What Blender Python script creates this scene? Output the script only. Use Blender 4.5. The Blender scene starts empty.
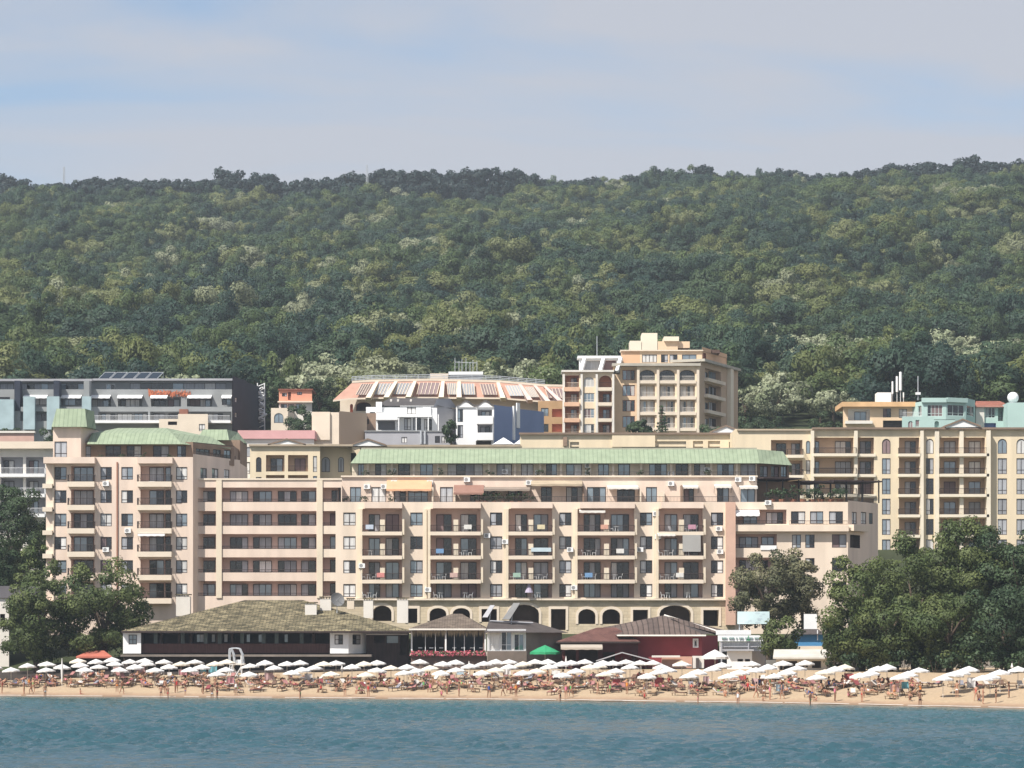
import bpy, bmesh, math, random
import numpy as np
from mathutils import Vector, Matrix
from mathutils.geometry import tessellate_polygon

R = math.radians
SC = bpy.context.scene
COL = SC.collection
random.seed(7)

# ---------------------------------------------------------------- camera, sky, sun, exposure
F, HY, EYE = 3000.0, 640.0, 7.0          # focal length in pixels, horizon row, eye height (deck of a boat)
cam_d = bpy.data.cameras.new('camera'); cam = bpy.data.objects.new('camera', cam_d); COL.objects.link(cam)
cam.location = (0, 0, EYE); cam.rotation_euler = (R(90), 0, 0)
cam_d.sensor_width = 36.0; cam_d.lens = F / 1024 * 36.0; cam_d.shift_y = (HY - 384) / 1024
cam_d.clip_start = 1.0; cam_d.clip_end = 9000
SC.camera = cam

SUN_EL, SUN_AZ = R(51), math.atan2(-0.68, -0.70)        # azimuth from +Y towards +X
world = bpy.data.worlds.new('World'); SC.world = world; world.use_nodes = True
wn, wl = world.node_tree.nodes, world.node_tree.links
bg = wn['Background']; bg.inputs['Strength'].default_value = 0.100
sky = wn.new('ShaderNodeTexSky'); sky.sky_type = 'NISHITA'; sky.sun_disc = False
sky.sun_elevation = SUN_EL; sky.sun_rotation = SUN_AZ; sky.air_density = 1.0; sky.dust_density = 0.8; sky.ozone_density = 3.0
# thin veil of stretched cirrus over the blue
tc = wn.new('ShaderNodeTexCoord'); mp = wn.new('ShaderNodeMapping'); mp.inputs['Scale'].default_value = (4.0, 4.0, 22.0)
mp.inputs['Rotation'].default_value = (0, R(5), 0); mp.inputs['Location'].default_value = (3.1, 0.0, 0.2)
nz = wn.new('ShaderNodeTexNoise'); nz.inputs['Scale'].default_value = 1.15; nz.inputs['Detail'].default_value = 5; nz.inputs['Roughness'].default_value = 0.5
nz.inputs['Distortion'].default_value = 0.4
rp = wn.new('ShaderNodeValToRGB'); rp.color_ramp.elements[0].position = 0.33; rp.color_ramp.elements[1].position = 0.58
rp.color_ramp.elements[0].color = (0.04, 0.04, 0.04, 1); rp.color_ramp.elements[1].color = (0.88, 0.88, 0.88, 1)
mx = wn.new('ShaderNodeMix'); mx.data_type = 'RGBA'; mx.inputs['B'].default_value = (4.15, 4.22, 4.60, 1)
wl.new(tc.outputs['Generated'], mp.inputs['Vector']); wl.new(mp.outputs['Vector'], nz.inputs['Vector'])
wl.new(nz.outputs['Fac'], rp.inputs['Fac']); wl.new(rp.outputs['Color'], mx.inputs['Factor'])
wl.new(sky.outputs['Color'], mx.inputs['A']); wl.new(mx.outputs['Result'], bg.inputs['Color'])

sun_d = bpy.data.lights.new('sun', 'SUN'); sun_d.energy = 5.0; sun_d.angle = R(0.6); sun_d.color = (1.0, 0.95, 0.88)
sun = bpy.data.objects.new('sun', sun_d); COL.objects.link(sun)
to_sun = Vector((math.sin(SUN_AZ) * math.cos(SUN_EL), math.cos(SUN_AZ) * math.cos(SUN_EL), math.sin(SUN_EL)))
sun.rotation_euler = to_sun.to_track_quat('Z', 'Y').to_euler()
sun.location = (0, 0, 400)
vs = SC.view_settings; vs.view_transform = 'Standard'; vs.look = 'None'; vs.exposure = 0.47; vs.gamma = 1.0; vs.use_curve_mapping = False
SC.cycles.max_bounces = 6; SC.cycles.diffuse_bounces = 3; SC.cycles.glossy_bounces = 3; SC.cycles.transmission_bounces = 3
SC.cycles.transparent_max_bounces = 6; SC.cycles.volume_bounces = 1
SC.cycles.use_denoising = True

# ---------------------------------------------------------------- materials
MATS = {}
def mat(name, col, rough=0.8, var=0.12, scale=0.6, bump=0.0, spec=0.3, rnd=0.0, island=0.0, detail=4.0, metal=0.0, stretch=None):
    if name in MATS: return MATS[name]
    m = bpy.data.materials.new(name); m.use_nodes = True; MATS[name] = m
    n, l = m.node_tree.nodes, m.node_tree.links; b = n['Principled BSDF']
    b.inputs['Roughness'].default_value = rough; b.inputs['Specular IOR Level'].default_value = spec; b.inputs['Metallic'].default_value = metal
    t = n.new('ShaderNodeTexCoord'); z = n.new('ShaderNodeTexNoise'); z.inputs['Scale'].default_value = scale; z.inputs['Detail'].default_value = detail
    if stretch:
        mpn = n.new('ShaderNodeMapping'); mpn.inputs['Scale'].default_value = stretch
        l.new(t.outputs['Object'], mpn.inputs['Vector']); l.new(mpn.outputs['Vector'], z.inputs['Vector'])
    else:
        l.new(t.outputs['Object'], z.inputs['Vector'])
    mr = n.new('ShaderNodeMapRange'); mr.inputs['From Min'].default_value = 0.3; mr.inputs['From Max'].default_value = 0.7
    mr.inputs['To Min'].default_value = 1 - var; mr.inputs['To Max'].default_value = 1 + var
    l.new(z.outputs['Fac'], mr.inputs['Value'])
    hs = n.new('ShaderNodeHueSaturation'); hs.inputs['Color'].default_value = (*col, 1)
    val = mr.outputs['Result']
    def mul(src, lo, hi):
        nonlocal val
        r2 = n.new('ShaderNodeMapRange'); r2.inputs['To Min'].default_value = lo; r2.inputs['To Max'].default_value = hi
        l.new(src, r2.inputs['Value'])
        mm = n.new('ShaderNodeMath'); mm.operation = 'MULTIPLY'; l.new(val, mm.inputs[0]); l.new(r2.outputs['Result'], mm.inputs[1]); val = mm.outputs[0]
    if rnd:
        oi = n.new('ShaderNodeObjectInfo'); mul(oi.outputs['Random'], 1 - rnd, 1 + rnd)
    if island:
        g = n.new('ShaderNodeNewGeometry'); mul(g.outputs['Random Per Island'], 1 - island, 1 + island)
    l.new(val, hs.inputs['Value']); l.new(hs.outputs['Color'], b.inputs['Base Color'])
    if bump:
        bp = n.new('ShaderNodeBump'); bp.inputs['Strength'].default_value = bump; bp.inputs['Distance'].default_value = 0.15
        l.new(z.outputs['Fac'], bp.inputs['Height']); l.new(bp.outputs['Normal'], b.inputs['Normal'])
    return m

def patterned(name, c1, c2, mortar, scale, w, h, rough=0.85, msize=0.02, flat=True, var=0.5):
    """tiles / stone courses / boards: a brick texture over real-size coordinates (x along, z up or y up the slope)"""
    if name in MATS: return MATS[name]
    m = bpy.data.materials.new(name); m.use_nodes = True; MATS[name] = m
    n, l = m.node_tree.nodes, m.node_tree.links; b = n['Principled BSDF']; b.inputs['Roughness'].default_value = rough
    b.inputs['Specular IOR Level'].default_value = 0.25
    t = n.new('ShaderNodeTexCoord'); sp = n.new('ShaderNodeSeparateXYZ'); cb = n.new('ShaderNodeCombineXYZ')
    l.new(t.outputs['Object'], sp.inputs[0]); l.new(sp.outputs['X'], cb.inputs['X'])
    ad = n.new('ShaderNodeMath'); ad.operation = 'ADD'
    l.new(sp.outputs['Z'], ad.inputs[0]); l.new(sp.outputs['Y'], ad.inputs[1]); l.new(ad.outputs[0], cb.inputs['Y'])
    br = n.new('ShaderNodeTexBrick'); br.inputs['Color1'].default_value = (*c1, 1); br.inputs['Color2'].default_value = (*c2, 1)
    br.inputs['Mortar'].default_value = (*mortar, 1); br.inputs['Scale'].default_value = scale; br.inputs['Mortar Size'].default_value = msize
    br.inputs['Brick Width'].default_value = w; br.inputs['Row Height'].default_value = h
    l.new(cb.outputs[0], br.inputs['Vector'])
    z = n.new('ShaderNodeTexNoise'); z.inputs['Scale'].default_value = 0.9; z.inputs['Detail'].default_value = 6; l.new(t.outputs['Object'], z.inputs['Vector'])
    mr = n.new('ShaderNodeMapRange'); mr.inputs['From Min'].default_value = 0.3; mr.inputs['From Max'].default_value = 0.7
    mr.inputs['To Min'].default_value = 1 - var; mr.inputs['To Max'].default_value = 1 + var; l.new(z.outputs['Fac'], mr.inputs['Value'])
    hs = n.new('ShaderNodeHueSaturation'); l.new(br.outputs['Color'], hs.inputs['Color']); l.new(mr.outputs['Result'], hs.inputs['Value'])
    l.new(hs.outputs['Color'], b.inputs['Base Color'])
    bp = n.new('ShaderNodeBump'); bp.inputs['Strength'].default_value = 0.5; bp.inputs['Distance'].default_value = 0.1
    l.new(br.outputs['Fac'], bp.inputs['Height']); bp.invert = True; l.new(bp.outputs['Normal'], b.inputs['Normal'])
    return m

def foliage(name, dark, light, trans=0.25, patch=None):
    """leaf cards: tone per clump (vertex attribute), jitter per leaf; patch = colours drawn per tree for the far wood"""
    if name in MATS: return MATS[name]
    m = bpy.data.materials.new(name); m.use_nodes = True; MATS[name] = m
    n, l = m.node_tree.nodes, m.node_tree.links
    out = n['Material Output']; b = n['Principled BSDF']; b.inputs['Roughness'].default_value = 0.6; b.inputs['Specular IOR Level'].default_value = 0.25
    at = n.new('ShaderNodeAttribute'); at.attribute_name = 'tone'
    mixc = n.new('ShaderNodeMix'); mixc.data_type = 'RGBA'; mixc.inputs['A'].default_value = (*dark, 1); mixc.inputs['B'].default_value = (*light, 1)
    l.new(at.outputs['Fac'], mixc.inputs['Factor']); colr = mixc.outputs['Result']
    if patch:
        oi = n.new('ShaderNodeObjectInfo')
        nz2 = n.new('ShaderNodeTexNoise'); nz2.inputs['Scale'].default_value = 0.030; nz2.inputs['Detail'].default_value = 2.0
        l.new(oi.outputs['Location'], nz2.inputs['Vector'])
        mm = n.new('ShaderNodeMath'); mm.operation = 'MULTIPLY_ADD'; mm.inputs[1].default_value = 0.38; l.new(oi.outputs['Random'], mm.inputs[0])
        m2 = n.new('ShaderNodeMath'); m2.operation = 'MULTIPLY_ADD'; m2.inputs[1].default_value = 2.6; m2.inputs[2].default_value = -1.02
        l.new(nz2.outputs['Fac'], m2.inputs[0]); l.new(m2.outputs[0], mm.inputs[2])
        rm = n.new('ShaderNodeValToRGB'); el = rm.color_ramp.elements
        el[0].position, el[0].color = patch[0][0], (*patch[0][1], 1); el[1].position, el[1].color = patch[1][0], (*patch[1][1], 1)
        for ps, c in patch[2:]:
            e = el.new(ps); e.color = (*c, 1)
        l.new(mm.outputs[0], rm.inputs['Fac'])
        mu = n.new('ShaderNodeMix'); mu.data_type = 'RGBA'; mu.blend_type = 'MULTIPLY'; mu.inputs['Factor'].default_value = 1
        l.new(rm.outputs['Color'], mu.inputs['A']); l.new(colr, mu.inputs['B']); colr = mu.outputs['Result']
    g = n.new('ShaderNodeNewGeometry'); r2 = n.new('ShaderNodeMapRange'); r2.inputs['To Min'].default_value = 0.82 if patch else 0.65; r2.inputs['To Max'].default_value = 1.18 if patch else 1.35
    l.new(g.outputs['Random Per Island'], r2.inputs['Value'])
    hs = n.new('ShaderNodeHueSaturation'); l.new(colr, hs.inputs['Color']); l.new(r2.outputs['Result'], hs.inputs['Value'])
    l.new(hs.outputs['Color'], b.inputs['Base Color'])
    tr = n.new('ShaderNodeBsdfTranslucent'); l.new(hs.outputs['Color'], tr.inputs['Color'])
    ms = n.new('ShaderNodeMixShader'); ms.inputs[0].default_value = trans
    l.new(b.outputs[0], ms.inputs[1]); l.new(tr.outputs[0], ms.inputs[2]); l.new(ms.outputs[0], out.inputs['Surface'])
    return m

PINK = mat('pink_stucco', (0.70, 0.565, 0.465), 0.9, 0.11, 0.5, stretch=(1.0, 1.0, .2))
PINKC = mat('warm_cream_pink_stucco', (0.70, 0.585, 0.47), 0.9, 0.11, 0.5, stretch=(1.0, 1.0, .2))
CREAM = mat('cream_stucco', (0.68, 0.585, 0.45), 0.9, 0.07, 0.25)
INNER = mat('rose_paint', (0.62, 0.455, 0.385), 0.9, 0.08, 0.4)  # recess stucco painted rosier and darker, some of its shade put into the colour
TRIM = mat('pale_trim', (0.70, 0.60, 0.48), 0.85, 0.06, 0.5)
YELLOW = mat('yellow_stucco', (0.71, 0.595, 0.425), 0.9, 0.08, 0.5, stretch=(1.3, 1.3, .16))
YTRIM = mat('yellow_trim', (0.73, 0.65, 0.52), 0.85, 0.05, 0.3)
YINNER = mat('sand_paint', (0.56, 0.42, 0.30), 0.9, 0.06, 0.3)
BROWNW = mat('brown_cladding', (0.26, 0.18, 0.13), 0.85, 0.15, 0.8)
ORANGE = mat('orange_stucco', (0.66, 0.42, 0.26), 0.9, 0.06, 0.2)
SALMON = mat('salmon_stucco', (0.66, 0.30, 0.20), 0.9, 0.08, 0.2)
WHITE = mat('white_paint', (0.78, 0.78, 0.77), 0.7, 0.05, 0.5)
OFFW = mat('off_white_paint', (0.68, 0.64, 0.58), 0.8, 0.07, 0.5)
GREYW = mat('grey_render', (0.27, 0.28, 0.28), 0.9, 0.1, 0.3)
LGREY = mat('light_grey_render', (0.36, 0.36, 0.38), 0.9, 0.1, 0.3)
NAVY = mat('navy_cladding', (0.030, 0.036, 0.055), 0.8, 0.15, 0.3)
BLUEW = mat('slate_blue_render', (0.20, 0.26, 0.42), 0.9, 0.06, 0.2)
TAN = mat('tan_render', (0.50, 0.37, 0.26), 0.9, 0.05, 0.2)
TEAL = mat('mint_render', (0.40, 0.54, 0.50), 0.85, 0.06, 0.3)
DARKM = mat('dark_metal', (0.025, 0.022, 0.022), 0.5, 0.1, 2)
IRON = mat('dark_iron_rail', (0.06, 0.045, 0.04), 0.6, 0.1, 2)
FRAMEM = mat('dark_window_frame', (0.045, 0.032, 0.03), 0.5, 0.1, 2)
WFRAME = mat('white_window_frame', (0.72, 0.72, 0.72), 0.5, 0.04, 2)
STEEL = mat('galvanised_steel', (0.5, 0.52, 0.54), 0.45, 0.08, 2, metal=0.3)
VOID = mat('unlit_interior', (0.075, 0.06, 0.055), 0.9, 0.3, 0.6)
TIMBER = mat('dark_timber', (0.045, 0.030, 0.027), 0.75, 0.3, 1.2, stretch=(4, 4, 0.6))
REDWOOD = mat('red_brown_boards', (0.085, 0.040, 0.035), 0.75, 0.25, 1.5, stretch=(6, 6, 0.5))
REDWALL = mat('deep_red_wall', (0.25, 0.045, 0.05), 0.85, 0.12, 0.6)
GLASS = [mat('window_glass_dark', (0.018, 0.022, 0.028), 0.06, 0.3, 0.4, spec=0.8),
         mat('window_glass_sky', (0.24, 0.29, 0.33), 0.08, 0.25, 0.4, spec=0.9, metal=0.3),  # pale blue base colour stands in for reflected sky
         mat('drawn_curtain_white', (0.60, 0.59, 0.57), 0.45, 0.18, 2.5, stretch=(3, 1, 0.2), rnd=0.2),
         mat('drawn_blind_mauve', (0.23, 0.165, 0.165), 0.5, 0.1, 1, rnd=0.25),
         mat('net_curtain_grey', (0.34, 0.35, 0.37), 0.3, 0.2, 2.0, stretch=(3, 1, 0.2), rnd=0.25)]
GREENROOF = patterned('green_copper_sheets', (0.268, 0.322, 0.22), (0.245, 0.298, 0.202), (0.195, 0.24, 0.165), 1.0, 0.62, 40.0, 0.8, 0.05, var=0.10)
STONE = patterned('pale_stone_courses', (0.58, 0.49, 0.35), (0.52, 0.43, 0.30), (0.44, 0.37, 0.27), 1.0, 0.9, 0.42, 0.9, 0.015, var=0.12)
SLATE = patterned('mossy_stone_slabs', (0.25, 0.21, 0.125), (0.10, 0.088, 0.052), (0.045, 0.04, 0.03), 1.0, 0.9, 0.5, 0.95, 0.06, var=0.6)
BROWNROOF = patterned('brown_pan_tiles', (0.135, 0.10, 0.085), (0.10, 0.075, 0.065), (0.05, 0.038, 0.033), 1.0, 0.7, 30.0, 0.85, 0.07, var=0.2)
REDROOF = patterned('maroon_tiles', (0.175, 0.085, 0.068), (0.135, 0.065, 0.055), (0.07, 0.035, 0.03), 1.0, 0.35, 0.4, 0.9, 0.04, var=0.25)
TERRA = patterned('terracotta_tiles', (0.36, 0.14, 0.09), (0.29, 0.11, 0.075), (0.16, 0.06, 0.045), 1.0, 0.35, 0.4, 0.9, 0.04, var=0.2)
FLATROOF = mat('grey_flat_roof', (0.20, 0.185, 0.175), 0.95, 0.2, 0.5)
PALEROOF = mat('pale_corrugated_roof', (0.52, 0.49, 0.43), 0.8, 0.12, 0.6)

# ---------------------------------------------------------------- objects
def tag(o, label=None, cat=None, group=None, kind=None):
    if label: o['label'] = label
    if cat: o['category'] = cat
    if group: o['group'] = group
    if kind: o['kind'] = kind
    return o
def thing(name, label, cat, loc=(0, 0, 0), rz=0.0, group=None):
    o = bpy.data.objects.new(name, None); COL.objects.link(o); o.location = loc; o.rotation_euler = (0, 0, rz)
    o.empty_display_size = 0.3
    return tag(o, label, cat, group)
def link(name, mesh, parent=None, loc=(0, 0, 0), rz=0.0):
    o = bpy.data.objects.new(name, mesh); COL.objects.link(o); o.location = loc; o.rotation_euler = (0, 0, rz)
    if parent: o.parent = parent
    return o
def clone(o, parent=None):
    c = o.copy(); COL.objects.link(c)
    if parent: c.parent = parent
    for ch in list(o.children): clone(ch, c)
    return c

class MB:
    """collects polygons; build() makes ONE mesh object"""
    def __init__(s): s.v = []; s.f = []; s.m = []; s.mats = []
    def mi(s, m):
        if m not in s.mats: s.mats.append(m)
        return s.mats.index(m)
    def face(s, pts, m):
        i = len(s.v); s.v += [tuple(p) for p in pts]; s.f.append(tuple(range(i, i + len(pts)))); s.m.append(s.mi(m))
    def mesh(s, pts, faces, m):
        i = len(s.v); s.v += [tuple(p) for p in pts]; k = s.mi(m)
        for f in faces: s.f.append(tuple(i + a for a in f)); s.m.append(k)
    def box(s, x0, x1, y0, y1, z0, z1, m):
        p = [(x0, y0, z0), (x1, y0, z0), (x1, y1, z0), (x0, y1, z0), (x0, y0, z1), (x1, y0, z1), (x1, y1, z1), (x0, y1, z1)]
        s.mesh(p, [(0, 3, 2, 1), (4, 5, 6, 7), (0, 1, 5, 4), (1, 2, 6, 5), (2, 3, 7, 6), (3, 0, 4, 7)], m)
    def bar(s, a, b, r, m, n=6, r2=None):
        a, b = Vector(a), Vector(b); d = (b - a)
        if d.length < 1e-6: return
        q = d.to_track_quat('Z', 'Y'); r2 = r if r2 is None else r2; pts = []
        for (c, rr) in ((a, r), (b, r2)):
            for k in range(n):
                t = 2 * math.pi * (k + .5) / n; pts.append(c + q @ Vector((math.cos(t) * rr, math.sin(t) * rr, 0)))
        fs = [(k, (k + 1) % n, n + (k + 1) % n, n + k) for k in range(n)] + [tuple(range(n - 1, -1, -1)), tuple(range(n, 2 * n))]
        s.mesh(pts, fs, m)
    def prism(s, foot, z0, z1, m, mt=None):
        n = len(foot); lo = [(x, y, z0) for x, y in foot]; hi = [(x, y, z1) for x, y in foot]
        for k in range(n): s.face([lo[k], lo[(k + 1) % n], hi[(k + 1) % n], hi[k]], m)
        s.face(hi, mt or m); s.face(lo[::-1], m)
    def frustum(s, foot, z0, top, z1, m):
        n = len(foot); lo = [(x, y, z0) for x, y in foot]; hi = [(x, y, z1) for x, y in top]
        for k in range(n): s.face([lo[k], lo[(k + 1) % n], hi[(k + 1) % n], hi[k]], m)
        s.face(hi, m); s.face(lo[::-1], m)
    def data(s, name, o=(0, 0, 0)):
        me = bpy.data.meshes.new(name); ox, oy, oz = o
        me.from_pydata([(x - ox, y - oy, z - oz) for x, y, z in s.v], [], s.f)
        for m in s.mats: me.materials.append(m)
        me.polygons.foreach_set('material_index', s.m); me.update()
        return me
    def build(s, name, parent=None, world=True):
        o = parent.matrix_basis.translation if (parent and world) else (0, 0, 0)
        if parent and world and parent.parent: o = parent.matrix_basis.translation + parent.parent.matrix_basis.translation
        return link(name, s.data(name, o), parent)

def P(px, py, Y): return Vector(((px - 512) * Y / F, Y, EYE + (HY - py) * Y / F))
def Zp(py, Y): return EYE + (HY - py) * Y / F
def Xp(px, Y): return (px - 512) * Y / F

# water line and ground
_wp = [(-400, 692.5), (0, 696), (256, 698), (512, 700), (760, 703), (900, 706), (1024, 708.5), (1500, 718)]
_wx = []
for a, b in _wp:
    yy = EYE * F / (b - HY); _wx.append((Xp(a, yy), yy))
WX, WY = [a for a, _ in _wx], [b for _, b in _wx]
def Yw(X): return np.interp(X, WX, WY)
_ridge = [(-300, 199), (0, 199), (100, 194), (250, 191), (300, 198), (330, 194), (420, 186), (520, 189), (600, 192), (660, 184), (740, 184), (790, 183),
          (830, 188), (860, 180), (920, 175), (1024, 176), (1400, 176)]
RX = [Xp(a, 1700) for a, _ in _ridge]; RROW = [b + float(np.interp(a, [0, 500, 850, 1024], [13, 13, 15, 11])) for a, b in _ridge]
def town(X, Y):
    base = np.interp(Y, [395, 408, 414, 424, 440, 480, 520, 560, 600, 640, 700], [-1, 2.0, 4, 7, 9, 16, 24, 34, 41, 50, 60])
    rr = np.interp(X, RX, RROW); t = np.clip((Y - 700) / 1000, 0, 1); row = 413 + (rr - 413) * t * (1.42 - .42 * t)
    rise = EYE + (HY - row) * np.minimum(Y, 1700) / F
    bumps = 7.5 * np.sin(X * .021 + Y * .008 + 1) * np.sin(Y * .011 + X * .006) + 3.0 * np.sin(X * .047 - Y * .02) + 6 * np.sin(X * .012 - Y * .006 + 2)
    z = np.where(Y > 700, rise + bumps * np.sin(math.pi * t), base)
    return np.where(Y > 1700, rise - (Y - 1700) * 0.22, z)
def beach(d): return np.interp(d, [-60, -20, 0, 5, 12, 18, 24, 32, 45, 70], [-6, -1.6, 0, 0.42, 1.0, 1.5, 2.02, 2.62, 3.1, 3.2])
def gz(X, Y): return float(np.maximum(beach(Y - Yw(X)), town(X, Y)))

# ---------------------------------------------------------------- building helpers
class Plane:
    def __init__(s, px0, Y0, px1, Y1=None):
        Y1 = Y0 if Y1 is None else Y1
        s.p0 = Vector((Xp(px0, Y0), Y0)); s.p1 = Vector((Xp(px1, Y1), Y1)); s.d = (s.p1 - s.p0).normalized(); s.L = (s.p1 - s.p0).length
        s.n = Vector((s.d.y, -s.d.x)); s.rz = math.atan2(s.d.y, s.d.x)
    def u(s, px):
        a = (px - 512) / F; return (s.p0.x - a * s.p0.y) / (a * s.d.y - s.d.x)
    def z(s, px, py):
        return EYE + (HY - py) / F * (s.p0.y + s.u(px) * s.d.y)
    def pt(s, u, z, out=0.0): return Vector((s.p0.x + s.d.x * u + s.n.x * out, s.p0.y + s.d.y * u + s.n.y * out, z))

def outline(w, h, arch):
    if not arch: return [(-w / 2, 0), (w / 2, 0), (w / 2, h), (-w / 2, h)]
    rise = min(w / 2, h * 0.45); pts = [(-w / 2, 0), (w / 2, 0)]
    for k in range(9):
        t = math.pi * k / 8; pts.append((w / 2 * math.cos(t), h - rise + rise * math.sin(t)))
    return pts

_wc = {}
rw = random.Random(3)
def window_mesh(w, h, arch, fr, sashes, transom, seed, ring=None):
    key = (round(w, 1), round(h, 1), arch, fr.name, sashes, transom, seed, ring.name if ring else '')
    if key in _wc: return _wc[key]
    g = random.Random(str(key)); w, h = max(round(w, 1), .3), max(round(h, 1), .3); t = 0.085
    mb = MB(); a = outline(w, h, arch); b = [(x, z + t) for x, z in outline(w - 2 * t, h - 2 * t, arch)]; n = len(a)
    for k in range(n):
        k2 = (k + 1) % n
        mb.face([(a[k][0], -.06, a[k][1]), (a[k2][0], -.06, a[k2][1]), (b[k2][0], -.06, b[k2][1]), (b[k][0], -.06, b[k][1])], fr)
        mb.face([(b[k][0], -.06, b[k][1]), (b[k2][0], -.06, b[k2][1]), (b[k2][0], .0, b[k2][1]), (b[k][0], .0, b[k][1])], fr)
    for q in range(1, sashes):
        x = -w / 2 + w * q / sashes; hh = h - t - (0.1 * h if arch else 0)
        mb.box(x - .045, x + .045, -.055, 0.0, t, hh, fr)
    if transom: mb.box(-w / 2 + t, w / 2 - t, -.05, 0.0, h * transom - .035, h * transom + .035, fr)
    fm = mb.data('window_frame')
    if ring:
        c_ = [(x, z - .13) for x, z in outline(w + .26, h + .26, arch)]
        for k in range(n):
            k2 = (k + 1) % n
            mb.face([(c_[k][0], -.185, c_[k][1]), (c_[k2][0], -.185, c_[k2][1]), (a[k2][0], -.185, a[k2][1]), (a[k][0], -.185, a[k][1])], ring)
            mb.face([(c_[k2][0], -.185, c_[k2][1]), (c_[k][0], -.185, c_[k][1]), (c_[k][0], -.15, c_[k][1]), (c_[k2][0], -.15, c_[k2][1])], ring)
    pb = MB(); r = g.random()
    base = 3 if r < .13 else 2 if r < .40 else 4 if r < .66 else 1 if r < .90 else 0
    if arch: pb.face([(x, -.012, z) for x, z in b], GLASS[base])
    else:
        W = w - 2 * t
        for q in range(sashes):
            x0, x1 = -W / 2 + W * q / sashes, -W / 2 + W * (q + 1) / sashes
            k = base if g.random() < .52 else g.choice([0, 0, 0, 1, 2, 4])
            pb.face([(x0, -.012, t), (x1, -.012, t), (x1, -.012, h - t), (x0, -.012, h - t)], GLASS[k])
    _wc[key] = (fm, pb.data('pane')); return _wc[key]

_rc = {}
def railing_mesh(w, h, m, gap=0.2, bar=.03):
    key = ('r', round(w, 1), round(h, 1), m.name, gap)
    if key not in _rc:
        mb = MB(); n = max(2, int(w / gap)); mb.box(-w / 2, w / 2, -.03, .03, h - .06, h, m); mb.box(-w / 2, w / 2, -.02, .02, .06, .1, m)
        for k in range(n + 1):
            x = -w / 2 + w * k / n; mb.box(x - bar / 2, x + bar / 2, -bar / 2, bar / 2, .0, h - .03, m)
        _rc[key] = mb.data('railing')
    return _rc[key]
def ac_mesh():
    if 'ac' not in _rc:
        mb = MB(); mb.box(-.45, .45, -.36, 0, 0, .66, WHITE)
        n = 12; pts = [(-.1 + .26 * math.cos(2 * math.pi * k / n), -.365, .33 + .26 * math.sin(2 * math.pi * k / n)) for k in range(n)]; mb.face(pts, mat('grille_grey', (0.28, 0.28, 0.28), .6))
        mb.box(-.4, -.34, -.36, 0, -.12, -.002, DARKM); mb.box(.34, .4, -.36, 0, -.12, -.002, DARKM)
        _rc['ac'] = mb.data('air_conditioner')
    return _rc['ac']

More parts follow.
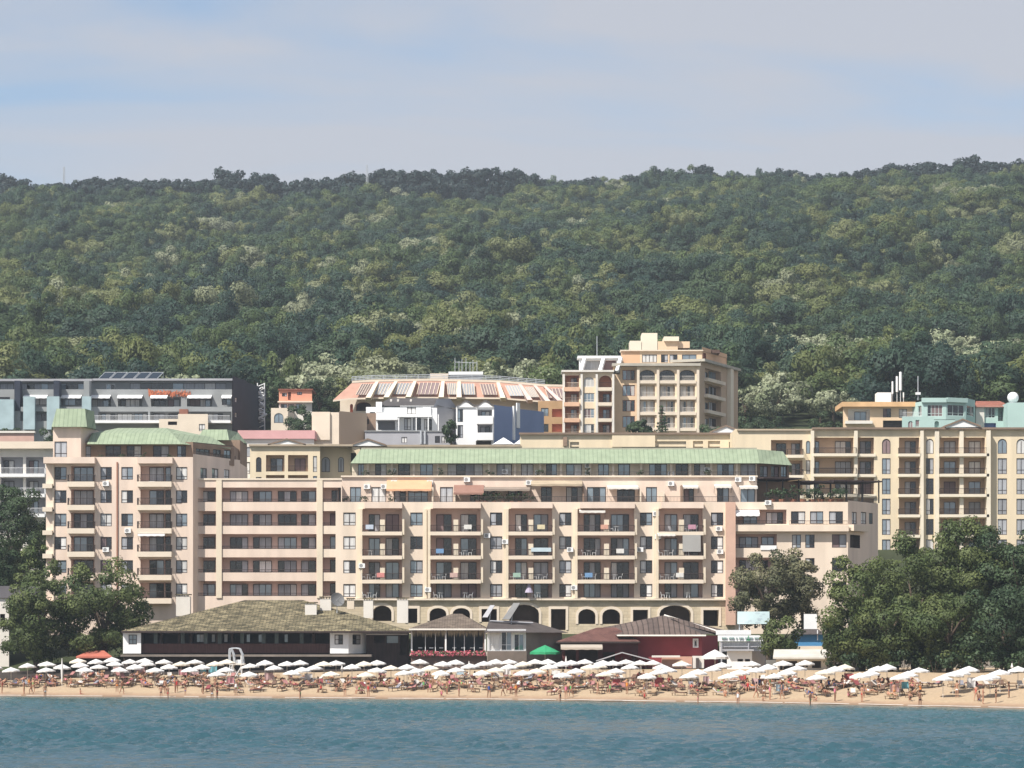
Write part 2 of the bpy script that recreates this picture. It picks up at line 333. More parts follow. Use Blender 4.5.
class Bld:
    def __init__(s, name, label, cat, base, wall=PINK, inner=INNER, trim=TRIM, frame=FRAMEM, group=None):
        s.root = thing(name, label, cat, base, 0, group); s.o = Vector(base); s.wall, s.inner, s.trim, s.frame = wall, inner, trim, frame
        s.mb = MB(); s.extra = {}
    def obj(s, name, mesh, p, rz=0.0, parent=None): return link(name, mesh, parent or s.root, Vector(p) - (s.o if parent is None else Vector((0, 0, 0))), rz)
    def window(s, pl, x0, x1, y0, y1, out=-0.2, arch=False, name='window', sashes=None, transom=None, frame=None):
        xm = (x0 + x1) / 2; u0, u1 = pl.u(x0), pl.u(x1); z1, z0 = pl.z(xm, y0), pl.z(xm, y1); w, h = u1 - u0 - .02, z1 - z0 - .02
        if sashes is None: sashes = 1 if w < .8 else 2 if w < 2.4 else 3 if w < 3.6 else 4
        if transom is None: transom = 0.26 if (name == 'window' and not arch and h > 1.2) else 0
        fm, pm = window_mesh(w, h, arch, frame or s.frame, sashes, transom, rw.randrange(6), s.trim if (name == 'window' and out > -.2) else None)
        o = s.obj(name, fm, pl.pt((u0 + u1) / 2, z0 + .01, out), pl.rz)
        link('pane', pm, o); return o
    def rail(s, pl, x0, x1, y, out, h=1.0, m=None, parent=None):
        u0, u1 = pl.u(x0), pl.u(x1); return s.obj('railing', railing_mesh(u1 - u0, h, m or IRON), pl.pt((u0 + u1) / 2, pl.z((x0 + x1) / 2, y), out), pl.rz)
    def ac(s, pl, x, y, out=0.0): return s.obj('air_conditioner', ac_mesh(), pl.pt(pl.u(x), pl.z(x, y), out + .01), pl.rz)
    def pbox(s, pl, x0, x1, y0, y1, out0, out1, m, mb=None):
        """box on a plane: pixel rectangle, from out0 (behind) to out1 (in front)"""
        mb = mb or s.mb; xm = (x0 + x1) / 2; u0, u1 = pl.u(x0), pl.u(x1); z1, z0 = pl.z(xm, y0), pl.z(xm, y1)
        p = [pl.pt(u0, z0, out1), pl.pt(u1, z0, out1), pl.pt(u1, z0, out0), pl.pt(u0, z0, out0), pl.pt(u0, z1, out1), pl.pt(u1, z1, out1), pl.pt(u1, z1, out0), pl.pt(u0, z1, out0)]
        mb.mesh(p, [(0, 3, 2, 1), (4, 5, 6, 7), (0, 1, 5, 4), (1, 2, 6, 5), (2, 3, 7, 6), (3, 0, 4, 7)], m)
    def part(s, name, pl, x0, x1, y0, y1, out0, out1, m):
        mb = MB(); s.pbox(pl, x0, x1, y0, y1, out0, out1, m, mb); return mb.build(name, s.root)
    def facade(s, pl, x0, x1, ytop, ybot, ops=(), m=None, reveal=0.22):
        m = m or s.wall; xm = (x0 + x1) / 2; U0, U1 = pl.u(x0), pl.u(x1); Z1, Z0 = pl.z(xm, ytop), pl.z(xm, ybot)
        loops = [[(U0, Z0), (U1, Z0), (U1, Z1), (U0, Z1)]]
        for op in ops:
            k, a, b, c, d = op[:5]; o = op[5] if len(op) > 5 else {}
            u0, u1 = pl.u(a), pl.u(b); z1, z0 = pl.z((a + b) / 2, c), pl.z((a + b) / 2, d); arch = k in 'aA'
            loop = [((u0 + u1) / 2 + x, z0 + z) for x, z in outline(u1 - u0, z1 - z0, arch)]
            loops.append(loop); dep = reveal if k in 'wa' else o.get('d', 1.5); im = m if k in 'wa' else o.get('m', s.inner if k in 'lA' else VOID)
            n = len(loop)
            for q in range(n):
                (ua, za), (ub, zb) = loop[q], loop[(q + 1) % n]
                s.mb.face([pl.pt(ub, zb), pl.pt(ua, za), pl.pt(ua, za, -dep), pl.pt(ub, zb, -dep)], im)
            if k in 'wa':
                s.window(pl, a, b, c, d, -reveal + .06, k == 'a', sashes=o.get('s'), frame=o.get('fr'), transom=o.get('t'))
            else:
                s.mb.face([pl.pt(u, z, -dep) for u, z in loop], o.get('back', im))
                for (da, db) in o.get('doors', ()):
                    top = c + (d - c) * o.get('head', .18)
                    s.window(pl, da, db, top, d - .15, -dep + .07, name='balcony_door', frame=o.get('fr'), transom=0)
                if o.get('rail'): s.rail(pl, a + .1, b - .1, d, -.08, o.get('rh', 1.0), o.get('rm'))
        tris = tessellate_polygon([[Vector((u, z, 0)) for u, z in lp] for lp in loops]); flat = [p for lp in loops for p in lp]
        pts = [pl.pt(u, z) for u, z in flat]; i0 = len(s.mb.v); s.mb.v += [tuple(p) for p in pts]; km = s.mb.mi(m)
        for t in tris:
            a, b, c = t; (ax, ay), (bx, by), (cx, cy) = flat[a], flat[b], flat[c]
            if (bx - ax) * (cy - ay) - (by - ay) * (cx - ax) < 0: b, c = c, b
            s.mb.f.append((i0 + a, i0 + b, i0 + c)); s.mb.m.append(km)
    def shell(s, foot, z0, z1, m=None, roof=None, skip=1, parapet=0.0):
        """sides of a footprint behind the first `skip` edges, and the flat roof. foot: XY points, front edges first, left to right"""
        m = m or s.wall; n = len(foot)
        for k in range(skip, n):
            a, b = foot[k], foot[(k + 1) % n]; s.mb.face([(a[0], a[1], z0), (b[0], b[1], z0), (b[0], b[1], z1), (a[0], a[1], z1)], m)
        s.mb.face([(x, y, z1 - parapet) for x, y in foot], roof or FLATROOF)
    def done(s): return s.mb.build('wall', s.root)
    def balcony(s, pl, x0, x1, y, out=1.2, thick=5, m=None, rail=True, h=1.0, rm=None, sides=True, inset=0.0):
        mb = MB(); s.pbox(pl, x0, x1, y, y + thick, inset + .003, out, m or s.trim, mb); o = mb.build('balcony', s.root)
        if rail:
            u0, u1 = pl.u(x0), pl.u(x1); z = pl.z((x0 + x1) / 2, y); base = s.o
            r = link('railing', railing_mesh(u1 - u0 - .1, h, rm or IRON), o, pl.pt((u0 + u1) / 2, z, out - .06) - base, pl.rz)
            if sides and out > .4:
                for uu in (u0 + .06, u1 - .06): link('railing', railing_mesh(out - .12, h, rm or IRON), o, pl.pt(uu, z, out / 2 - .03) - base, pl.rz + R(90))
        return o
    def awning(s, pl, x0, x1, ytop, ybot, out, m, wave=False):
        mb = MB(); u0, u1 = pl.u(x0), pl.u(x1); xm = (x0 + x1) / 2; z1, z0 = pl.z(xm, ytop), pl.z(xm, ybot); n = 8
        for k in range(n):
            a, b = u0 + (u1 - u0) * k / n, u0 + (u1 - u0) * (k + 1) / n
            mb.face([pl.pt(a, z0, out), pl.pt(b, z0, out), pl.pt(b, z1, .05), pl.pt(a, z1, .05)], m)
            mb.face([pl.pt(a, z0 - .25 - .06 * (k % 2), out + .01), pl.pt(b, z0 - .25 - .06 * ((k + 1) % 2), out + .01), pl.pt(b, z0, out), pl.pt(a, z0, out)], m)
            mb.face([pl.pt(a, z1 - .04, .05), pl.pt(b, z1 - .04, .05), pl.pt(b, z0 - .04, out), pl.pt(a, z0 - .04, out)], m)
        for u in (u0, u1): mb.bar(pl.pt(u, z0 - .05, out), pl.pt(u, z0 - .9, .05), .03, DARKM)
        return mb.build('awning', s.root)
def pl_foot(pl, depth):
    a, b = pl.p0, pl.p1; n = pl.n; return [(a.x, a.y), (b.x, b.y), (b.x - n.x * depth, b.y - n.y * depth), (a.x - n.x * depth, a.y - n.y * depth)]

def soft_normals(me, nrm):
    me.polygons.foreach_set('use_smooth', np.ones(len(me.polygons), dtype=bool)); me.normals_split_custom_set_from_vertices([tuple(v) for v in nrm.tolist()])
# people: one skinned body per pose, copied with their own swimwear
def skin_obj(name, verts, edges, rad, root, m, sub=1):
    me = bpy.data.meshes.new(name); me.from_pydata(verts, edges, []); o = bpy.data.objects.new(name, me); COL.objects.link(o)
    md = o.modifiers.new('skin', 'SKIN'); md.use_smooth_shade = True; sv = me.skin_vertices[0].data
    for k, r in enumerate(rad): sv[k].radius = r if isinstance(r, tuple) else (r, r); sv[k].use_root = (k == root)
    s = o.modifiers.new('sub', 'SUBSURF'); s.levels = sub; s.render_levels = sub
    dg = bpy.context.evaluated_depsgraph_get(); out = bpy.data.meshes.new_from_object(o.evaluated_get(dg)); out.name = name
    bpy.data.objects.remove(o); bpy.data.meshes.remove(me); out.materials.clear(); out.materials.append(m); return out
SKIN = mat('sunlit_skin', (0.34, 0.18, 0.115), .6, .06, 3, rnd=.35); HAIRS = [mat('dark_hair', (0.03, 0.02, 0.015), .7, .2, 5), mat('fair_hair', (0.32, 0.20, 0.09), .7, .2, 5)]  # one tan skin tone, varied per person
SWIM = [('red', mat('red_swimwear', (0.50, 0.05, 0.05), .8, .08, 5)), ('blue', mat('blue_swimwear', (0.04, 0.09, 0.30), .8, .08, 5)), ('black', mat('black_swimwear', (0.02, 0.02, 0.022), .8, .08, 5)), ('white', mat('white_swimwear', (0.70, 0.68, 0.66), .8, .05, 5)), ('pink', mat('pink_swimwear', (0.60, 0.16, 0.26), .8, .08, 5)), ('green', mat('green_swimwear', (0.12, 0.36, 0.12), .8, .08, 5)), ('orange', mat('orange_swimwear', (0.62, 0.22, 0.04), .8, .08, 5))]
NAMES = ['pelvis', 'waist', 'chest', 'neck', 'jaw', 'crown_', 'sl', 'el', 'wl', 'hl', 'sr', 'er', 'wr', 'hr', 'pl', 'kl', 'al', 'tl', 'pr', 'kr', 'ar', 'tr']
EDG = [(0, 1), (1, 2), (2, 3), (3, 4), (4, 5), (2, 6), (6, 7), (7, 8), (8, 9), (2, 10), (10, 11), (11, 12), (12, 13), (0, 14), (14, 15), (15, 16), (16, 17), (0, 18), (18, 19), (19, 20), (20, 21)]
RADS = [(.15, .11), (.13, .095), (.165, .11), .055, (.075, .085), (.085, .095), .062, .045, .034, .04, .062, .045, .034, .04, .095, .062, .042, .04, .095, .062, .042, .04]
def stance(arms, legs, lean=0.0, base=0.0):
    v = [(0, 0, .92), (0, -lean * .3, 1.10), (0, -lean * .6, 1.34), (0, -lean * .8, 1.50), (0, -lean - .02, 1.58), (0, -lean - .01, 1.70)]
    for s, (e, w) in zip((1, -1), arms):
        sh = (s * .19, -lean * .65, 1.41); el = (s * .19 + e[0] * s, e[1] - lean * .65, 1.41 + e[2]); wr = (el[0] + w[0] * s, el[1] + w[1], el[2] + w[2]); ha = tuple(wr[q] + (wr[q] - el[q]) * .3 for q in range(3)); v += [sh, el, wr, ha]
    for s, (kn, an) in zip((1, -1), legs):
        hp = (s * .095, 0, .86); k = (s * .1 + kn[0] * s, kn[1], .86 + kn[2]); a = (k[0] + an[0] * s, k[1] + an[1], k[2] + an[2]); v += [hp, k, a, (a[0] + .03 * s, a[1] - .15, a[2] - .04)]
    lo = min(p[2] for p in v) - .03; return [(x, y, z - lo + base) for x, y, z in v]
hang = ((.06, .02, -.28), (.0, -.06, -.25)); bent = ((.10, .05, -.27), (-.12, -.18, .03)); up_ = ((.16, -.05, .12), (-.06, -.05, .24)); fwd = ((.04, -.2, -.2), (0, -.22, -.04))
straight = ((.01, -.01, -.42), (.0, .03, -.40)); stepf = ((.0, -.18, -.38), (0, .02, -.41)); stepb = ((.0, .13, -.40), (0, .17, -.36)); sitl = ((.04, -.40, .02), (0, -.06, -.40)); longl = ((.03, -.42, .02), (.02, -.39, -.05)); kneeup = ((.03, -.30, .27), (0, -.12, -.37))
POSES = {'standing': stance((hang, hang), (straight, straight)), 'standing arms bent': stance((bent, bent), (straight, straight)), 'walking': stance((fwd, hang), (stepf, stepb), .04), 'striding': stance((hang, fwd), (stepb, stepf), .05),
         'raising an arm': stance((up_, hang), (straight, straight)), 'sitting upright': stance((fwd, fwd), (longl, kneeup), -.08), 'sitting sideways': stance((fwd, bent), (sitl, sitl), .06)}
def lying():
    v = [(0, 0, .14), (-.03 + .03, .22, .17), (0, .44, .30), (0, .58, .40), (0, .66, .46), (0, .76, .54)]
    for s in (1, -1): v += [(s * .19, .48, .33), (s * .30, .26, .22), (s * .27, .05, .16), (s * .25, -.04, .14)]
    for s in (1, -1): v += [(s * .095, -.08, .13), (s * .12, -.48, .16 if s > 0 else .34), (s * .13, -.88, .08), (s * .15, -.98, .16)]
    return v
POSES['lying'] = lying()
BODY = {}
for nme, v in POSES.items():
    body = skin_obj('body', v, EDG, RADS, 0, SKIN)
    hd, nk = Vector(v[5]), Vector(v[4]); axis = (hd - nk).normalized(); hair = skin_obj('hair', [tuple(nk + axis * .05 + Vector((0, .035, .0))), tuple(hd + Vector((0, .02, .0))), tuple(hd + axis * .03)], [(0, 1), (1, 2)], [(.075, .075), (.092, .098), (.06, .06)], 1, HAIRS[0], 1)
    pe, wa = Vector(v[0]), Vector(v[1])
    def part_way(a, b, t): return tuple(Vector(a).lerp(Vector(b), t))
    tr_v = [v[0], part_way(v[0], v[1], .35), v[14], part_way(v[14], v[15], .45), v[18], part_way(v[18], v[19], .45)]
    trunks = lambda m: skin_obj('swimwear', tr_v, [(0, 1), (0, 2), (2, 3), (0, 4), (4, 5)], [(.165, .125), (.155, .115), .11, .098, .11, .098], 0, m)
    suit_v = [v[0], v[1], v[2], part_way(v[2], v[3], .1), v[14], v[18]]
    suit = lambda m: skin_obj('swimwear', suit_v, [(0, 1), (1, 2), (2, 3), (0, 4), (0, 5)], [(.165, .125), (.143, .108), (.178, .122), (.15, .1), .105, .105], 0, m)
    BODY[nme] = (body, hair, [trunks(m) for _, m in SWIM], [suit(m) for _, m in SWIM])
hair2 = {k: b[1].copy() for k, b in BODY.items()}
for h_ in hair2.values(): h_.materials.clear(); h_.materials.append(HAIRS[1])

# ---------------------------------------------------------------- setting: hillside, beach, sea
def grid_mesh(name, xs, ys, zfun, attrs=None):
    X, Y = np.meshgrid(np.asarray(xs, float), np.asarray(ys, float)); Z = zfun(X, Y); ny, nx = X.shape
    me = bpy.data.meshes.new(name); nv = nx * ny
    i = np.arange(nv).reshape(ny, nx); q = np.stack([i[:-1, :-1], i[:-1, 1:], i[1:, 1:], i[1:, :-1]], -1).reshape(-1, 4)
    me.vertices.add(nv); me.vertices.foreach_set('co', np.stack([X, Y, Z], -1).astype(np.float32).ravel())
    me.loops.add(q.size); me.loops.foreach_set('vertex_index', q.ravel().astype(np.int32))
    me.polygons.add(len(q)); me.polygons.foreach_set('loop_start', np.arange(0, q.size, 4, dtype=np.int32))
    me.polygons.foreach_set('use_smooth', np.ones(len(q), dtype=bool))
    me.update(calc_edges=True); me.validate()
    for k, fn in (attrs or {}).items():
        at = me.attributes.new(k, 'FLOAT', 'POINT'); at.data.foreach_set('value', fn(X, Y).astype(np.float32).ravel())
    return me

EARTH = mat('wooded_ground', (0.035, 0.045, 0.018), 0.95, 0.4, 0.05)
hy = np.concatenate([np.arange(404, 470, 4), np.arange(470, 700, 10), np.arange(700, 2300, 14)])
me = grid_mesh('hillside', np.arange(-900, 901, 14), hy, lambda X, Y: town(X, Y) - np.where(Y < 409, 1.2, 0))
me.materials.append(EARTH); tag(link('hillside', me), kind='structure')

def sand_material():
    m = bpy.data.materials.new('beach_sand'); m.use_nodes = True; n, l = m.node_tree.nodes, m.node_tree.links; b = n['Principled BSDF']
    at = n.new('ShaderNodeAttribute'); at.attribute_name = 'shore'
    t = n.new('ShaderNodeTexCoord'); z = n.new('ShaderNodeTexNoise'); z.inputs['Scale'].default_value = 0.35; z.inputs['Detail'].default_value = 6
    l.new(t.outputs['Object'], z.inputs['Vector'])
    ma = n.new('ShaderNodeMath'); ma.operation = 'MULTIPLY_ADD'; ma.inputs[1].default_value = 4.0; ma.inputs[2].default_value = -2.0; l.new(z.outputs['Fac'], ma.inputs[0])
    ad = n.new('ShaderNodeMath'); ad.operation = 'ADD'; l.new(at.outputs['Fac'], ad.inputs[0]); l.new(ma.outputs[0], ad.inputs[1])
    r = n.new('ShaderNodeValToRGB'); e = r.color_ramp.elements
    mr = n.new('ShaderNodeMapRange'); mr.inputs['From Max'].default_value = 14.0; l.new(ad.outputs[0], mr.inputs['Value']); l.new(mr.outputs['Result'], r.inputs['Fac'])
    e[0].position = 0.02; e[0].color = (0.22, 0.15, 0.10, 1); e[1].position = 0.9; e[1].color = (0.41, 0.31, 0.205, 1)
    k = e.new(0.22); k.color = (0.36, 0.245, 0.16, 1); k = e.new(0.42); k.color = (0.42, 0.315, 0.205, 1)
    z2 = n.new('ShaderNodeTexNoise'); z2.inputs['Scale'].default_value = 2.2; z2.inputs['Detail'].default_value = 5; l.new(t.outputs['Object'], z2.inputs['Vector'])
    m2 = n.new('ShaderNodeMapRange'); m2.inputs['To Min'].default_value = 0.72; m2.inputs['To Max'].default_value = 1.22; l.new(z2.outputs['Fac'], m2.inputs['Value'])
    hs = n.new('ShaderNodeHueSaturation'); l.new(r.outputs['Color'], hs.inputs['Color']); l.new(m2.outputs['Result'], hs.inputs['Value']); l.new(hs.outputs['Color'], b.inputs['Base Color'])
    b.inputs['Roughness'].default_value = 0.9; b.inputs['Specular IOR Level'].default_value = 0.2
    bp = n.new('ShaderNodeBump'); bp.inputs['Strength'].default_value = 0.6; bp.inputs['Distance'].default_value = 0.2; l.new(z2.outputs['Fac'], bp.inputs['Height']); l.new(bp.outputs['Normal'], b.inputs['Normal'])
    return m
def sand_z(X, Y):
    d = Y - Yw(X); return beach(d) + 0.05 * np.sin(X * 1.1 + Y * .4) * np.sin(Y * .9 - X * .35) * np.clip(d / 8, 0, 1)
bx = np.concatenate([np.arange(-300, -80, 10), np.arange(-80, 80, 1.0), np.arange(80, 301, 10)])
me = grid_mesh('beach', bx, np.concatenate([np.arange(230, 300, 5), np.arange(300, 422, 0.8)]), sand_z, {'shore': lambda X, Y: Y - Yw(X)})
me.materials.append(sand_material()); tag(link('beach', me), kind='structure')

def sea_material():
    m = bpy.data.materials.new('sea_water'); m.use_nodes = True; n, l = m.node_tree.nodes, m.node_tree.links; b = n['Principled BSDF']
    at = n.new('ShaderNodeAttribute'); at.attribute_name = 'shore'
    r = n.new('ShaderNodeValToRGB'); e = r.color_ramp.elements
    mr = n.new('ShaderNodeMapRange'); mr.inputs['From Min'].default_value = -120; mr.inputs['From Max'].default_value = 0; l.new(at.outputs['Fac'], mr.inputs['Value']); l.new(mr.outputs['Result'], r.inputs['Fac'])
    e[0].position = 0.0; e[0].color = (0.026, 0.076, 0.096, 1); e[1].position = 1.0; e[1].color = (0.14, 0.21, 0.19, 1)
    k = e.new(0.80); k.color = (0.036, 0.092, 0.106, 1); k = e.new(0.965); k.color = (0.055, 0.12, 0.122, 1)
    l.new(r.outputs['Color'], b.inputs['Base Color']); b.inputs['Roughness'].default_value = 0.12; b.inputs['IOR'].default_value = 1.33
    t = n.new('ShaderNodeTexCoord'); z = n.new('ShaderNodeTexNoise'); z.inputs['Scale'].default_value = 1.1; z.inputs['Detail'].default_value = 5; z.inputs['Roughness'].default_value = .6
    l.new(t.outputs['Object'], z.inputs['Vector'])
    bp = n.new('ShaderNodeBump'); bp.inputs['Strength'].default_value = 0.75; bp.inputs['Distance'].default_value = 0.28; l.new(z.outputs['Fac'], bp.inputs['Height']); l.new(bp.outputs['Normal'], b.inputs['Normal'])
    return m
_rw = np.random.default_rng(5)
_waves = []
for k in range(46):
    lam = 1.3 * (1.085 ** k); th = _rw.normal(0.25, 0.55); amp = 0.027 * lam ** 0.55 * _rw.uniform(.6, 1.3)
    if lam > 4: amp *= (4 / lam) ** 1.0
    kk = 2 * math.pi / lam; _waves.append((kk * math.sin(th), kk * math.cos(th), amp, _rw.uniform(0, 6.28)))
def sea_z(X, Y):
    z = np.zeros_like(X)
    for kx, ky, a, ph in _waves:
        s = np.sin(kx * X + ky * Y + ph); z += a * (1 - np.abs(s)) * 2 - a
    patch = 0.65 + 0.5 * np.sin(X * .05 + Y * .021 + 2) * np.sin(Y * .043 - X * .013 + .7)
    d = Yw(X) - Y
    damp = np.clip(d / 22, 0.12, 1) * np.where(np.abs(X) > 92, .2, 1) * np.where(Y < 128, .3, 1)
    return z * damp * np.clip(patch, .25, 1.2)
sx = np.concatenate([np.linspace(-1500, -95, 30), np.arange(-92, 92, 0.36), np.linspace(95, 1500, 30)])
sy = np.concatenate([np.linspace(-400, 125, 30), np.arange(130, 384, 0.36), np.linspace(386, 520, 6)])
me = grid_mesh('sea', sx, sy, sea_z, {'shore': lambda X, Y: Y - Yw(X)})
me.materials.append(sea_material()); tag(link('sea', me), kind='structure')

# narrow broken line of foam where the water meets the sand
FOAM = mat('sea_foam', (0.56, 0.53, 0.48), 0.8, 0.2, 1.5)
mb = MB(); gf = random.Random(8); x = -85.0
while x < 85:
    L = gf.uniform(1.5, 6); y0 = float(Yw(x)) - gf.uniform(-.2, 1.6); wdt = gf.uniform(.1, .55); n = 6; top, bot = [], []
    for k in range(n + 1):
        xx = x + L * k / n; yy = y0 + float(Yw(xx) - Yw(x)) + .25 * math.sin(xx * 1.7); t = math.sin(math.pi * (k + .2) / (n + .4)) * wdt
        top.append((xx, yy + t)); bot.append((xx, yy - t * .5))
    for k in range(n):
        mb.mesh([(bot[k][0], bot[k][1], .11), (bot[k + 1][0], bot[k + 1][1], .11), (top[k + 1][0], top[k + 1][1], .15), (top[k][0], top[k][1], .15)], [(0, 1, 2, 3)], FOAM)
    x += L * gf.uniform(.7, 1.5)
tag(mb.build('foam'), kind='stuff')

# ---------------------------------------------------------------- trees
def crown_data(name, mats, clumps, leaves, leaf, seed, up=0.35, jitter=0.55, soft=0.3, soft_mix=(1.0,)):
    """clumps: (x,y,z,r[,squash]); leaf cards scattered over every clump, facing outwards"""
    g = np.random.default_rng(seed); V, T, NN = [], [], []; cen = np.mean([c[:3] for c in clumps], axis=0)
    for c in clumps:
        cx, cy, cz, r = c[:4]; sq = c[4] if len(c) > 4 else 0.8; n = int(leaves * (r ** 1.6)); n = max(n, 12)
        d = g.normal(size=(n, 3)); d[:, 2] += up * 0.8; d /= np.linalg.norm(d, axis=1)[:, None]
        rad = r * (1 - 0.45 * g.random(n) ** 2); rad *= 1 + 0.18 * np.sin(d[:, 0] * 5 + seed) * np.sin(d[:, 1] * 4 + cz)
        p = np.stack([cx + d[:, 0] * rad, cy + d[:, 1] * rad, cz + d[:, 2] * rad * sq], -1)
        nn = d + g.normal(size=(n, 3)) * jitter; nn[:, 2] += up; nn /= np.linalg.norm(nn, axis=1)[:, None]
        a = np.cross(nn, g.normal(size=(n, 3))); a /= np.linalg.norm(a, axis=1)[:, None]; b = np.cross(nn, a)
        s = leaf * g.uniform(.55, 1.3, n)[:, None]
        q = np.stack([p - a * s - b * s * .35, p - b * s * .75 + a * s * .15, p + a * s * 1.0 + b * s * .1, p + b * s * .7 - a * s * .1], 1) + nn[:, None, :] * 0
        q[:, 2] -= nn * s * .18
        sn = .62 * d + .38 * nn * soft_mix[0]; cd = p - cen; cd /= (np.linalg.norm(cd, axis=1)[:, None] + 1e-6); sn = sn * (1 - soft) + cd * soft; sn /= np.linalg.norm(sn, axis=1)[:, None]; NN.append(np.repeat(sn, 4, 0)); V.append(q.reshape(-1, 3)); T.append(np.full(n * 4, np.clip(g.random() * .75 + .25 * g.random(), 0, 1)))
    V = np.concatenate(V); T = np.concatenate(T); nq = len(V) // 4
    me = bpy.data.meshes.new(name); me.vertices.add(len(V)); me.vertices.foreach_set('co', V.astype(np.float32).ravel())
    me.loops.add(len(V)); me.loops.foreach_set('vertex_index', np.arange(len(V), dtype=np.int32))
    me.polygons.add(nq); me.polygons.foreach_set('loop_start', np.arange(0, len(V), 4, dtype=np.int32)); me.update(calc_edges=True)
    at = me.attributes.new('tone', 'FLOAT', 'POINT'); at.data.foreach_set('value', T.astype(np.float32)); me.materials.append(mats); soft_normals(me, np.concatenate(NN))
    return me
def clump_set(seed, W, D, Hh, n, r, z0=0.0, top=0.9):
    """clump centres filling a lumpy crown W x D x Hh standing on z0"""
    g = np.random.default_rng(seed); out = []
    for k in range(n):
        d = g.normal(size=3); d /= np.linalg.norm(d); s = (0.35 + 0.65 * g.random() ** .5)
        x, y = d[0] * W / 2 * s, d[1] * D / 2 * s; z = z0 + Hh / 2 + d[2] * Hh / 2 * s
        rr = r * g.uniform(.6, 1.25) * (1.0 if d[2] < .5 else .85); out.append((x, y, z, rr, g.uniform(.6, .9)))
    return out
BARK = mat('grey_brown_bark', (0.085, 0.062, 0.045), 0.95, 0.3, 2.0, bump=.4)
def trunk_data(name, h, r, spread, top, seed, limbs=5):
    g = random.Random(seed); mb = MB(); pts = [Vector((0, 0, -.6))]; n = 5
    for k in range(1, n + 1): pts.append(Vector((g.uniform(-.15, .15) * k * r, g.uniform(-.15, .15) * k * r, h * k / n)))
    for k in range(n): mb.bar(pts[k], pts[k + 1], r * (1.15 - .55 * k / n), BARK, 7, r * (1.15 - .55 * (k + 1) / n))
    for k in range(limbs):
        t = 2 * math.pi * (k + g.random() * .6) / limbs; b = pts[n - 1 - k % 2]; q = b + Vector((math.cos(t) * spread * .5, math.sin(t) * spread * .5, (top - b.z) * .55)); e = b + Vector((math.cos(t) * spread, math.sin(t) * spread, (top - b.z) * g.uniform(.75, .95)))
        mb.bar(b, q, r * .5, BARK, 6, r * .3); mb.bar(q, e, r * .3, BARK, 5, r * .08)
    return mb.data(name)
def tree(name, label, X, Y, crown, trunk, group=None, rz=0.0, scale=(1, 1, 1), z=None):
    t = thing(name, label, 'tree', (X, Y, gz(X, Y) if z is None else z), rz, group); t.scale = scale
    link('trunk', trunk, t); link('crown', crown, t); return t

# far wood covering the hillside: one mass, its trees set out by a node group
WOOD = foliage('hill_wood_leaves', (0.78, 0.80, 0.80), (1.10, 1.09, 1.06), 0.36,
               patch=[(0.0, (0.036, 0.070, 0.056)), (1.0, (0.29, 0.31, 0.20)), (0.38, (0.052, 0.092, 0.054)), (0.60, (0.100, 0.142, 0.052)), (0.76, (0.17, 0.19, 0.068)), (0.90, (0.22, 0.24, 0.115))])
protos = []
for k in range(7):
    W = 11.5 + (k % 3) * 2.0; Hh = 7.5 + (k * 7 % 4)
    cl = clump_set(40 + k, W, W, Hh, 15 + k % 4, 2.5, 2.2)
    me = crown_data('wood_crown', WOOD, cl, 78, 0.30, 60 + k, up=.3, jitter=.3, soft=.5); protos.append(me)
PALE_ZONES = [(300, 374, 62, 15), (190, 379, 40, 7), (530, 370, 38, 17), (775, 342, 32, 13), (842, 354, 74, 18), (950, 352, 62, 19), (772, 394, 34, 20), (65, 380, 40, 7), (1022, 366, 35, 14), (826, 396, 24, 14)]
PALE_SPOTS = []
def wood_points():
    g = np.random.default_rng(11); pts = []
    y = 668.0
    while y < 1760:
        st = 8.8 + (y - 668) / 1092 * 1.0; half = 0.185 * y + 45
        xs = np.arange(-half, half, st); xs = xs + g.uniform(-.42, .42, len(xs)) * st; ys = y + g.uniform(-.45, .45, len(xs)) * st
        keep = (g.random(len(xs)) > 0.03) & ~((ys > 1600) & (xs * F / np.maximum(ys, 1) < 10)) & ~((ys > 1610) & (xs * F / np.maximum(ys, 1) > 270)); pts.append(np.stack([xs, ys], -1)[keep]); y += st
    p = np.concatenate(pts); tz = town(p[:, 0], p[:, 1]) + 9; qx = 512 + p[:, 0] * F / p[:, 1]; qy = HY - (tz - EYE) * F / p[:, 1]
    pale = np.zeros(len(p), bool); wob = 1 + .28 * np.sin(p[:, 0] * .11 + 1) * np.sin(p[:, 1] * .07)
    for (cx_, cy_, rx_, ry_) in PALE_ZONES: pale |= ((qx - cx_) / rx_) ** 2 + ((qy - cy_) / ry_) ** 2 < wob
    pale &= (g.random(len(p)) < .9) & (p[:, 1] < 1000)
    for k in np.flatnonzero(pale)[:240]: PALE_SPOTS.append((float(qx[k]), float(p[k, 0]), float(p[k, 1])))
    p = p[~pale]; zz = np.maximum(town(p[:, 0], p[:, 1]), -9); return np.column_stack([p, zz])
wp = wood_points(); me = bpy.data.meshes.new('forest'); me.vertices.add(len(wp)); me.vertices.foreach_set('co', wp.astype(np.float32).ravel()); me.update()
forest = link('forest', me); tag(forest, kind='stuff')
gn = np.random.default_rng(21); N = len(wp)
pc = bpy.data.collections.new('wood_kinds')
for k, pm in enumerate(protos): pc.objects.link(bpy.data.objects.new('wood_tree', pm))
ng = bpy.data.node_groups.new('wood_set_out', 'GeometryNodeTree')
ng.interface.new_socket('Geometry', in_out='INPUT', socket_type='NodeSocketGeometry'); ng.interface.new_socket('Geometry', in_out='OUTPUT', socket_type='NodeSocketGeometry')
gi, go = ng.nodes.new('NodeGroupInput'), ng.nodes.new('NodeGroupOutput')
m2p = ng.nodes.new('GeometryNodeMeshToPoints'); iop = ng.nodes.new('GeometryNodeInstanceOnPoints'); ci = ng.nodes.new('GeometryNodeCollectionInfo')
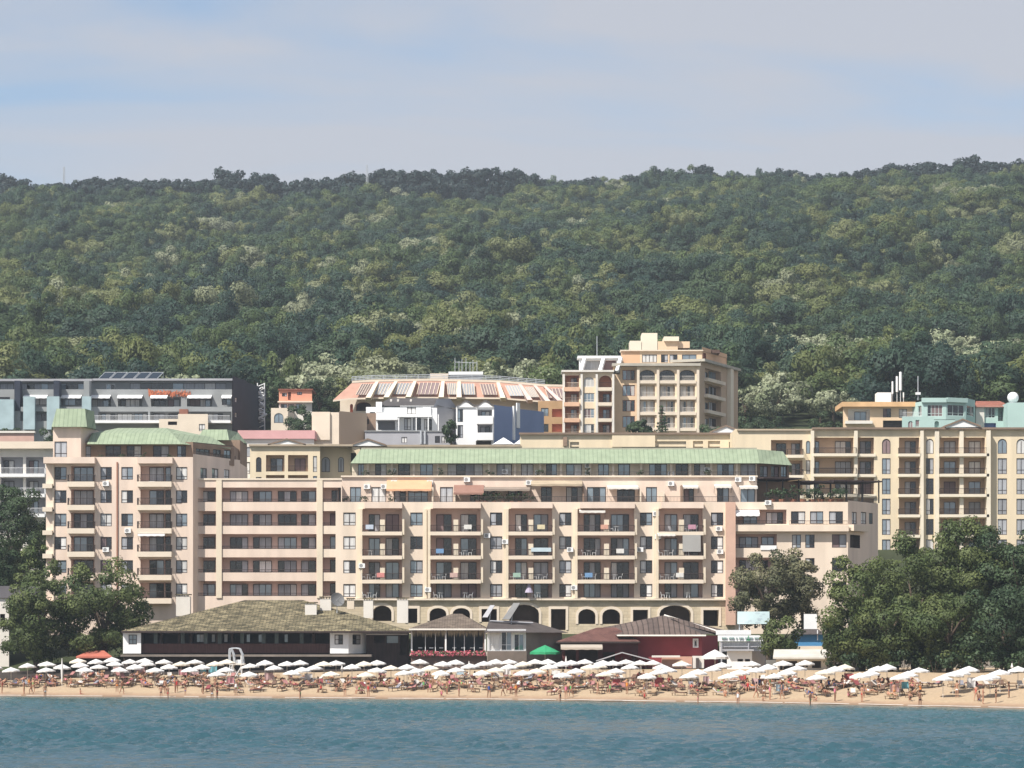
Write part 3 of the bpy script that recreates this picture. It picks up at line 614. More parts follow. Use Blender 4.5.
ci.inputs['Collection'].default_value = pc; ci.inputs['Separate Children'].default_value = True; ci.inputs['Reset Children'].default_value = True
iop.inputs['Pick Instance'].default_value = True
def rnd(dt, lo, hi, seed):
    r = ng.nodes.new('FunctionNodeRandomValue'); r.data_type = dt
    if dt == 'FLOAT': r.inputs[2].default_value, r.inputs[3].default_value = lo, hi; o = r.outputs[1]
    elif dt == 'INT': r.inputs[4].default_value, r.inputs[5].default_value = lo, hi; o = r.outputs[2]
    else: r.inputs[0].default_value, r.inputs[1].default_value = lo, hi; o = r.outputs[0]
    r.inputs['Seed'].default_value = seed; return o
L = ng.links.new
L(gi.outputs[0], m2p.inputs['Mesh']); L(m2p.outputs['Points'], iop.inputs['Points']); L(ci.outputs[0], iop.inputs['Instance'])
L(rnd('INT', 0, 6, 3), iop.inputs['Instance Index']); L(rnd('FLOAT_VECTOR', (-.08, -.08, 0), (.08, .08, 6.28), 4), iop.inputs['Rotation'])
L(rnd('FLOAT_VECTOR', (.7, .7, .68), (1.65, 1.65, 1.5), 5), iop.inputs['Scale']); L(iop.outputs[0], go.inputs[0])
md = forest.modifiers.new('set_out', 'NODES'); md.node_group = ng

# the air: even haze, far things fade to blue
hm = bpy.data.materials.new('haze_air'); hm.use_nodes = True; hn = hm.node_tree.nodes; hn.remove(hn['Principled BSDF'])
pv = hn.new('ShaderNodeVolumePrincipled'); pv.inputs['Color'].default_value = (0.82, 0.90, 1.0, 1); pv.inputs['Density'].default_value = 0.000105; pv.inputs['Anisotropy'].default_value = 0.25
hm.node_tree.links.new(pv.outputs[0], hn['Material Output'].inputs['Volume'])
mb = MB(); mb.box(-1600, 1600, -450, 2400, -9, 335, hm); tag(mb.build('haze'), kind='stuff')

PATHM = patterned('dark_boardwalk_planks', (0.075, 0.058, 0.048), (0.055, 0.042, 0.036), (0.02, 0.016, 0.014), 1, 3.0, .16, .9, .03, var=.3)  # dark planked strip added over the pale sand behind the umbrellas
px_ = np.arange(-110, 111, 2.0); me = grid_mesh('path', px_, np.array([396.2, 399, 402, 405, 410.2]), lambda X, Y: np.where(X > 40, -6.0, beach(Y - Yw(X)) + .10))
me.materials.append(PATHM); tag(link('path', me), kind='structure')
# ---------------------------------------------------------------- the long seafront hotel
FL = [482, 505.3, 528.6, 551.9, 575.2, 598.5]
h = Bld('seafront_hotel', 'long pink and cream balconied hotel with green roofs right behind the beach', 'hotel', P(392, 628, 440))
T = Plane(46, 429.4, 193, 429.4)
ops = []
for k, b in enumerate(FL):
    for (a, c) in ((54.5, 66.5), (100.5, 111.8), (121.3, 133), (176, 187.3)): ops.append(('w', a, c, b - 15, b - 2.3))
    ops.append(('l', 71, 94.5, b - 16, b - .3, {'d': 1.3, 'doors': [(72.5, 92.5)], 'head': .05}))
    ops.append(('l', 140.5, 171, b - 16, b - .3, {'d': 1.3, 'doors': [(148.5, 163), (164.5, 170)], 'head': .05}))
h.facade(T, 46, 193, 457, 655, ops)
for k, b in enumerate([457.5] + FL):
    if k == 0:
        h.balcony(T, 45, 96, b + .2, 1.5, 6.2, PINK, rail=False); h.balcony(T, 138.5, 173.5, b + .2, 1.5, 6.2, PINK, rail=False); continue
    h.balcony(T, 68.5, 95.5, b, 1.3, 5.2); h.balcony(T, 138, 172.5, b, 1.4, 5.2); h.balcony(T, 43.5, 53, b + 2, 1.0, 4.5, rail=False)
    h.part('pier', T, 52.8, 54, b - 19, b + 6, -.1, .25, TRIM)
for (x, y) in ((106, 486), (106, 552), (128, 533), (152, 486)): h.ac(T, x, y)
h.part('downpipe', T, 116.6, 117.8, 462, 620, 0, .18, mat('rust_red_pipe', (0.32, 0.15, 0.10), 0.7))
h.awning(T, 139, 166, 532.5, 534.5, 1.6, WHITE)
Ts = Plane(193, 429.4, 240, 444.5)
h.facade(Ts, 193, 240, 457, 655, [('w', 200.5, 207, 468, 478.5), ('w', 212, 218.5, 468.5, 478.5), ('w', 224, 229.5, 469.5, 479)], PINK)
a, b_ = T.p0, T.p1; c_ = Ts.p1
h.shell([(a.x, a.y), (b_.x, b_.y), (c_.x, c_.y), (c_.x, 457), (a.x, 457)], Zp(655, 429.4), Zp(457, 429.4), PINK, mat('terrace_paving', (0.42, 0.34, 0.27), .9), skip=2, parapet=.9)
# penthouse of the tower under its green mansard
T2 = Plane(70, 433, 193, 433); T2s = Plane(193, 433, 234, 442)
h.facade(T2, 70, 193, 442, 462, [('w', 75.5, 91, 446, 457.8, {'s': 3}), ('w', 105.5, 121, 445.5, 457.5), ('w', 126.5, 141.5, 445.5, 457.5), ('w', 153, 169, 445.5, 457.5), ('w', 177, 186, 445.5, 457.5)], BROWNW)
h.facade(T2s, 193, 234, 444.5, 464, [('w', 196, 210, 449, 460, {'s': 3}), ('w', 213, 221, 449.5, 460.5), ('w', 224, 231, 450, 460.5)], BROWNW); h.rail(Ts, 194, 236, 459.5, -.1, .9)
h.shell([(T2.p0.x, 433), (T2.p1.x, 433), (T2s.p1.x, 442), (T2s.p1.x, 454), (T2.p0.x, 454)], Zp(462, 433), Zp(442, 433), BROWNW, skip=2)
h.rail(T, 97, 138, 457, -.1, .9)
TT = Plane(53, 431.5, 81, 431.5); TTs = Plane(81, 431.5, 94, 436)
h.facade(TT, 53, 81, 427, 460, [('w', 54.5, 67, 441.5, 457.5)], PINK); h.facade(TTs, 81, 94, 427, 460, [], PINK)
h.shell([(TT.p0.x, 431.5), (TT.p1.x, 431.5), (TTs.p1.x, 436), (TTs.p1.x, 443), (TT.p0.x, 443)], Zp(460, 432), Zp(427, 432), PINK, skip=2)
mb = MB()
def fr(l, r, y0, y1): return [(Xp(l, y0), y0), (Xp(r, y0), y0), (Xp(r + 9, y0 + 5), y0 + 5), (Xp(r + 9, y1), y1), (Xp(l, y1), y1)]
mb.frustum(fr(51.5, 87, 430.6, 444), Zp(427, 431), fr(56.5, 85, 432.2, 442.5), Zp(408, 431), GREENROOF)
mb.build('mansard_roof', h.root)
mb = MB()
e = [(Xp(87, 431.2), 431.2), (Xp(182, 431.2), 431.2), (Xp(231, 441), 441), (Xp(231, 457), 457), (Xp(87, 457), 457)]
i_ = [(Xp(92, 434.5), 434.5), (Xp(172, 434.5), 434.5), (Xp(212, 443), 443), (Xp(212, 455), 455), (Xp(92, 455), 455)]
ze, zi = Zp(444, 431), Zp(432.5, 433); mb.frustum(e, ze, i_, zi, GREENROOF)
mb.frustum(i_, zi + .003, [(Xp(118, 442), 442), (Xp(166, 442), 442), (Xp(176, 446), 446), (Xp(176, 451), 451), (Xp(118, 451), 451)], Zp(427.5, 441), GREENROOF)
mb.build('mansard_roof', h.root)
mb = MB(); mb.frustum([(Xp(196, 448), 448), (Xp(229, 448), 448), (Xp(247, 456), 456), (Xp(247, 464), 464), (Xp(196, 464), 464)], Zp(440, 448), [(Xp(203, 450), 450), (Xp(227, 450), 450), (Xp(238, 456), 456), (Xp(238, 462), 462), (Xp(203, 462), 462)], Zp(429.5, 450), GREENROOF)
mb.build('mansard_roof', h.root)
h.part('stair_tower', Plane(200, 449, 240, 449), 203, 240, 440, 480, -12, 0, BROWNW)

# loggia wing
Wl = Plane(188, 431, 338, 431); LR = [(487.5, 502), (511, 525.8), (534, 549), (557.3, 572.5), (581, 596)]
ops = []
for k, (y0, y1) in enumerate(LR):
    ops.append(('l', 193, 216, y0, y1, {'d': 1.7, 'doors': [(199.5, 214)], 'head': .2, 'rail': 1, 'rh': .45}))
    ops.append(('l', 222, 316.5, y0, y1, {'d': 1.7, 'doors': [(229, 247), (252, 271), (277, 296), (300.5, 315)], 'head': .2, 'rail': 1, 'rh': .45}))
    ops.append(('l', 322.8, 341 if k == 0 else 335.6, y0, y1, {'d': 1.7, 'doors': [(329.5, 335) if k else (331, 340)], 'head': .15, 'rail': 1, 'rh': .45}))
WIN = [(343.3, 355.7), (410.3, 422.7), (490, 502.3), (559.3, 571.5), (640, 652.3), (711, 723.3)]
BAY = [(362, 402), (430, 480.5), (508, 552), (577, 634), (658, 702.5)]
CR = [(512.5, 525.5), (536.3, 549.3), (560.3, 573.3), (584, 597)]
AR = [('A', 372.5, 391.5, 605.5, 621), ('v', 407.5, 417.3, 608.5, 623), ('A', 429.5, 446.3, 608, 621), ('A', 452.5, 470, 608, 621), ('v', 481.5, 496.8, 609, 622), ('A', 509.3, 539, 604.5, 624),
      ('v', 551, 565.8, 609, 630), ('A', 578.3, 595.5, 609, 624), ('A', 602.3, 620.3, 609, 624), ('v', 633, 648, 609.8, 624), ('A', 659.5, 691, 605.3, 624), ('v', 703.3, 718.7, 610, 626)]
h.facade(Wl, 188, 322, 479, 660, [o for o in ops if o[1] < 320])
h.facade(Wl, 322.01, 342, 479, 502, [o for o in ops if o[1] > 320][:1])
h.part('cornice', Wl, 188, 342, 478.3, 480, -.4, .15, TRIM)
h.part('pilaster', Wl, 216.2, 221.8, 480.2, 598, 0, .18, CREAM); h.part('pilaster', Wl, 316.9, 322.6, 480.2, 598, 0, .18, CREAM)
# long central front
C = Plane(322, 431, 735, 431); cw = PINKC
ops2 = [o for o in ops if o[1] > 320][1:]
for (y0, y1) in CR:
    for (a, b) in WIN: ops2.append(('w', a, b, y0, y1))
for (a, b) in BAY:
    for q, yb in enumerate([532, 556, 580, 598]):
        w = b - a; dl = [(a + w * .16, a + w * .44), (a + w * .58, a + w * .92)] if w < 48 else [(a + w * .12, a + w * .42), (a + w * .60, a + w * .92)]
        ops2.append(('l', a + 1, b, yb - 23.3 if q < 3 else yb - 16, yb - .4, {'d': 1.5, 'doors': dl, 'head': .22 if q < 3 else .1}))
h.facade(C, 322.02, 735, 502, 599.5, ops2, cw)
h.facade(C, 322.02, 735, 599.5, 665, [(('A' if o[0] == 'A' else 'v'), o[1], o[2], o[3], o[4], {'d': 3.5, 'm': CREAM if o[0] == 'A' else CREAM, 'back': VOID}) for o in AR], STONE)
for o in AR:
    a, b, y0, y1 = o[1:5]; mb = MB(); u0, u1 = C.u(a), C.u(b); z1, z0 = C.z(a, y0), C.z(a, y1); w, hh = u1 - u0, z1 - z0
    ins, out = outline(w, hh, o[0] == 'A'), [(x, z) for x, z in outline(w + .7, hh + .38, o[0] == 'A')]; n = len(ins); um = (u0 + u1) / 2
    for q in range(1, n):
        q2 = (q + 1) % n
        mb.face([C.pt(um + ins[q][0], z0 + ins[q][1], .1), C.pt(um + out[q][0], z0 + out[q][1], .1), C.pt(um + out[q2][0], z0 + out[q2][1], .1), C.pt(um + ins[q2][0], z0 + ins[q2][1], .1)][::-1], TRIM)
        mb.face([C.pt(um + out[q][0], z0 + out[q][1], .1), C.pt(um + out[q2][0], z0 + out[q2][1], .1), C.pt(um + out[q2][0], z0 + out[q2][1], 0), C.pt(um + out[q][0], z0 + out[q][1], 0)], TRIM)
    mb.build('arch_surround' if o[0] == 'A' else 'opening_surround', h.root)
h.part('ledge', C, 323, 734, 598.6, 600.3, 0, .55, TRIM)
for (a, b) in BAY:
    for q, yb in enumerate([508, 532, 556, 580]):
        if q == 0: h.balcony(C, a + 3, b + .5, 502.6, 1.5, 6.0, PINK, rail=False); continue
        o = h.balcony(C, a + .5, b + .5, yb, 1.5, 3.6, TRIM, h=.95)
        m_ = MB(); h.pbox(C, (a + b) / 2 - 1.6, (a + b) / 2 + 3.2, yb - 12, yb - .05, -.2, 1.42, CREAM, m_); m_.build('divider', o)
        m_ = MB(); h.pbox(C, b + .6, b + 2.6, yb - 12.5, yb + 3.0, 0.003, 1.4, CREAM, m_); m_.build('end_pier', o)
    h.part('fin_wall', C, a - 2.2, a + .4, 509, 598.4, 0, .5, CREAM)
for (a, b) in WIN: h.part('pilaster', C, b + 1.5, b + 4.0, 509, 598.4, 0, .22, CREAM)
for (x, y, ou) in ((658, 539, 0), (656, 516, 0), (570, 552, .2), (640, 552, .2), (719, 531, 0), (720, 554, 0), (505, 544, .2), (362, 568, .3), (574, 590, .2), (428, 592, .2), (487, 538, .2)): h.ac(C, x, y, ou)
h.part('shade_sheet', C, 682, 700, 535.3, 552, 1.52, 1.56, mat('grey_mesh_cloth', (0.36, 0.35, 0.33), .9, .06))
h.part('banner_sheet', C, 531, 551, 548, 552, 1.46, 1.56, mat('pale_blue_sheet', (0.50, 0.60, 0.64), .8))
h.awning(C, 579, 605, 509.6, 511.3, 1.6, OFFW); h.awning(C, 657, 675, 533, 534.5, 1.6, OFFW)
# set-back terrace storey and penthouse
Ct = Plane(341, 434.6, 757, 434.6)
tw = [(350, 361), (371.5, 386), (394, 406), (408, 428), (440, 453), (470, 480), (483, 492), (508, 522), (541, 552), (566, 583), (587, 606), (617, 635), (646, 657), (684, 694), (717, 729), (740.5, 755)]
h.facade(Ct, 341, 757, 476.5, 506, [('w', a, b, 487, 503, {'t': 0}) for a, b in tw], PINK)
h.part('cornice', Ct, 341, 757.5, 475.6, 477.2, -.4, .3, TRIM)
h.rail(C, 342, 440, 502, -.1, .8); h.rail(C, 440, 560, 502, -.1, .8); h.rail(C, 560, 735, 502, -.1, .8)
for (x, y) in ((367, 489), (384, 489), (394, 485), (430, 485), (467, 482), (529, 485), (671, 486), (738, 482), (761, 481)): h.ac(Ct, x if x < 757 else 752, y, .02)
OAWN = mat('orange_canvas', (0.60, 0.34, 0.20), .85, .08); MAWN = mat('maroon_canvas', (0.27, 0.15, 0.115), .85, .1); GAWN = mat('grey_brown_canvas', (0.26, 0.21, 0.17), .85, .15)
h.awning(Ct, 387, 432, 480, 490, 2.6, OAWN); h.awning(Ct, 454, 484, 485, 493.5, 2.6, MAWN); h.awning(Ct, 484, 530, 487, 490, 2.8, GAWN); h.awning(Ct, 531, 582, 480.5, 485, 2.8, mat('sand_canvas', (0.42, 0.34, 0.24), .9, .15))
h.awning(Ct, 607, 638, 485.5, 488, 2.2, OFFW); h.awning(Ct, 739, 757, 485.5, 487.5, 1.4, OFFW); h.awning(Ct, 714, 731, 484.5, 486.5, 1.2, OFFW); h.awning(Ct, 682, 698, 485, 487, 1.2, OFFW)
for x, y in ((433, 488), (455, 492), (583, 487), (640, 490), (663, 492), (681, 486)): h.part('divider', Ct, x - .8, x + .8, y, 506, .05, 2.2, TRIM if x not in (583, 681) else BROWNW)
Cp = Plane(352, 438, 757, 438)
pw = [(358, 364), (375, 386.5), (398, 410), (420, 433), (447.5, 483), (496.5, 512), (521, 533.5), (546, 557), (566, 582), (598, 609), (618, 630), (649, 667), (675.5, 688), (694, 705.5), (717, 734), (740.5, 755.5)]
h.facade(Cp, 352, 757, 461, 479, [('w', a, b, 464, 477, {'t': 0}) for a, b in pw], CREAM)
Cps = Plane(757, 438, 789, 443)
h.facade(Cps, 757, 789, 461, 479, [('w', 760, 768, 466, 477), ('w', 771, 779, 466, 477), ('w', 781, 787, 466, 477)], BROWNW)
for (x, y) in ((393, 473), (505, 474), (538, 475), (588, 468), (588, 475), (707, 472), (671, 476)): h.ac(Cp, x, y)
h.rail(Ct, 352, 500, 476.5, -.1, .7); h.rail(Ct, 500, 640, 476.5, -.1, .7); h.rail(Ct, 640, 757, 476.5, -.1, .7)
for x in (368, 392, 414, 438, 489, 515, 540, 561, 590, 613, 641, 671, 690, 711, 736.5): h.part('column', Cp, x - 1.1, x + 1.1, 463.4, 478.5, .3, .75, TRIM)
mb = MB()
e = [(Xp(350.5, 436.3), 436.3), (Xp(760, 436.3), 436.3), (Xp(792, 441.5), 441.5), (Xp(792, 460), 460), (Xp(350.5, 460), 460)]
t_ = [(Xp(361, 440), 440), (Xp(757, 440), 440), (Xp(783, 445), 445), (Xp(783, 458), 458), (Xp(361, 458), 458)]
mb.frustum(e, Zp(463.2, 436.3), t_, Zp(449.3, 440), GREENROOF); mb.build('mansard_roof', h.root)
h.part('roof_ridge', Plane(361, 440, 757, 440), 361, 757, 447.6, 449.3, -14, -.3, mat('pale_ridge_cap', (0.34, 0.33, 0.26), .9))
h.shell([(C.p0.x, 431), (C.p1.x, 431), (C.p1.x, 462), (C.p0.x, 462)], Zp(660, 431), Zp(502.5, 431), PINK, mat('terrace_paving', (0.42, 0.34, 0.27), .9), skip=1, parapet=.5)
h.shell([(Wl.p0.x, 431), (Wl.p1.x, 431), (Wl.p1.x, 462), (Wl.p0.x, 462)], Zp(660, 431), Zp(479.5, 431), PINK, skip=1, parapet=.5)
h.shell([(Ct.p0.x, 434.6), (Ct.p1.x, 434.6), (Ct.p1.x, 460), (Ct.p0.x, 460)], Zp(506, 434.6), Zp(476.9, 434.6), PINK, skip=1, parapet=.25)
h.shell([(Cp.p0.x, 438), (Cp.p1.x, 438), (Cps.p1.x, 443), (Cps.p1.x, 459), (Cp.p0.x, 459)], Zp(479, 438), Zp(461.5, 438), CREAM, skip=2)
# stepped end wing
E = Plane(735, 431, 848, 431); Es = Plane(848, 431, 878, 441)
ops = [('l', 735.6, 786.5, 509.5, 524, {'d': 1.6, 'doors': [(744, 758), (767, 784)], 'rail': 1, 'rh': .5}), ('w', 791, 805.3, 511.3, 523.8), ('w', 810, 823.3, 511.3, 523.8), ('w', 829, 843, 511.3, 523.8)]
for q, (y0, y1) in enumerate(((534, 548), (557.5, 572), (581, 596))):
    ops += [('l', 735.6, 776.8, y0, y1, {'d': 1.6, 'doors': [(740, 759), (762, 775)], 'rail': 1, 'rh': .5}), ('w', 792, 801, y0 + .6, y1), ('w', 805.3, 814.6, y0 + .6, y1), ('w', 832, 846.5, y0 + .3, y1 - .3)]
h.facade(E, 735.01, 848, 502, 665, ops, PINKC)
h.facade(Es, 848, 878, 502, 665, [('w', 852, 857, 512, 524), ('w', 861, 866.5, 512, 524), ('w', 869, 873, 513, 524), ('v', 850, 860, 535, 548, {'d': 1})], PINK)
h.balcony(E, 735, 848, 525.2, 0.9, 6.3, PINKC, rail=False); h.balcony(Es, 848, 864, 525.2, 0.9, 6.3, PINKC, rail=False)
h.rail(E, 789, 847, 525, .8, .6); h.awning(E, 734.5, 759, 510, 514.5, 1.2, WHITE)
h.part('pier', C, 725.5, 734.9, 502.5, 625, .003, 1.3, mat('rose_stucco', (0.58, 0.38, 0.29), .9, .08))
h.ac(E, 768, 505); h.part('balcony_sheet', E, 760.5, 776.5, 545.5, 550, .05, .12, WHITE)
h.shell([(E.p0.x, 431), (E.p1.x, 431), (Es.p1.x, 441), (Es.p1.x, 462), (E.p0.x, 462)], Zp(665, 431), Zp(502.4, 431), PINK, skip=2, parapet=.4)
h.part('terrace_room', Plane(757, 438, 790, 438), 757.2, 800, 482, 506, -9, 0, BROWNW)
mb = MB(); s0 = Plane(762, 434, 872, 441)
for (xa, xb, ya, yb) in ((762, 800, 477.5, 480), (800, 832, 481, 484.5), (832, 880, 480.5, 483)):
    h.pbox(s0, xa, xb, ya, ya + 1.4, -7, 0.6, mat('dark_brown_canvas', (0.05, 0.035, 0.035), .9, .2), mb)
for xa in range(766, 880, 16): h.pbox(s0, xa, xa + .8, 480, 503, 0, .2, DARKM, mb); h.pbox(s0, xa + 4, xa + 4.8, 480, 503, -6.2, -6, DARKM, mb)
mb.build('pergola', h.root); h.rail(E, 762, 848, 502.3, -.1, 1.1, DARKM); h.rail(Es, 848, 877, 502.3, -.1, 1.1, DARKM)
h.done()

# ---------------------------------------------------------------- yellow hotel behind
y = Bld('yellow_hotel', 'long yellow stuccoed hotel with arched windows and white gables behind the green roofed one', 'hotel', P(640, 560, 530), YELLOW, YINNER, YTRIM)
B1 = Plane(247, 520, 352, 520)
ops = [('a', 256, 261.5, 457, 472), ('l', 266, 284.5, 455, 471.5, {'d': 1.6, 'doors': [(270, 282)], 'rail': 1}), ('l', 288, 308, 455, 471.5, {'d': 1.6, 'doors': [(294, 305)], 'rail': 1}), ('w', 313, 317, 456, 472)]
ops += [(o[0].replace('a', 'w'), o[1], o[2], o[3] + 20, o[4] + 20, *o[5:]) for o in ops]
y.facade(B1, 250, 320, 446, 520, ops); B1b = Plane(320, 523, 360, 523)
y.facade(B1b, 320, 360, 447, 520, [('a', 321.5, 330, 457, 472), ('a', 338, 344, 457, 472), ('v', 351, 356, 453, 462, {'d': 1})])
B2 = Plane(352, 524, 737, 524)
y.facade(B2, 352, 520, 446.5, 520, []); y.facade(B2, 520.01, 737, 434.5, 520, [('v', 570, 579, 442, 452, {'d': 1}), ('v', 622, 686, 441.3, 452, {'d': 1.5}), ('l', 693, 703, 441, 452, {}), ('l', 708, 720, 441, 452, {}), ('v', 729, 734, 442, 452, {})])
for (xa, xb, yy, pl) in ((250, 352, 446, B1), (352.2, 519.8, 446.5, B2), (520, 737, 434.3, B2)): y.part('cornice', pl, xa - 1, xb + 1, yy - 1.6, yy + .4, -.6, .5, mat('brown_eaves', (0.22, 0.16, 0.12), .9) if yy < 440 else mat('dull_eaves', (0.38, 0.31, 0.23), .9))
y.shell([(Xp(250, 520), 520), (Xp(352, 520), 520), (Xp(352, 540), 540), (Xp(250, 540), 540)], Zp(520, 520), Zp(446, 520), YELLOW)
y.shell([(Xp(352, 524), 524), (Xp(737, 524), 524), (Xp(737, 545), 545), (Xp(352, 545), 545)], Zp(520, 524), Zp(446.6, 524), YELLOW)
y.part('attic_storey', B2, 520.3, 736.5, 434.6, 447, -20, -.3, YELLOW)
y.part('attic_step', B2, 612, 655, 433, 447, -6, .4, YELLOW); y.part('stair_house', B2, 563, 567, 437, 446, 0, .4, BROWNW)
def pediment(pl, xa, xb, ya, yb, out=.3):
    mb = MB(); u0, u1 = pl.u(xa), pl.u(xb); z0, z1 = pl.z(xa, yb), pl.z(xa, ya); um = (u0 + u1) / 2
    for (o0, o1, k, m) in ((-6, out, 1.0, OFFW),):
        f_ = [pl.pt(u0, z0, o1), pl.pt(u1, z0, o1), pl.pt(um, z1, o1)]; bk = [pl.pt(u0, z0, o0), pl.pt(u1, z0, o0), pl.pt(um, z1, o0)]
        mb.face(f_, WHITE)
    rm = mat('brown_eaves', (0.22, 0.16, 0.12), .9)
    for (a, b) in ((0, 2), (2, 1)):
        d = [pl.pt((u0, u1, um)[q], (z0, z0, z1)[q], 0) for q in (a, b)]
        for q in (0,): mb.mesh([d[0] + Vector((*(pl.n * (out + .2)), 0)), d[1] + Vector((*(pl.n * (out + .2)), 0)), d[1] - Vector((*(pl.n * 6), 0)), d[0] - Vector((*(pl.n * 6), 0)),
                d[0] + Vector((*(pl.n * (out + .2)), .28)), d[1] + Vector((*(pl.n * (out + .2)), .28)), d[1] - Vector((*(pl.n * 6), -.28)), d[0] - Vector((*(pl.n * 6), -.28))], [(0, 1, 5, 4), (4, 5, 6, 7), (0, 3, 2, 1), (1, 2, 6, 5), (3, 0, 4, 7)], rm)
    return mb.build('pediment', y.root)
pediment(B1, 268, 306, 440, 445.6); pediment(B1b, 350, 386, 440, 446); pediment(B2, 710, 742, 426.5, 433)
B3 = Plane(735, 508, 815, 517); B3b = Plane(815, 517, 1130, 512)
B3c = Plane(735, 512, 1140, 512); fl = [437.5, 457.8, 478, 498.3, 518.6, 539]
ops = []
for k, y0 in enumerate(fl):
    y1 = y0 + 16.3; kw = 'a' if k == 0 else 'w'; w0 = y0 + (1.3 if k == 0 else .4)
    ops += [('l', 771, 802.5, y0 + 2.5, y1 + 1, {'d': 1.7, 'doors': [(777, 787), (792, 801)], 'rail': 1}), (kw, 806, 810.3, w0 + 2, y1), ('l', 814.5, 853.5, y0, y1, {'d': 1.7, 'doors': [(816, 820), (836, 852)], 'rail': 1}),
            ('l', 857.5, 874, y0, y1, {'d': 1.7, 'doors': [(861, 872)], 'rail': 1}), (kw, 882, 890.6, w0, y1), ('l', 899, 919.3, y0, y1, {'d': 1.7, 'doors': [(906, 917)], 'rail': 1}), (kw, 926, 933.7, w0, y1),
            ('l', 940, 959, y0, y1, {'d': 1.7, 'doors': [(945, 957)], 'rail': 1}), ('l', 963.5, 985, y0, y1, {'d': 1.7, 'doors': [(970, 982)], 'rail': 1}), (kw, 997.7, 1007, w0, y1), (kw, 1016.5, 1026, w0, y1)]
y.facade(B3c, 735.01, 1125, 429, 620, ops)
y.part('cornice', B3c, 737, 812, 429.4, 430.8, -1, .35, mat('dull_eaves', (0.38, 0.31, 0.23), .9)); y.part('cornice', B3c, 812.2, 1126, 427.6, 429.6, -1, .7, mat('brown_eaves', (0.22, 0.16, 0.12), .9))
y.shell([(B3c.p0.x, 512), (B3c.p1.x, 512), (B3c.p1.x, 545), (B3c.p0.x, 545)], Zp(620, 512), Zp(429.2, 512), YELLOW)
for k, y0 in enumerate(fl[:5]):
    yb = y0 + 16.4
    y.balcony(B3c, 787, 803, yb + 1.3, 1.3, 3, YTRIM); y.balcony(B3c, 813, 856, yb, 1.5, 2.8, YTRIM); y.balcony(B3c, 856.3, 875.5, yb, .35, 2.8, YTRIM, rail=False); y.balcony(B3c, 898, 920.3, yb, .9, 2.8, YTRIM); y.balcony(B3c, 939, 988, yb, 1.3, 2.8, YTRIM)
for (xa, xb, o) in ((810.6, 813.8, .7), (853.8, 857.2, .7), (959.3, 963.2, .5), (985.6, 989.5, 1.3), (919.8, 923, .9), (934.5, 938.7, .5)): y.part('pilaster', B3c, xa, xb, 431, 600, .004, o, YTRIM)
pediment(B3c, 944, 980, 420.5, 427.4, .8); y.done()
# ---------------------------------------------------------------- buildings on the slope behind
def pfoot(*pts): return [(Xp(a, b), b) for a, b in pts]
# grey terraced block with navy end wall
g = Bld('terraced_block', 'grey terraced block with white awnings and a navy end wall under the wood', 'apartment block', P(120, 470, 605), GREYW, GREYW, LGREY)
G0 = Plane(-60, 606, 232, 606); G1 = Plane(-60, 603, 232, 603); G2 = Plane(-60, 600, 232, 600)
xs = [-8, 22, 62, 95]
g.facade(G0, -60, 232, 380, 392, [('w', -20, 14, 383.5, 389.5, {'s': 5, 't': 0}), ('w', 20, 55, 383.5, 389.5, {'s': 5, 't': 0}), ('w', 60, 84, 383.5, 389.5, {'s': 4, 't': 0}), ('w', 106, 115, 384, 391, {'s': 2, 't': 0, 'fr': WFRAME}), ('w', 130, 226, 383, 389.5, {'s': 9, 't': 0})])
g.part('roof_slab', G0, -60, 93, 379.3, 381.6, -10, 1.2, LGREY); g.part('roof_slab', G0, 93.3, 233, 379, 381, -10, 1.2, LGREY)
g.facade(G1, -60, 232, 389.3, 409, [('w', -14, 10, 397, 405, {'s': 4, 't': 0}), ('w', 24, 47, 397, 405, {'s': 3, 't': 0}), ('w', 62, 82, 398, 405.5, {'s': 3, 't': 0}), ('l', 88, 111, 397, 406.5, {'d': 1.5, 'doors': [(91, 108)]}), ('l', 118, 142, 397, 406.5, {'d': 1.5, 'doors': [(120, 139)]}), ('l', 151, 181, 397, 406.5, {'d': 1.5, 'doors': [(153, 165), (167, 179)]}), ('l', 187, 212, 397, 406.5, {'d': 1.5, 'doors': [(189, 210)]}), ('w', 222, 231, 397, 405)])
g.facade(G2, -60, 232, 406.8, 470, [('l', 98, 148, 411.5, 422, {'d': 2, 'doors': [(100, 114), (116, 131), (133, 146)], 'head': .1}), ('l', 150, 231.5, 411.5, 422, {'d': 2, 'doors': [(152, 164), (167, 178), (190, 204), (207, 222)], 'head': .1}),
                                       ('l', 20, 48, 411.5, 421, {'d': 1.5, 'doors': [(23, 46)]}), ('l', 62, 80, 411.5, 421, {'d': 1.5, 'doors': [(63, 78)]})])
for (a, b) in ((88, 111), (118, 143), (188, 212), (24, 48), (62, 82), (151, 168), (222, 232)): g.awning(G1, a, b, 395, 397.6, 1.6, WHITE)
for (a, b) in ((-2, 15), (24.5, 36), (48, 60.5), (83, 92)): g.part('glazed_bay', G2, a, b, 397 if a > 20 else 400, 430, 0.003, 1.6, mat('pale_aqua_glass', (0.36, 0.46, 0.48), .15, .12, .5, spec=.6))
for a in (-22, 21, 60, 90): g.part('fin_wall', G1, a - 4, a + 1.5, 382, 412, 0, 3.2, NAVY if a != 90 else GREYW)
g.part('terrace_slab', G2, 95, 232, 421.5, 424, .004, 3.0, WHITE); g.rail(G2, 96, 180, 421.5, 2.8, 1, WFRAME); g.rail(G2, 205, 231, 421.5, 2.8, 1, WFRAME)
mb = MB()
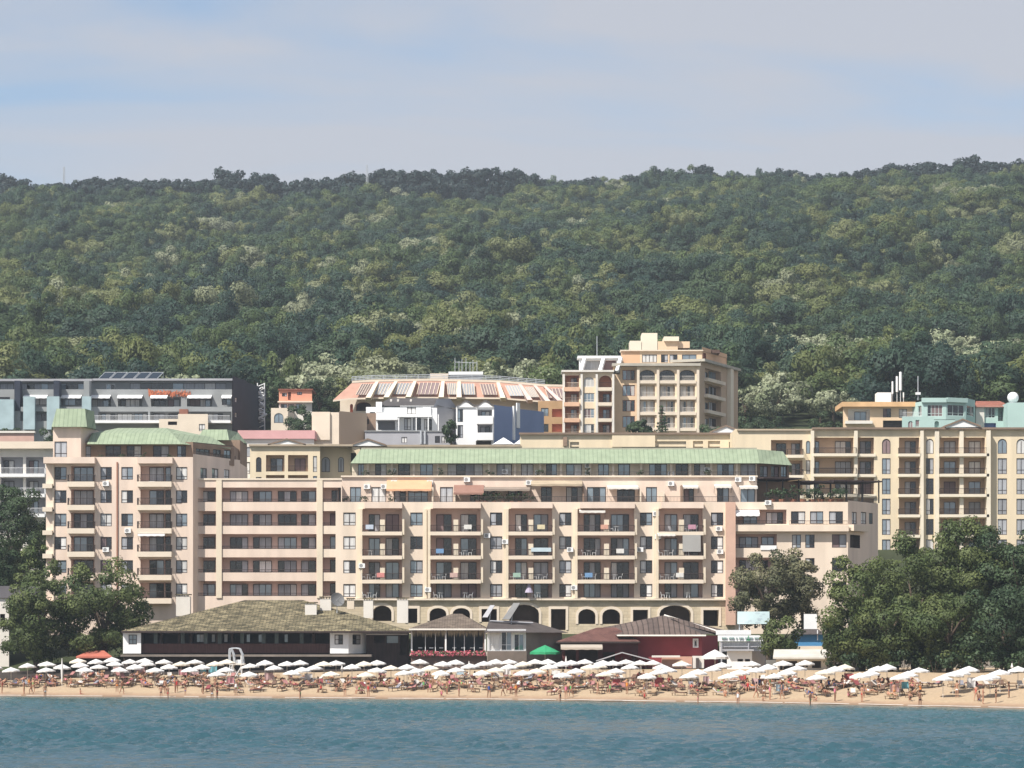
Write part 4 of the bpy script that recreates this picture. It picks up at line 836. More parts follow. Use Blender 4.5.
for k in range(150):
    gx = 150 + (k % 50) * .8; mb.mesh([G1.pt(G1.u(gx), Zp(390 + 7 * rw.random(), 603), .1 + .3 * rw.random()) + Vector((rw.uniform(-.4, .4), 0, rw.uniform(-.4, .4))) for _ in range(3)], [(0, 1, 2)], mat('orange_blossom', (0.50, 0.16, 0.08), .8, .3, 2))
o = mb.build('flowering_creeper', g.root); o['kind'] = 'stuff'
g.part('end_wall', Plane(232, 600, 232.01, 622), 232, 232.01, 379, 470, 0, 0.1, NAVY) if False else None
Gs = Plane(232.4, 600, 266, 628); g.facade(Gs, 232.4, 247, 378.5, 470, [('w', 235, 237, 398, 402, {'s': 1, 'fr': WFRAME}), ('w', 235, 237, 413, 417, {'s': 1, 'fr': WFRAME})], NAVY); g.facade(Gs, 247.01, 266, 385.5, 470, [], NAVY)
g.shell(pfoot((-60, 600), (232, 600), (266, 628), (266, 640), (-60, 640)), Zp(470, 600), Zp(407.5, 600), GREYW, skip=2)
g.shell(pfoot((-60, 606), (232, 606), (247, 616), (247, 636), (-60, 636)), Zp(407.5, 606), Zp(380.5, 606), NAVY, skip=2)
g.done()
s_ = thing('lattice_sign', 'tall white lattice sign with slanted letters on the navy end wall', 'sign', P(261, 430, 622))
mb = MB(); o = P(261, 430, 622)
for px in (257.5, 264.5): mb.bar(P(px, 430, 622) - o, P(px, 383, 622) - o, .12, WHITE)
for k in range(10): mb.bar(P(257.5, 428 - k * 4.6, 622) - o, P(264.5, 425 - k * 4.6, 622) - o, .08, WHITE)
mb.build('sign_frame', s_, False); mb = MB(); gl = random.Random(2)
for k in range(7):
    y0 = 387 + k * 5.0
    for q in range(3): mb.bar(P(258 + gl.random() * 2, y0 + gl.random() * 4, 621.6) - o, P(262 + gl.random() * 2.5, y0 + gl.random() * 4, 621.6) - o, .22, WHITE)
mb.bar(P(257, 419, 621.6) - o, P(267, 414, 621.6) - o, .25, WHITE); mb.build('lettering', s_, False)
for k in range(5):
    t = thing('solar_panel', f"{['first', 'second', 'third', 'fourth', 'fifth'][k]} tilted solar panel from the block's west end on the grey roof", 'solar panel', P(104 + k * 12, 379, 612), 0, 'solar panels on the grey roof')
    mb = MB(); mb.mesh([(-1.0, -.2, .1), (1.1, -.2, .1), (2.1, 1.6, 1.45), (0.0, 1.6, 1.45), (-1.0, -.12, .02), (1.1, -.12, .02), (2.1, 1.68, 1.37), (0, 1.68, 1.37)], [(0, 1, 2, 3), (7, 6, 5, 4), (0, 4, 5, 1), (1, 5, 6, 2), (2, 6, 7, 3), (3, 7, 4, 0)], mat('panel_silicon', (0.02, 0.03, 0.045), .25, .1)); mb.build('panel', t, False)
    mb = MB(); mb.bar((-1.05, -.22, .1), (0, 1.62, 1.5), .06, STEEL); mb.bar((0, 1.62, 1.5), (2.1, 1.62, 1.5), .06, STEEL); mb.bar((1.12, -.22, .1), (2.12, 1.62, 1.5), .06, STEEL); mb.bar((0, 1.7, -.2), (0, 1.7, 1.4), .05, STEEL); mb.bar((2.1, 1.7, -.2), (2.1, 1.7, 1.4), .05, STEEL); mb.build('panel_frame', t, False)
# plain cream annexe in front of the grey block
a_ = Bld('cream_annexe', 'small windowless cream annexe with brick chimney before the grey terraced block', 'building', P(190, 445, 590), TRIM)
A0 = Plane(160, 590, 210, 590); a_.facade(A0, 178, 208, 414, 470, [('w', 199, 205, 424, 431)]); a_.facade(A0, 159, 178, 419, 470, [('v', 168, 177, 421.5, 425, {'d': .6})])
a_.shell(pfoot((178, 590), (208, 590), (208, 600), (178, 600)), Zp(470, 590), Zp(414, 590), TRIM); a_.shell(pfoot((159, 590), (178, 590), (178, 600), (159, 600)), Zp(470, 590), Zp(419, 590), TRIM)
a_.part('chimney', A0, 179, 187.5, 409, 413.9, -2, -.2, mat('brick_red', (0.30, 0.13, 0.09), .9)); a_.done()

# small hotel at the west edge
j = Bld('west_hotel', 'low cream hotel with white balcony slabs beside the pink tower', 'hotel', P(20, 520, 480), OFFW, LGREY, WHITE)
J0 = Plane(-90, 480, 54, 480); ops = []
for q, (y0, y1) in enumerate(((457, 474), (478, 494), (498, 514))):
    ops += [('l', -44, -26, y0, y1, {'d': 1.6, 'doors': [(-42, -30)], 'm': OFFW}), ('l', -22, -2, y0, y1, {'d': 1.6, 'doors': [(-20, -8)], 'm': OFFW}), ('l', 1, 23, y0, y1, {'d': 1.6, 'doors': [(2, 13)], 'm': LGREY}), ('l', 26, 45, y0, y1, {'d': 1.6, 'doors': [(27.5, 37)], 'm': LGREY}), ('w', 46.3, 52, y0 + 2, y1 - 1)]
j.facade(J0, -90, 54, 443, 600, ops); j.part('roof_slab', J0, -92, 55, 442, 449, .004, 1.4, TRIM)
for yb in (474.3, 494.5, 514.5): j.balcony(J0, -50, 46, yb, 1.4, 3, WHITE, rm=WFRAME)
j.shell([(J0.p0.x, 480), (J0.p1.x, 480), (J0.p1.x, 500), (J0.p0.x, 500)], Zp(600, 480), Zp(443, 480)); j.done()
j2 = Bld('pink_parapet_house', 'low house with pink parapet showing behind the cream hotel', 'house', P(10, 470, 530), mat('dusty_pink', (0.55, 0.36, 0.30), .9, .08))
Jb = Plane(-60, 530, 34, 530); j2.facade(Jb, -60, 34, 432, 500, []); j2.shell(pfoot((-60, 530), (34, 530), (34, 545), (-60, 545)), Zp(500, 530), Zp(432, 530)); j2.part('coping', Jb, -61, 35, 431, 433, -1, .3, OFFW); j2.done()

# pink-topped house
l_ = Bld('pink_topped_house', 'white house with pink roof band behind the first white gable', 'house', P(276, 470, 540), OFFW, OFFW)
L0 = Plane(240, 540, 314, 540)
l_.facade(L0, 240, 314, 439, 520, [('w', 242, 255, 447, 457, {'s': 3, 't': 0}), ('w', 263, 275, 447, 457, {'s': 2, 't': 0}), ('l', 278, 293, 444, 458, {'d': 1.5, 'doors': [(280, 291)]}), ('l', 297, 312, 444, 458, {'d': 1.5, 'doors': [(299, 311)]}), ('w', 243, 250, 462, 474)])
l_.part('roof_band', L0, 238, 315, 430.5, 438.9, -14, .5, mat('rose_pink_render', (0.60, 0.34, 0.33), .9, .06)); l_.shell(pfoot((240, 540), (314, 540), (314, 556), (240, 556)), Zp(520, 540), Zp(439, 540)); l_.done()

# small orange house
o_ = Bld('orange_house', 'small orange upper house over a glazed floor and a cream bay window', 'house', P(293, 440, 600), SALMON, OFFW)
O0 = Plane(279, 600, 314, 600); o_.facade(O0, 279, 312, 390, 402, [('w', 282, 287, 393, 396.5), ('w', 297, 302, 392, 395), ('v', 288, 291, 392, 400, {'d': .3, 'm': TERRA})], SALMON); o_.part('roof_slab', O0, 278.3, 313, 389, 390.3, -10, .4, TERRA)
o_.facade(O0, 279, 312, 402.01, 440, [('w', 281, 287, 404, 409), ('w', 288, 294, 404, 411), ('w', 296, 302, 404, 413)], OFFW); o_.part('eave', O0, 278, 313, 401.4, 402.8, 0, 1.0, TRIM)
o_.shell(pfoot((279, 600), (312, 600), (312, 612), (279, 612)), Zp(440, 600), Zp(390, 600), SALMON)
Ob = Plane(271, 592, 288, 592); Obs = Plane(288, 592, 294, 597); o_.facade(Ob, 271, 288, 408, 445, [('a', 274, 283.5, 413, 423)], TRIM); o_.facade(Obs, 288, 294, 408, 445, [], TRIM); o_.shell(pfoot((271, 592), (288, 592), (294, 597), (294, 600), (271, 600)), Zp(445, 592), Zp(408, 592), TRIM, TERRA, skip=2); o_.done()

# windowless tan block
b2 = Bld('tan_block', 'tall windowless tan block among the upper hotels', 'building', P(345, 460, 545), TRIM)
Q0 = Plane(312, 545, 339, 545); Q1 = Plane(339, 545, 367, 551); b2.facade(Q0, 312, 339, 412.3, 500, [], TRIM); b2.facade(Q1, 339, 367, 412.3, 500, [], TAN); b2.part('ledge', Q0, 312, 330, 412, 440, 0, .4, TRIM)
Q2 = Plane(366, 553, 378, 553); b2.facade(Q2, 366, 376, 413, 470, [('v', 367, 369, 419, 424, {'d': .2})], BROWNW)
b2.shell(pfoot((312, 545), (339, 545), (367, 551), (367, 565), (312, 565)), Zp(500, 545), Zp(412.3, 545), TRIM, skip=2); b2.done()

# grey annexe and the white stepped villa
w1 = Bld('white_stepped_villa', 'white stepped villa with tall glazing and a grey gable', 'building', P(410, 470, 562), WHITE, LGREY, WHITE, DARKM)
V0 = Plane(366, 562, 437, 562)
w1.facade(V0, 366, 400, 407, 470, [('v', 378, 395, 421, 430, {'d': 1.5, 'm': LGREY}), ('w', 370, 375, 412, 417)])
w1.facade(V0, 400.01, 437, 405.5, 470, [('w', 407, 416, 407, 414, {'t': 0}), ('w', 404, 411, 418, 430), ('w', 413, 421, 418, 430), ('w', 424, 432, 419, 431, {'s': 3})])
w1.part('balcony', V0, 376, 398, 413, 420.5, .004, 1.6, WHITE); w1.part('chimney', V0, 376, 382, 402, 412, -1, .5, WHITE); w1.part('canopy', V0, 398, 432, 416, 417.6, .004, 1.8, WHITE)
for x in (398.5, 416, 428, 438): w1.part('post', V0, x, x + 1.0, 415, 432, 1.4, 1.7, WHITE)
w1.part('screen', V0, 423, 431, 407, 415.5, .01, .3, WFRAME)
V1 = Plane(437, 562, 457, 568); w1.facade(V1, 437, 457, 408, 470, [], LGREY)
mb = MB(); mb.mesh([V1.pt(V1.u(433), Zp(408, 562)), V1.pt(V1.u(457), Zp(408, 568)), V1.pt(V1.u(450), Zp(398.5, 566)), V1.pt(V1.u(437), Zp(399.5, 563))], [(0, 1, 2, 3)], LGREY); mb.build('gable', w1.root)
mb = MB(); mb.frustum(pfoot((375, 561.8), (438, 561.8), (452, 567), (452, 580), (374, 580)), Zp(405.6, 561), pfoot((390, 571), (434, 571), (443, 572), (443, 578), (390, 578)), Zp(396, 566), mat('dark_slate_roof', (0.075, 0.068, 0.066), .85, .15)); mb.build('roof', w1.root)
w1.shell(pfoot((366, 562), (437, 562), (457, 568), (457, 582), (366, 582)), Zp(470, 562), Zp(408, 562), WHITE, skip=2)
for x in (389, 396, 409): w1.part('chimney', V0, x, x + 2, 397, 403, -6, -5, OFFW)
w1.done()
w2 = Bld('grey_annexe', 'low grey flat roofed annexe below the white villa', 'building', P(410, 470, 548), LGREY)
U0 = Plane(365, 548, 450, 548); w2.facade(U0, 365, 450, 431.5, 500, [('w', 401.5, 407, 437, 443), ('w', 435, 440, 436, 443), ('w', 441.5, 447, 436, 443)]); w2.shell(pfoot((365, 548), (450, 548), (450, 558), (365, 558)), Zp(500, 548), Zp(431.5, 548))
w2.part('coping', U0, 364.5, 450.5, 430.6, 431.6, -10, .2, GREYW)
for x in (420, 424): w2.part('vent_pipe', U0, x, x + 1.6, 431, 444, .1, .5, STEEL)
w2.done()
w3 = Bld('white_and_blue_house', 'white house with wavy parapet and a plain slate blue side wall', 'house', P(490, 470, 556), WHITE, LGREY, WHITE, DARKM)
N0 = Plane(456, 556, 494, 556); N1 = Plane(494, 556, 544, 570)
w3.facade(N0, 456, 475.5, 407, 480, [('w', 457.5, 463, 409, 422, {'s': 2}), ('w', 457.5, 463, 425, 438, {'s': 2})]); w3.facade(N0, 475.51, 494, 407, 480, [('l', 477.5, 492, 409.5, 416, {'d': 1.4, 'doors': [(481, 490)]}), ('l', 477.5, 492, 424.5, 433, {'d': 1.4, 'doors': [(480, 490)]}), ('v', 476, 491, 441, 450, {'d': .5})])
w3.balcony(N0, 476.5, 493, 416.3, 1.2, 8, WHITE, rail=False); w3.balcony(N0, 476.5, 493, 433, 1.2, 7.5, WHITE, rail=False)
for (a, b) in ((456, 475), (475.6, 494.4)):
    mb = MB(); n = 10; fr_, bk_ = [], []
    for k in range(n + 1):
        t = k / n; zz = Zp(407, 556) + .9 * (1 - math.cos(2 * math.pi * t)) / 2; fr_.append(N0.pt(N0.u(a + (b - a) * t), zz, .25)); bk_.append(N0.pt(N0.u(a + (b - a) * t), zz, -12))
    base = [N0.pt(N0.u(a), Zp(407.4, 556), .25), N0.pt(N0.u(b), Zp(407.4, 556), .25)]; mb.face([base[0], base[1]] + fr_[::-1], WHITE)
    dk = mat('dark_slate_roof', (0.075, 0.068, 0.066), .85, .15)
    for k in range(n): mb.face([fr_[k] + Vector((0, -.15, .12)), fr_[k + 1] + Vector((0, -.15, .12)), bk_[k + 1] + Vector((0, 0, 1.3)), bk_[k] + Vector((0, 0, 1.3))], dk)
    mb.build('wavy_parapet', w3.root)
w3.facade(N1, 494, 513, 406, 480, [], BLUEW); w3.facade(N1, 513.01, 544, 410, 480, [], BLUEW); w3.part('downpipe', N1, 512.4, 514, 406, 440, 0, .3, WHITE)
w3.part('ladder', N1, 516, 519, 403, 428, .02, .25, WHITE)
w3.shell(pfoot((456, 556), (494, 556), (544, 570), (544, 582), (456, 582)), Zp(480, 556), Zp(407.5, 556), WHITE, dk, skip=2); w3.done()
tt = thing('white_marquee', 'white twin peaked marquee roof behind the yellow attic', 'marquee', P(503, 446, 536))
mb = MB(); o = P(503, 446, 536)
for (a, b, c) in ((493, 514, 437.5), (514, 530, 438)):
    A, B, Cc = P(a, 444, 533) - o, P(b, 444, 533) - o, P((a + b) / 2, c, 535) - o; D = Vector((0, 6, 0)); mb.mesh([A, B, B + D, A + D, Cc], [(0, 1, 4), (1, 2, 4), (2, 3, 4), (3, 0, 4), (3, 2, 1, 0)], WHITE)
mb.build('canopy', tt, False); mb = MB()
for a in (493, 514, 530): mb.bar(P(a, 444, 533) - o, P(a, 465, 533) - o, .1, WHITE)
mb.build('pole', tt, False)

# pink terraced building with sloping glazed storey
d = Bld('pink_terraced_building', 'pink terraced building with a sloping glazed top storey and roof deck', 'hotel', P(440, 450, 640), TRIM, SALMON, TRIM)
D0 = Plane(340, 640, 560, 640); dz = lambda py: Zp(py, 640)
d.facade(D0, 340, 545, 397, 470, [('A', 350, 353, 404, 413, {'d': 1}), ('A', 356, 371, 402, 411, {'d': 2, 'back': VOID})] + [('w', x, x + 9, 403, 413) for x in (378, 400, 425)], TRIM)
mb = MB(); tp, bt = [(352, 383), (372, 381.8), (430, 380.8), (500, 382.5), (545, 386.5), (572, 387)], [(333, 400), (350, 398), (400, 396.8), (500, 397.5), (545, 401), (572, 400)]
for k in range(5):
    (a, b), (c, e_) = tp[k], tp[k + 1]; (a2, b2_), (c2, e2) = bt[k], bt[k + 1]
    mb.face([P(a2, b2_, 637), P(c2, e2, 637), P(c, e_, 638.6), P(a, b, 638.6)], mat('faded_terracotta_render', (0.50, 0.29, 0.22), .9, .1)); mb.face([P(a, b, 638.6), P(c, e_, 638.6), P(c, e_, 660) , P(a, b, 660)], FLATROOF)
    mb.face([P(a2, b2_ + 1.6, 636.6), P(c2, e2 + 1.6, 636.6), P(c2, e2, 636.6), P(a2, b2_, 636.6)], TRIM); mb.face([P(a, b, 638.5), P(c, e_, 638.5), P(c, e_ - 2.2, 638.5), P(a, b - 2.2, 638.5)], TRIM)
mb.build('sloping_storey', d.root)
for k, (a, b, c) in enumerate(((362, 374, -6), (379, 394, -5), (398, 413, -4.5), (420, 440, -3), (447, 456, 1), (461, 474, 1), (480, 494, 3), (505, 519, 5), (525, 533, 6), (545, 562, 3))):
    mb = MB(); yb, yt = np.interp((a + b) / 2, [q[0] for q in bt], [q[1] for q in bt]) - 2, np.interp((a + b) / 2, [q[0] for q in tp], [q[1] for q in tp]) + 2.5
    q4 = [P(a + c, yb, 637.0), P(b + c, yb, 637.0), P(b, yt, 638.2), P(a, yt, 638.2)]; mb.face([p + Vector((0, -.35, .1)) for p in q4], GLASS[4] if k % 3 else GLASS[3])
    for q in range(6):
        t = q / 5; p0, p1 = q4[0].lerp(q4[1], t), q4[3].lerp(q4[2], t); mb.bar(p0 + Vector((0, -.4, .12)), p1 + Vector((0, -.4, .12)), .08, TRIM, 4)
    mb.build('sloping_window', d.root)
for (a, a2) in ((377, 368), (396, 386), (415, 408), (443, 441), (459, 459), (498, 503), (520, 530), (535, 548), (545, 560)):
    yb, yt = np.interp(a2, [q[0] for q in bt], [q[1] for q in bt]), np.interp(a, [q[0] for q in tp], [q[1] for q in tp]); mb = MB(); w = 2.6
    p = [P(a2 - w, yb, 634), P(a2 + w, yb, 634), P(a + w * .6, yt, 637.8), P(a - w * .6, yt, 637.8)]; q_ = [v + Vector((0, 1.8, -.6)) for v in p]; mb.mesh(p + q_, [(0, 1, 2, 3), (0, 3, 7, 4), (1, 5, 6, 2), (3, 2, 6, 7), (0, 4, 5, 1)], TRIM if a < 500 else mat('pale_pink_render', (0.62, 0.47, 0.42), .9)); mb.build('fin_wall', d.root)
mb = MB()
for k in range(4):
    (a, b), (c, e_) = tp[k], tp[k + 1]
    for dy in (3, 4.6, 6.2): mb.bar(P(a, b - dy, 645), P(c, e_ - dy, 645), .07, STEEL)
    for q in range(5): t = q / 5; mb.bar(P(a + (c - a) * t, b + (e_ - b) * t - 2, 645), P(a + (c - a) * t, b + (e_ - b) * t - 6.4, 645), .07, STEEL)
mb.build('deck_railing', d.root)
Dr = Plane(430, 646, 482, 646); d.part('deck_room', Dr, 430, 448, 373.5, 384, -6, 0, TRIM); d.part('deck_room', Dr, 450, 482, 375, 384, -6, .0, LGREY); d.part('deck_roof', Dr, 448.5, 483, 371.8, 374.8, -7, .5, WHITE); d.part('glazing', Dr, 461, 481, 377, 382, .01, .1, GLASS[4])
mb = MB()
for x, t in ((455, 358), (459, 361), (462, 359), (466, 358), (470, 362), (473, 360), (477, 361)): mb.bar(P(x, 372, 650), P(x, t, 650), .06, STEEL)
mb.bar(P(455, 362, 650), P(477, 363, 650), .05, STEEL); mb.build('roof_aerial', d.root)
D1 = Plane(538, 620, 566, 620); d.facade(D1, 538, 567, 401, 470, [('w', 541, 548.5, 408, 416), ('l', 552, 562, 409, 417, {'d': 1.2}), ('w', 541, 548.5, 424, 432), ('l', 552, 562, 424, 432, {'d': 1.2})], mat('ochre_render', (0.44, 0.28, 0.15), .9, .08))
d.shell(pfoot((538, 620), (567, 620), (567, 640), (538, 640)), Zp(470, 620), Zp(401, 620), mat('ochre_render', (0.44, 0.28, 0.15)))
d.shell(pfoot((340, 640), (545, 640), (545, 665), (340, 665)), Zp(470, 640), Zp(398, 640), TRIM); d.done()

# cream tower
c = Bld('cream_tower', 'tallest building a cream and orange tower with arched loggias below the wood', 'hotel', P(650, 470, 590), TRIM, mat('brick_red_paint', (0.40, 0.19, 0.12), .9, .08), TRIM)
K0 = Plane(615, 590, 637, 590); K1 = Plane(637, 589, 700, 589); K2 = Plane(700, 589, 738, 612)
kr = [(370, 380), (385, 396), (400, 411.5), (416, 427.5)]
ANN = mat('apricot_stucco', (0.70, 0.52, 0.35), .9, .06)
c.facade(K0, 613, 637.5, 366, 470, [('w', 622.5, 635, a, b, {'s': 3, 't': 0, 'fr': TERRA}) for a, b in kr], ANN)
ops = []
for k, (a, b) in enumerate(kr):
    for (x0, x1) in ((639.5, 655), (659.5, 675), (679.5, 695)): ops.append((('A' if k == 0 else 'l'), x0, x1, a - (.5 if k == 0 else 0), b + .5, {'d': 1.3, 'doors': [(x0 + 1, x0 + 7), (x0 + 7.6, x1 - 1)] if k else [], 'head': .05, 'rail': 1, 'rh': .9, 'rm': OFFW, 'fr': OFFW, 'm': TRIM, 'back': GLASS[0] if k == 0 else TAN}))
TWC = mat('warm_tower_cream', (0.74, 0.60, 0.43), .9, .06); c.facade(K1, 637, 700, 366, 470, ops, TWC)
for k, (a, b) in enumerate(kr): c.balcony(K1, 639, 696, b + .6, .35, 3, TRIM, rail=False)
for x in (636.8, 656.6, 676.7, 696.5): c.part('pilaster', K1, x, x + 2.6, 370, 470, .004, .5, TRIM)
c.part('cornice', K1, 612, 700.5, 363.5, 366.2, -8, .9, mat('grey_cornice', (0.42, 0.39, 0.33), .9))
c.facade(K2, 700, 738, 366, 470, [('l', 705, 721, a, b, {'d': 1.0, 'doors': [(706, 712), (713, 720)], 'm': TAN}) for a, b in kr], TAN)
for a, b in kr: c.balcony(K2, 704, 722, b, .8, 3.4, TRIM, rail=False)
c.part('cornice', K2, 700.5, 737, 363.8, 366.4, -8, .9, mat('grey_cornice', (0.42, 0.39, 0.33))); c.part('corner_pier', K2, 727, 730, 367, 470, .004, .8, YTRIM)
Ka = Plane(621, 591.5, 702, 591.5); c.facade(Ka, 621, 640, 351, 368, [], ORANGE); c.facade(Ka, 640.01, 702, 351, 368, [('w', 642, 657, 354.5, 362.5, {'s': 4, 't': 0}), ('w', 661, 668, 354.5, 362.5), ('w', 669.5, 677.5, 354.5, 362.5), ('w', 682, 696.5, 354.5, 362.5, {'t': 0, 's': 2})], ANN)
Kb = Plane(702, 592, 728, 608); c.facade(Kb, 702, 727, 350.5, 368, [('v', 703, 706, 353, 361, {'d': .3, 'm': TERRA})], ORANGE)
c.shell(pfoot((621, 591.5), (702, 591.5), (727, 607), (727, 625), (621, 625)), Zp(368, 591.5), Zp(350.8, 591.5), ANN, skip=2)
c.part('roof_trim', Ka, 620.3, 703, 350, 351.2, -3, .4, TRIM); c.part('dark_roof', Ka, 688, 722, 346.8, 350.2, -14, -6, mat('dark_brown_roof', (0.11, 0.07, 0.055), .9))
for (x0, x1, y0, y1, m) in ((630, 641.5, 340.5, 350, YTRIM), (642, 657.5, 332.7, 350, YTRIM), (658, 678, 341, 350, ANN), (664, 679, 336.5, 341, YTRIM), (675, 690, 341, 347.5, ANN)): c.part('roof_house', Plane(640, 597, 690, 597), x0, x1, y0, y1, -6 - (x0 % 3), -(x0 % 4) * .3, m)
c.shell(pfoot((613, 590), (637, 589), (700, 589), (738, 612), (738, 630), (613, 630)), Zp(470, 590), Zp(366, 590), TAN, skip=3)
M0 = Plane(562, 587, 614, 587); rows = [(375.5, 387.5), (391.5, 402.5), (407, 418.5), (422.5, 434)]
ops = []
for k, (a, b) in enumerate(rows):
    ops += [('l', 565, 579, a, b, {'d': 1.5, 'doors': [(571, 577)], 'rail': 1, 'rm': TRIM}), ((('a' if k == 0 else 'w')), 583.5, 594.5, a + 1.5, b - .5, {'fr': OFFW, 's': 3}), (('A' if k == 0 else 'l'), 599, 611.8, a, b, {'d': 1.5, 'doors': [(603, 610)] if k else [], 'rail': 1})]
c.facade(M0, 562.5, 613.5, 372, 470, ops, mat('warm_tower_cream', (0.74, 0.60, 0.43))); c.part('cornice', M0, 561.5, 614, 370.3, 372.2, -6, .7, OFFW)
for a, b in rows: c.balcony(M0, 564, 579.5, b, .9, 4, mat('peach_stucco', (0.66, 0.42, 0.28), .9), rail=False); c.balcony(M0, 598, 612, b, .5, 3.4, TRIM, rail=False)
for x in (562.6, 580.5, 595.6, 612): c.part('pilaster', M0, x, x + 2.2, 374, 470, .004, .45, OFFW)
c.shell(pfoot((562.5, 587), (613.5, 587), (613.5, 610), (562.5, 610)), Zp(470, 587), Zp(372.1, 587), TRIM)
Mb = Plane(578, 590, 622, 590); c.facade(Mb, 579, 620, 357.5, 374, [('v', 583, 600, 360.5, 370, {'d': .8, 'm': TRIM, 'back': GLASS[4]}), ('v', 603, 616, 360.5, 370, {'d': .8, 'm': SALMON, 'back': GLASS[3]})], WHITE)
for x in (581, 600, 617):
    mb = MB(); mb.bar(P(x, 371.5, 587.6), P(x + 4, 358, 589.8), .45, WHITE, 4); mb.build('attic_rib', c.root)
c.part('attic_beam', Mb, 577.5, 621, 356, 358.5, -4, .6, WHITE)
mb = MB(); mb.bar(P(597, 357, 592), P(597, 336, 592), .07, STEEL); mb.build('roof_aerial', c.root); c.done()

# buildings at the east end of the slope
k_ = Bld('apricot_building', 'flat roofed apricot building with aerial masts on its roof', 'building', P(878, 450, 600), ANN, OFFW)
X0 = Plane(840, 600, 915, 600); k_.facade(X0, 843, 914, 407, 480, [('l', 848, 870, 409, 420.5, {'d': 1.5, 'doors': [(855, 867)], 'm': OFFW}), ('w', 883, 891, 408.5, 417.5), ('w', 899, 907, 409, 418), ('v', 883, 903, 420.5, 428, {'d': .8})])
k_.part('roof_slab', X0, 841.5, 915, 402.3, 407, -12, 1.2, mat('apricot_fascia', (0.66, 0.42, 0.22), .9)); k_.part('bay_wall', X0, 845, 872, 421, 424, .004, 1.0, OFFW); k_.part('roof_house', X0, 878, 892, 392, 402, -5, -1, WHITE)
k_.shell(pfoot((843, 600), (914, 600), (914, 618), (843, 618)), Zp(480, 600), Zp(406, 600)); k_.done()
mk = thing('aerial_mast', 'cluster of white panel aerials on the apricot building roof', 'aerial', P(896, 402, 602)); o = P(896, 402, 602)
for (x, t, w) in ((892.5, 381, 1.2), (897, 376, 1.6), (900.5, 371.5, 1.8), (903.5, 392, .9)):
    mb = MB(); mb.bar(P(x, 403, 602) - o, P(x, t, 602) - o, .09, STEEL); mb.bar(P(x, 401 - (402 - t) * .35, 601.6) - o, P(x, t + .5, 601.6) - o, .16 * w, WHITE); mb.build('panel_aerial', mk, False)
pl2 = thing('thin_pole', 'thin grey pole rising behind the mint building', 'pole', P(918, 402, 625)); mb = MB(); o = P(918, 402, 625); mb.bar((0, 0, -8), P(918, 376, 625) - o, .1, STEEL); mb.build('shaft', pl2, False); mb = MB(); mb.box(-.5, .5, -.4, .4, 1.5, 2.0, WHITE); mb.build('lamp_box', pl2, False)
m_ = Bld('mint_building', 'mint green building with faceted windows and a terracotta roof', 'building', P(950, 450, 598), TEAL, TEAL, TEAL, mat('pale_mint_frame', (0.55, 0.66, 0.62), .5))
Y1 = Plane(903, 604, 922, 596); Y2 = Plane(922, 596, 946, 596); Y3 = Plane(946, 596, 966, 598); Y4 = Plane(966, 598, 975, 604)
m_.facade(Y1, 903, 922, 403, 480, [('w', 917.8, 922 - .6, 406, 416)]); m_.facade(Y2, 922, 946, 399, 480, [('w', 927.5, 942.5, 405, 416.5, {'s': 4})]); m_.facade(Y3, 946, 966, 399, 480, [('w', 947.5, 964, 405, 416, {'s': 3})]); m_.facade(Y4, 966, 975, 399, 480, [('w', 967, 974, 406, 416)])
m_.part('parapet_band', Y2, 921.5, 946.3, 398, 402.5, .004, .5, TEAL); m_.part('parapet_band', Y3, 946.4, 966.5, 398, 402.5, .004, .5, TEAL)
Y5 = Plane(902, 592, 952, 592); m_.facade(Y5, 902, 934, 416.5, 480, [('a', 908, 913, 421, 428), ('w', 915.5, 919.5, 420, 427)]); m_.facade(Y5, 934.01, 955, 420, 480, [('A', 925 + 9.5, 939, 421, 430, {'d': .6})]) ; m_.rail(Y5, 903, 922, 416.5, -.2, .9, WFRAME)
m_.shell(pfoot((903, 604), (922, 596), (946, 596), (966, 598), (975, 604), (975, 620), (903, 620)), Zp(480, 600), Zp(399.5, 596), TEAL, skip=4); m_.shell(pfoot((902, 592), (955, 592), (955, 599), (902, 599)), Zp(480, 592), Zp(419.5, 592), TEAL)
Y6 = Plane(975, 606, 1012, 606); m_.facade(Y6, 975, 1050, 406, 480, [('w', 985, 995, 407.5, 418, {'s': 3}), ('l', 998, 1014, 408, 421, {'d': 1.5, 'doors': [(1001, 1012)], 'rail': 1}), ('v', 976, 996, 423, 428, {'d': 1, 'm': BLUEW})])
mb = MB(); mb.frustum(pfoot((974, 605), (1011, 605), (1018, 618), (974, 618)), Zp(407, 605), pfoot((976, 612), (1000, 612), (1004, 616), (976, 616)), Zp(399.5, 608), TERRA); mb.build('roof', m_.root)
m_.part('white_pier', Y6, 975.5, 984, 407, 428, .004, .4, OFFW); m_.part('side_block', Plane(1006, 600, 1050, 600), 1008, 1050, 402.5, 480, -10, 0, TEAL)
m_.shell(pfoot((975, 606), (1050, 606), (1050, 625), (975, 625)), Zp(480, 606), Zp(406.5, 606)); m_.done()
dm = thing('white_dome', 'white radar dome on the mint green side block', 'dome', P(1013, 402.5, 603)); mb = MB(); rr = 1.15; rows_ = []
for a in range(9):
    t = -1.0 + (math.pi / 2 + 1.0) * a / 8; rows_.append([(math.cos(t) * rr * math.cos(2 * math.pi * q / 16), math.cos(t) * rr * math.sin(2 * math.pi * q / 16), rr * .84 + rr * math.sin(t)) for q in range(16)])
for a in range(8):
    for q in range(16): mb.face([rows_[a][q], rows_[a][(q + 1) % 16], rows_[a + 1][(q + 1) % 16], rows_[a + 1][q]], WHITE)
o = mb.build('dome_shell', dm, False); o.data.polygons.foreach_set('use_smooth', [True] * len(o.data.polygons)); mb = MB(); mb.bar((0, 0, -.2), (0, 0, .25), .75, LGREY, 12); mb.build('base', dm, False)
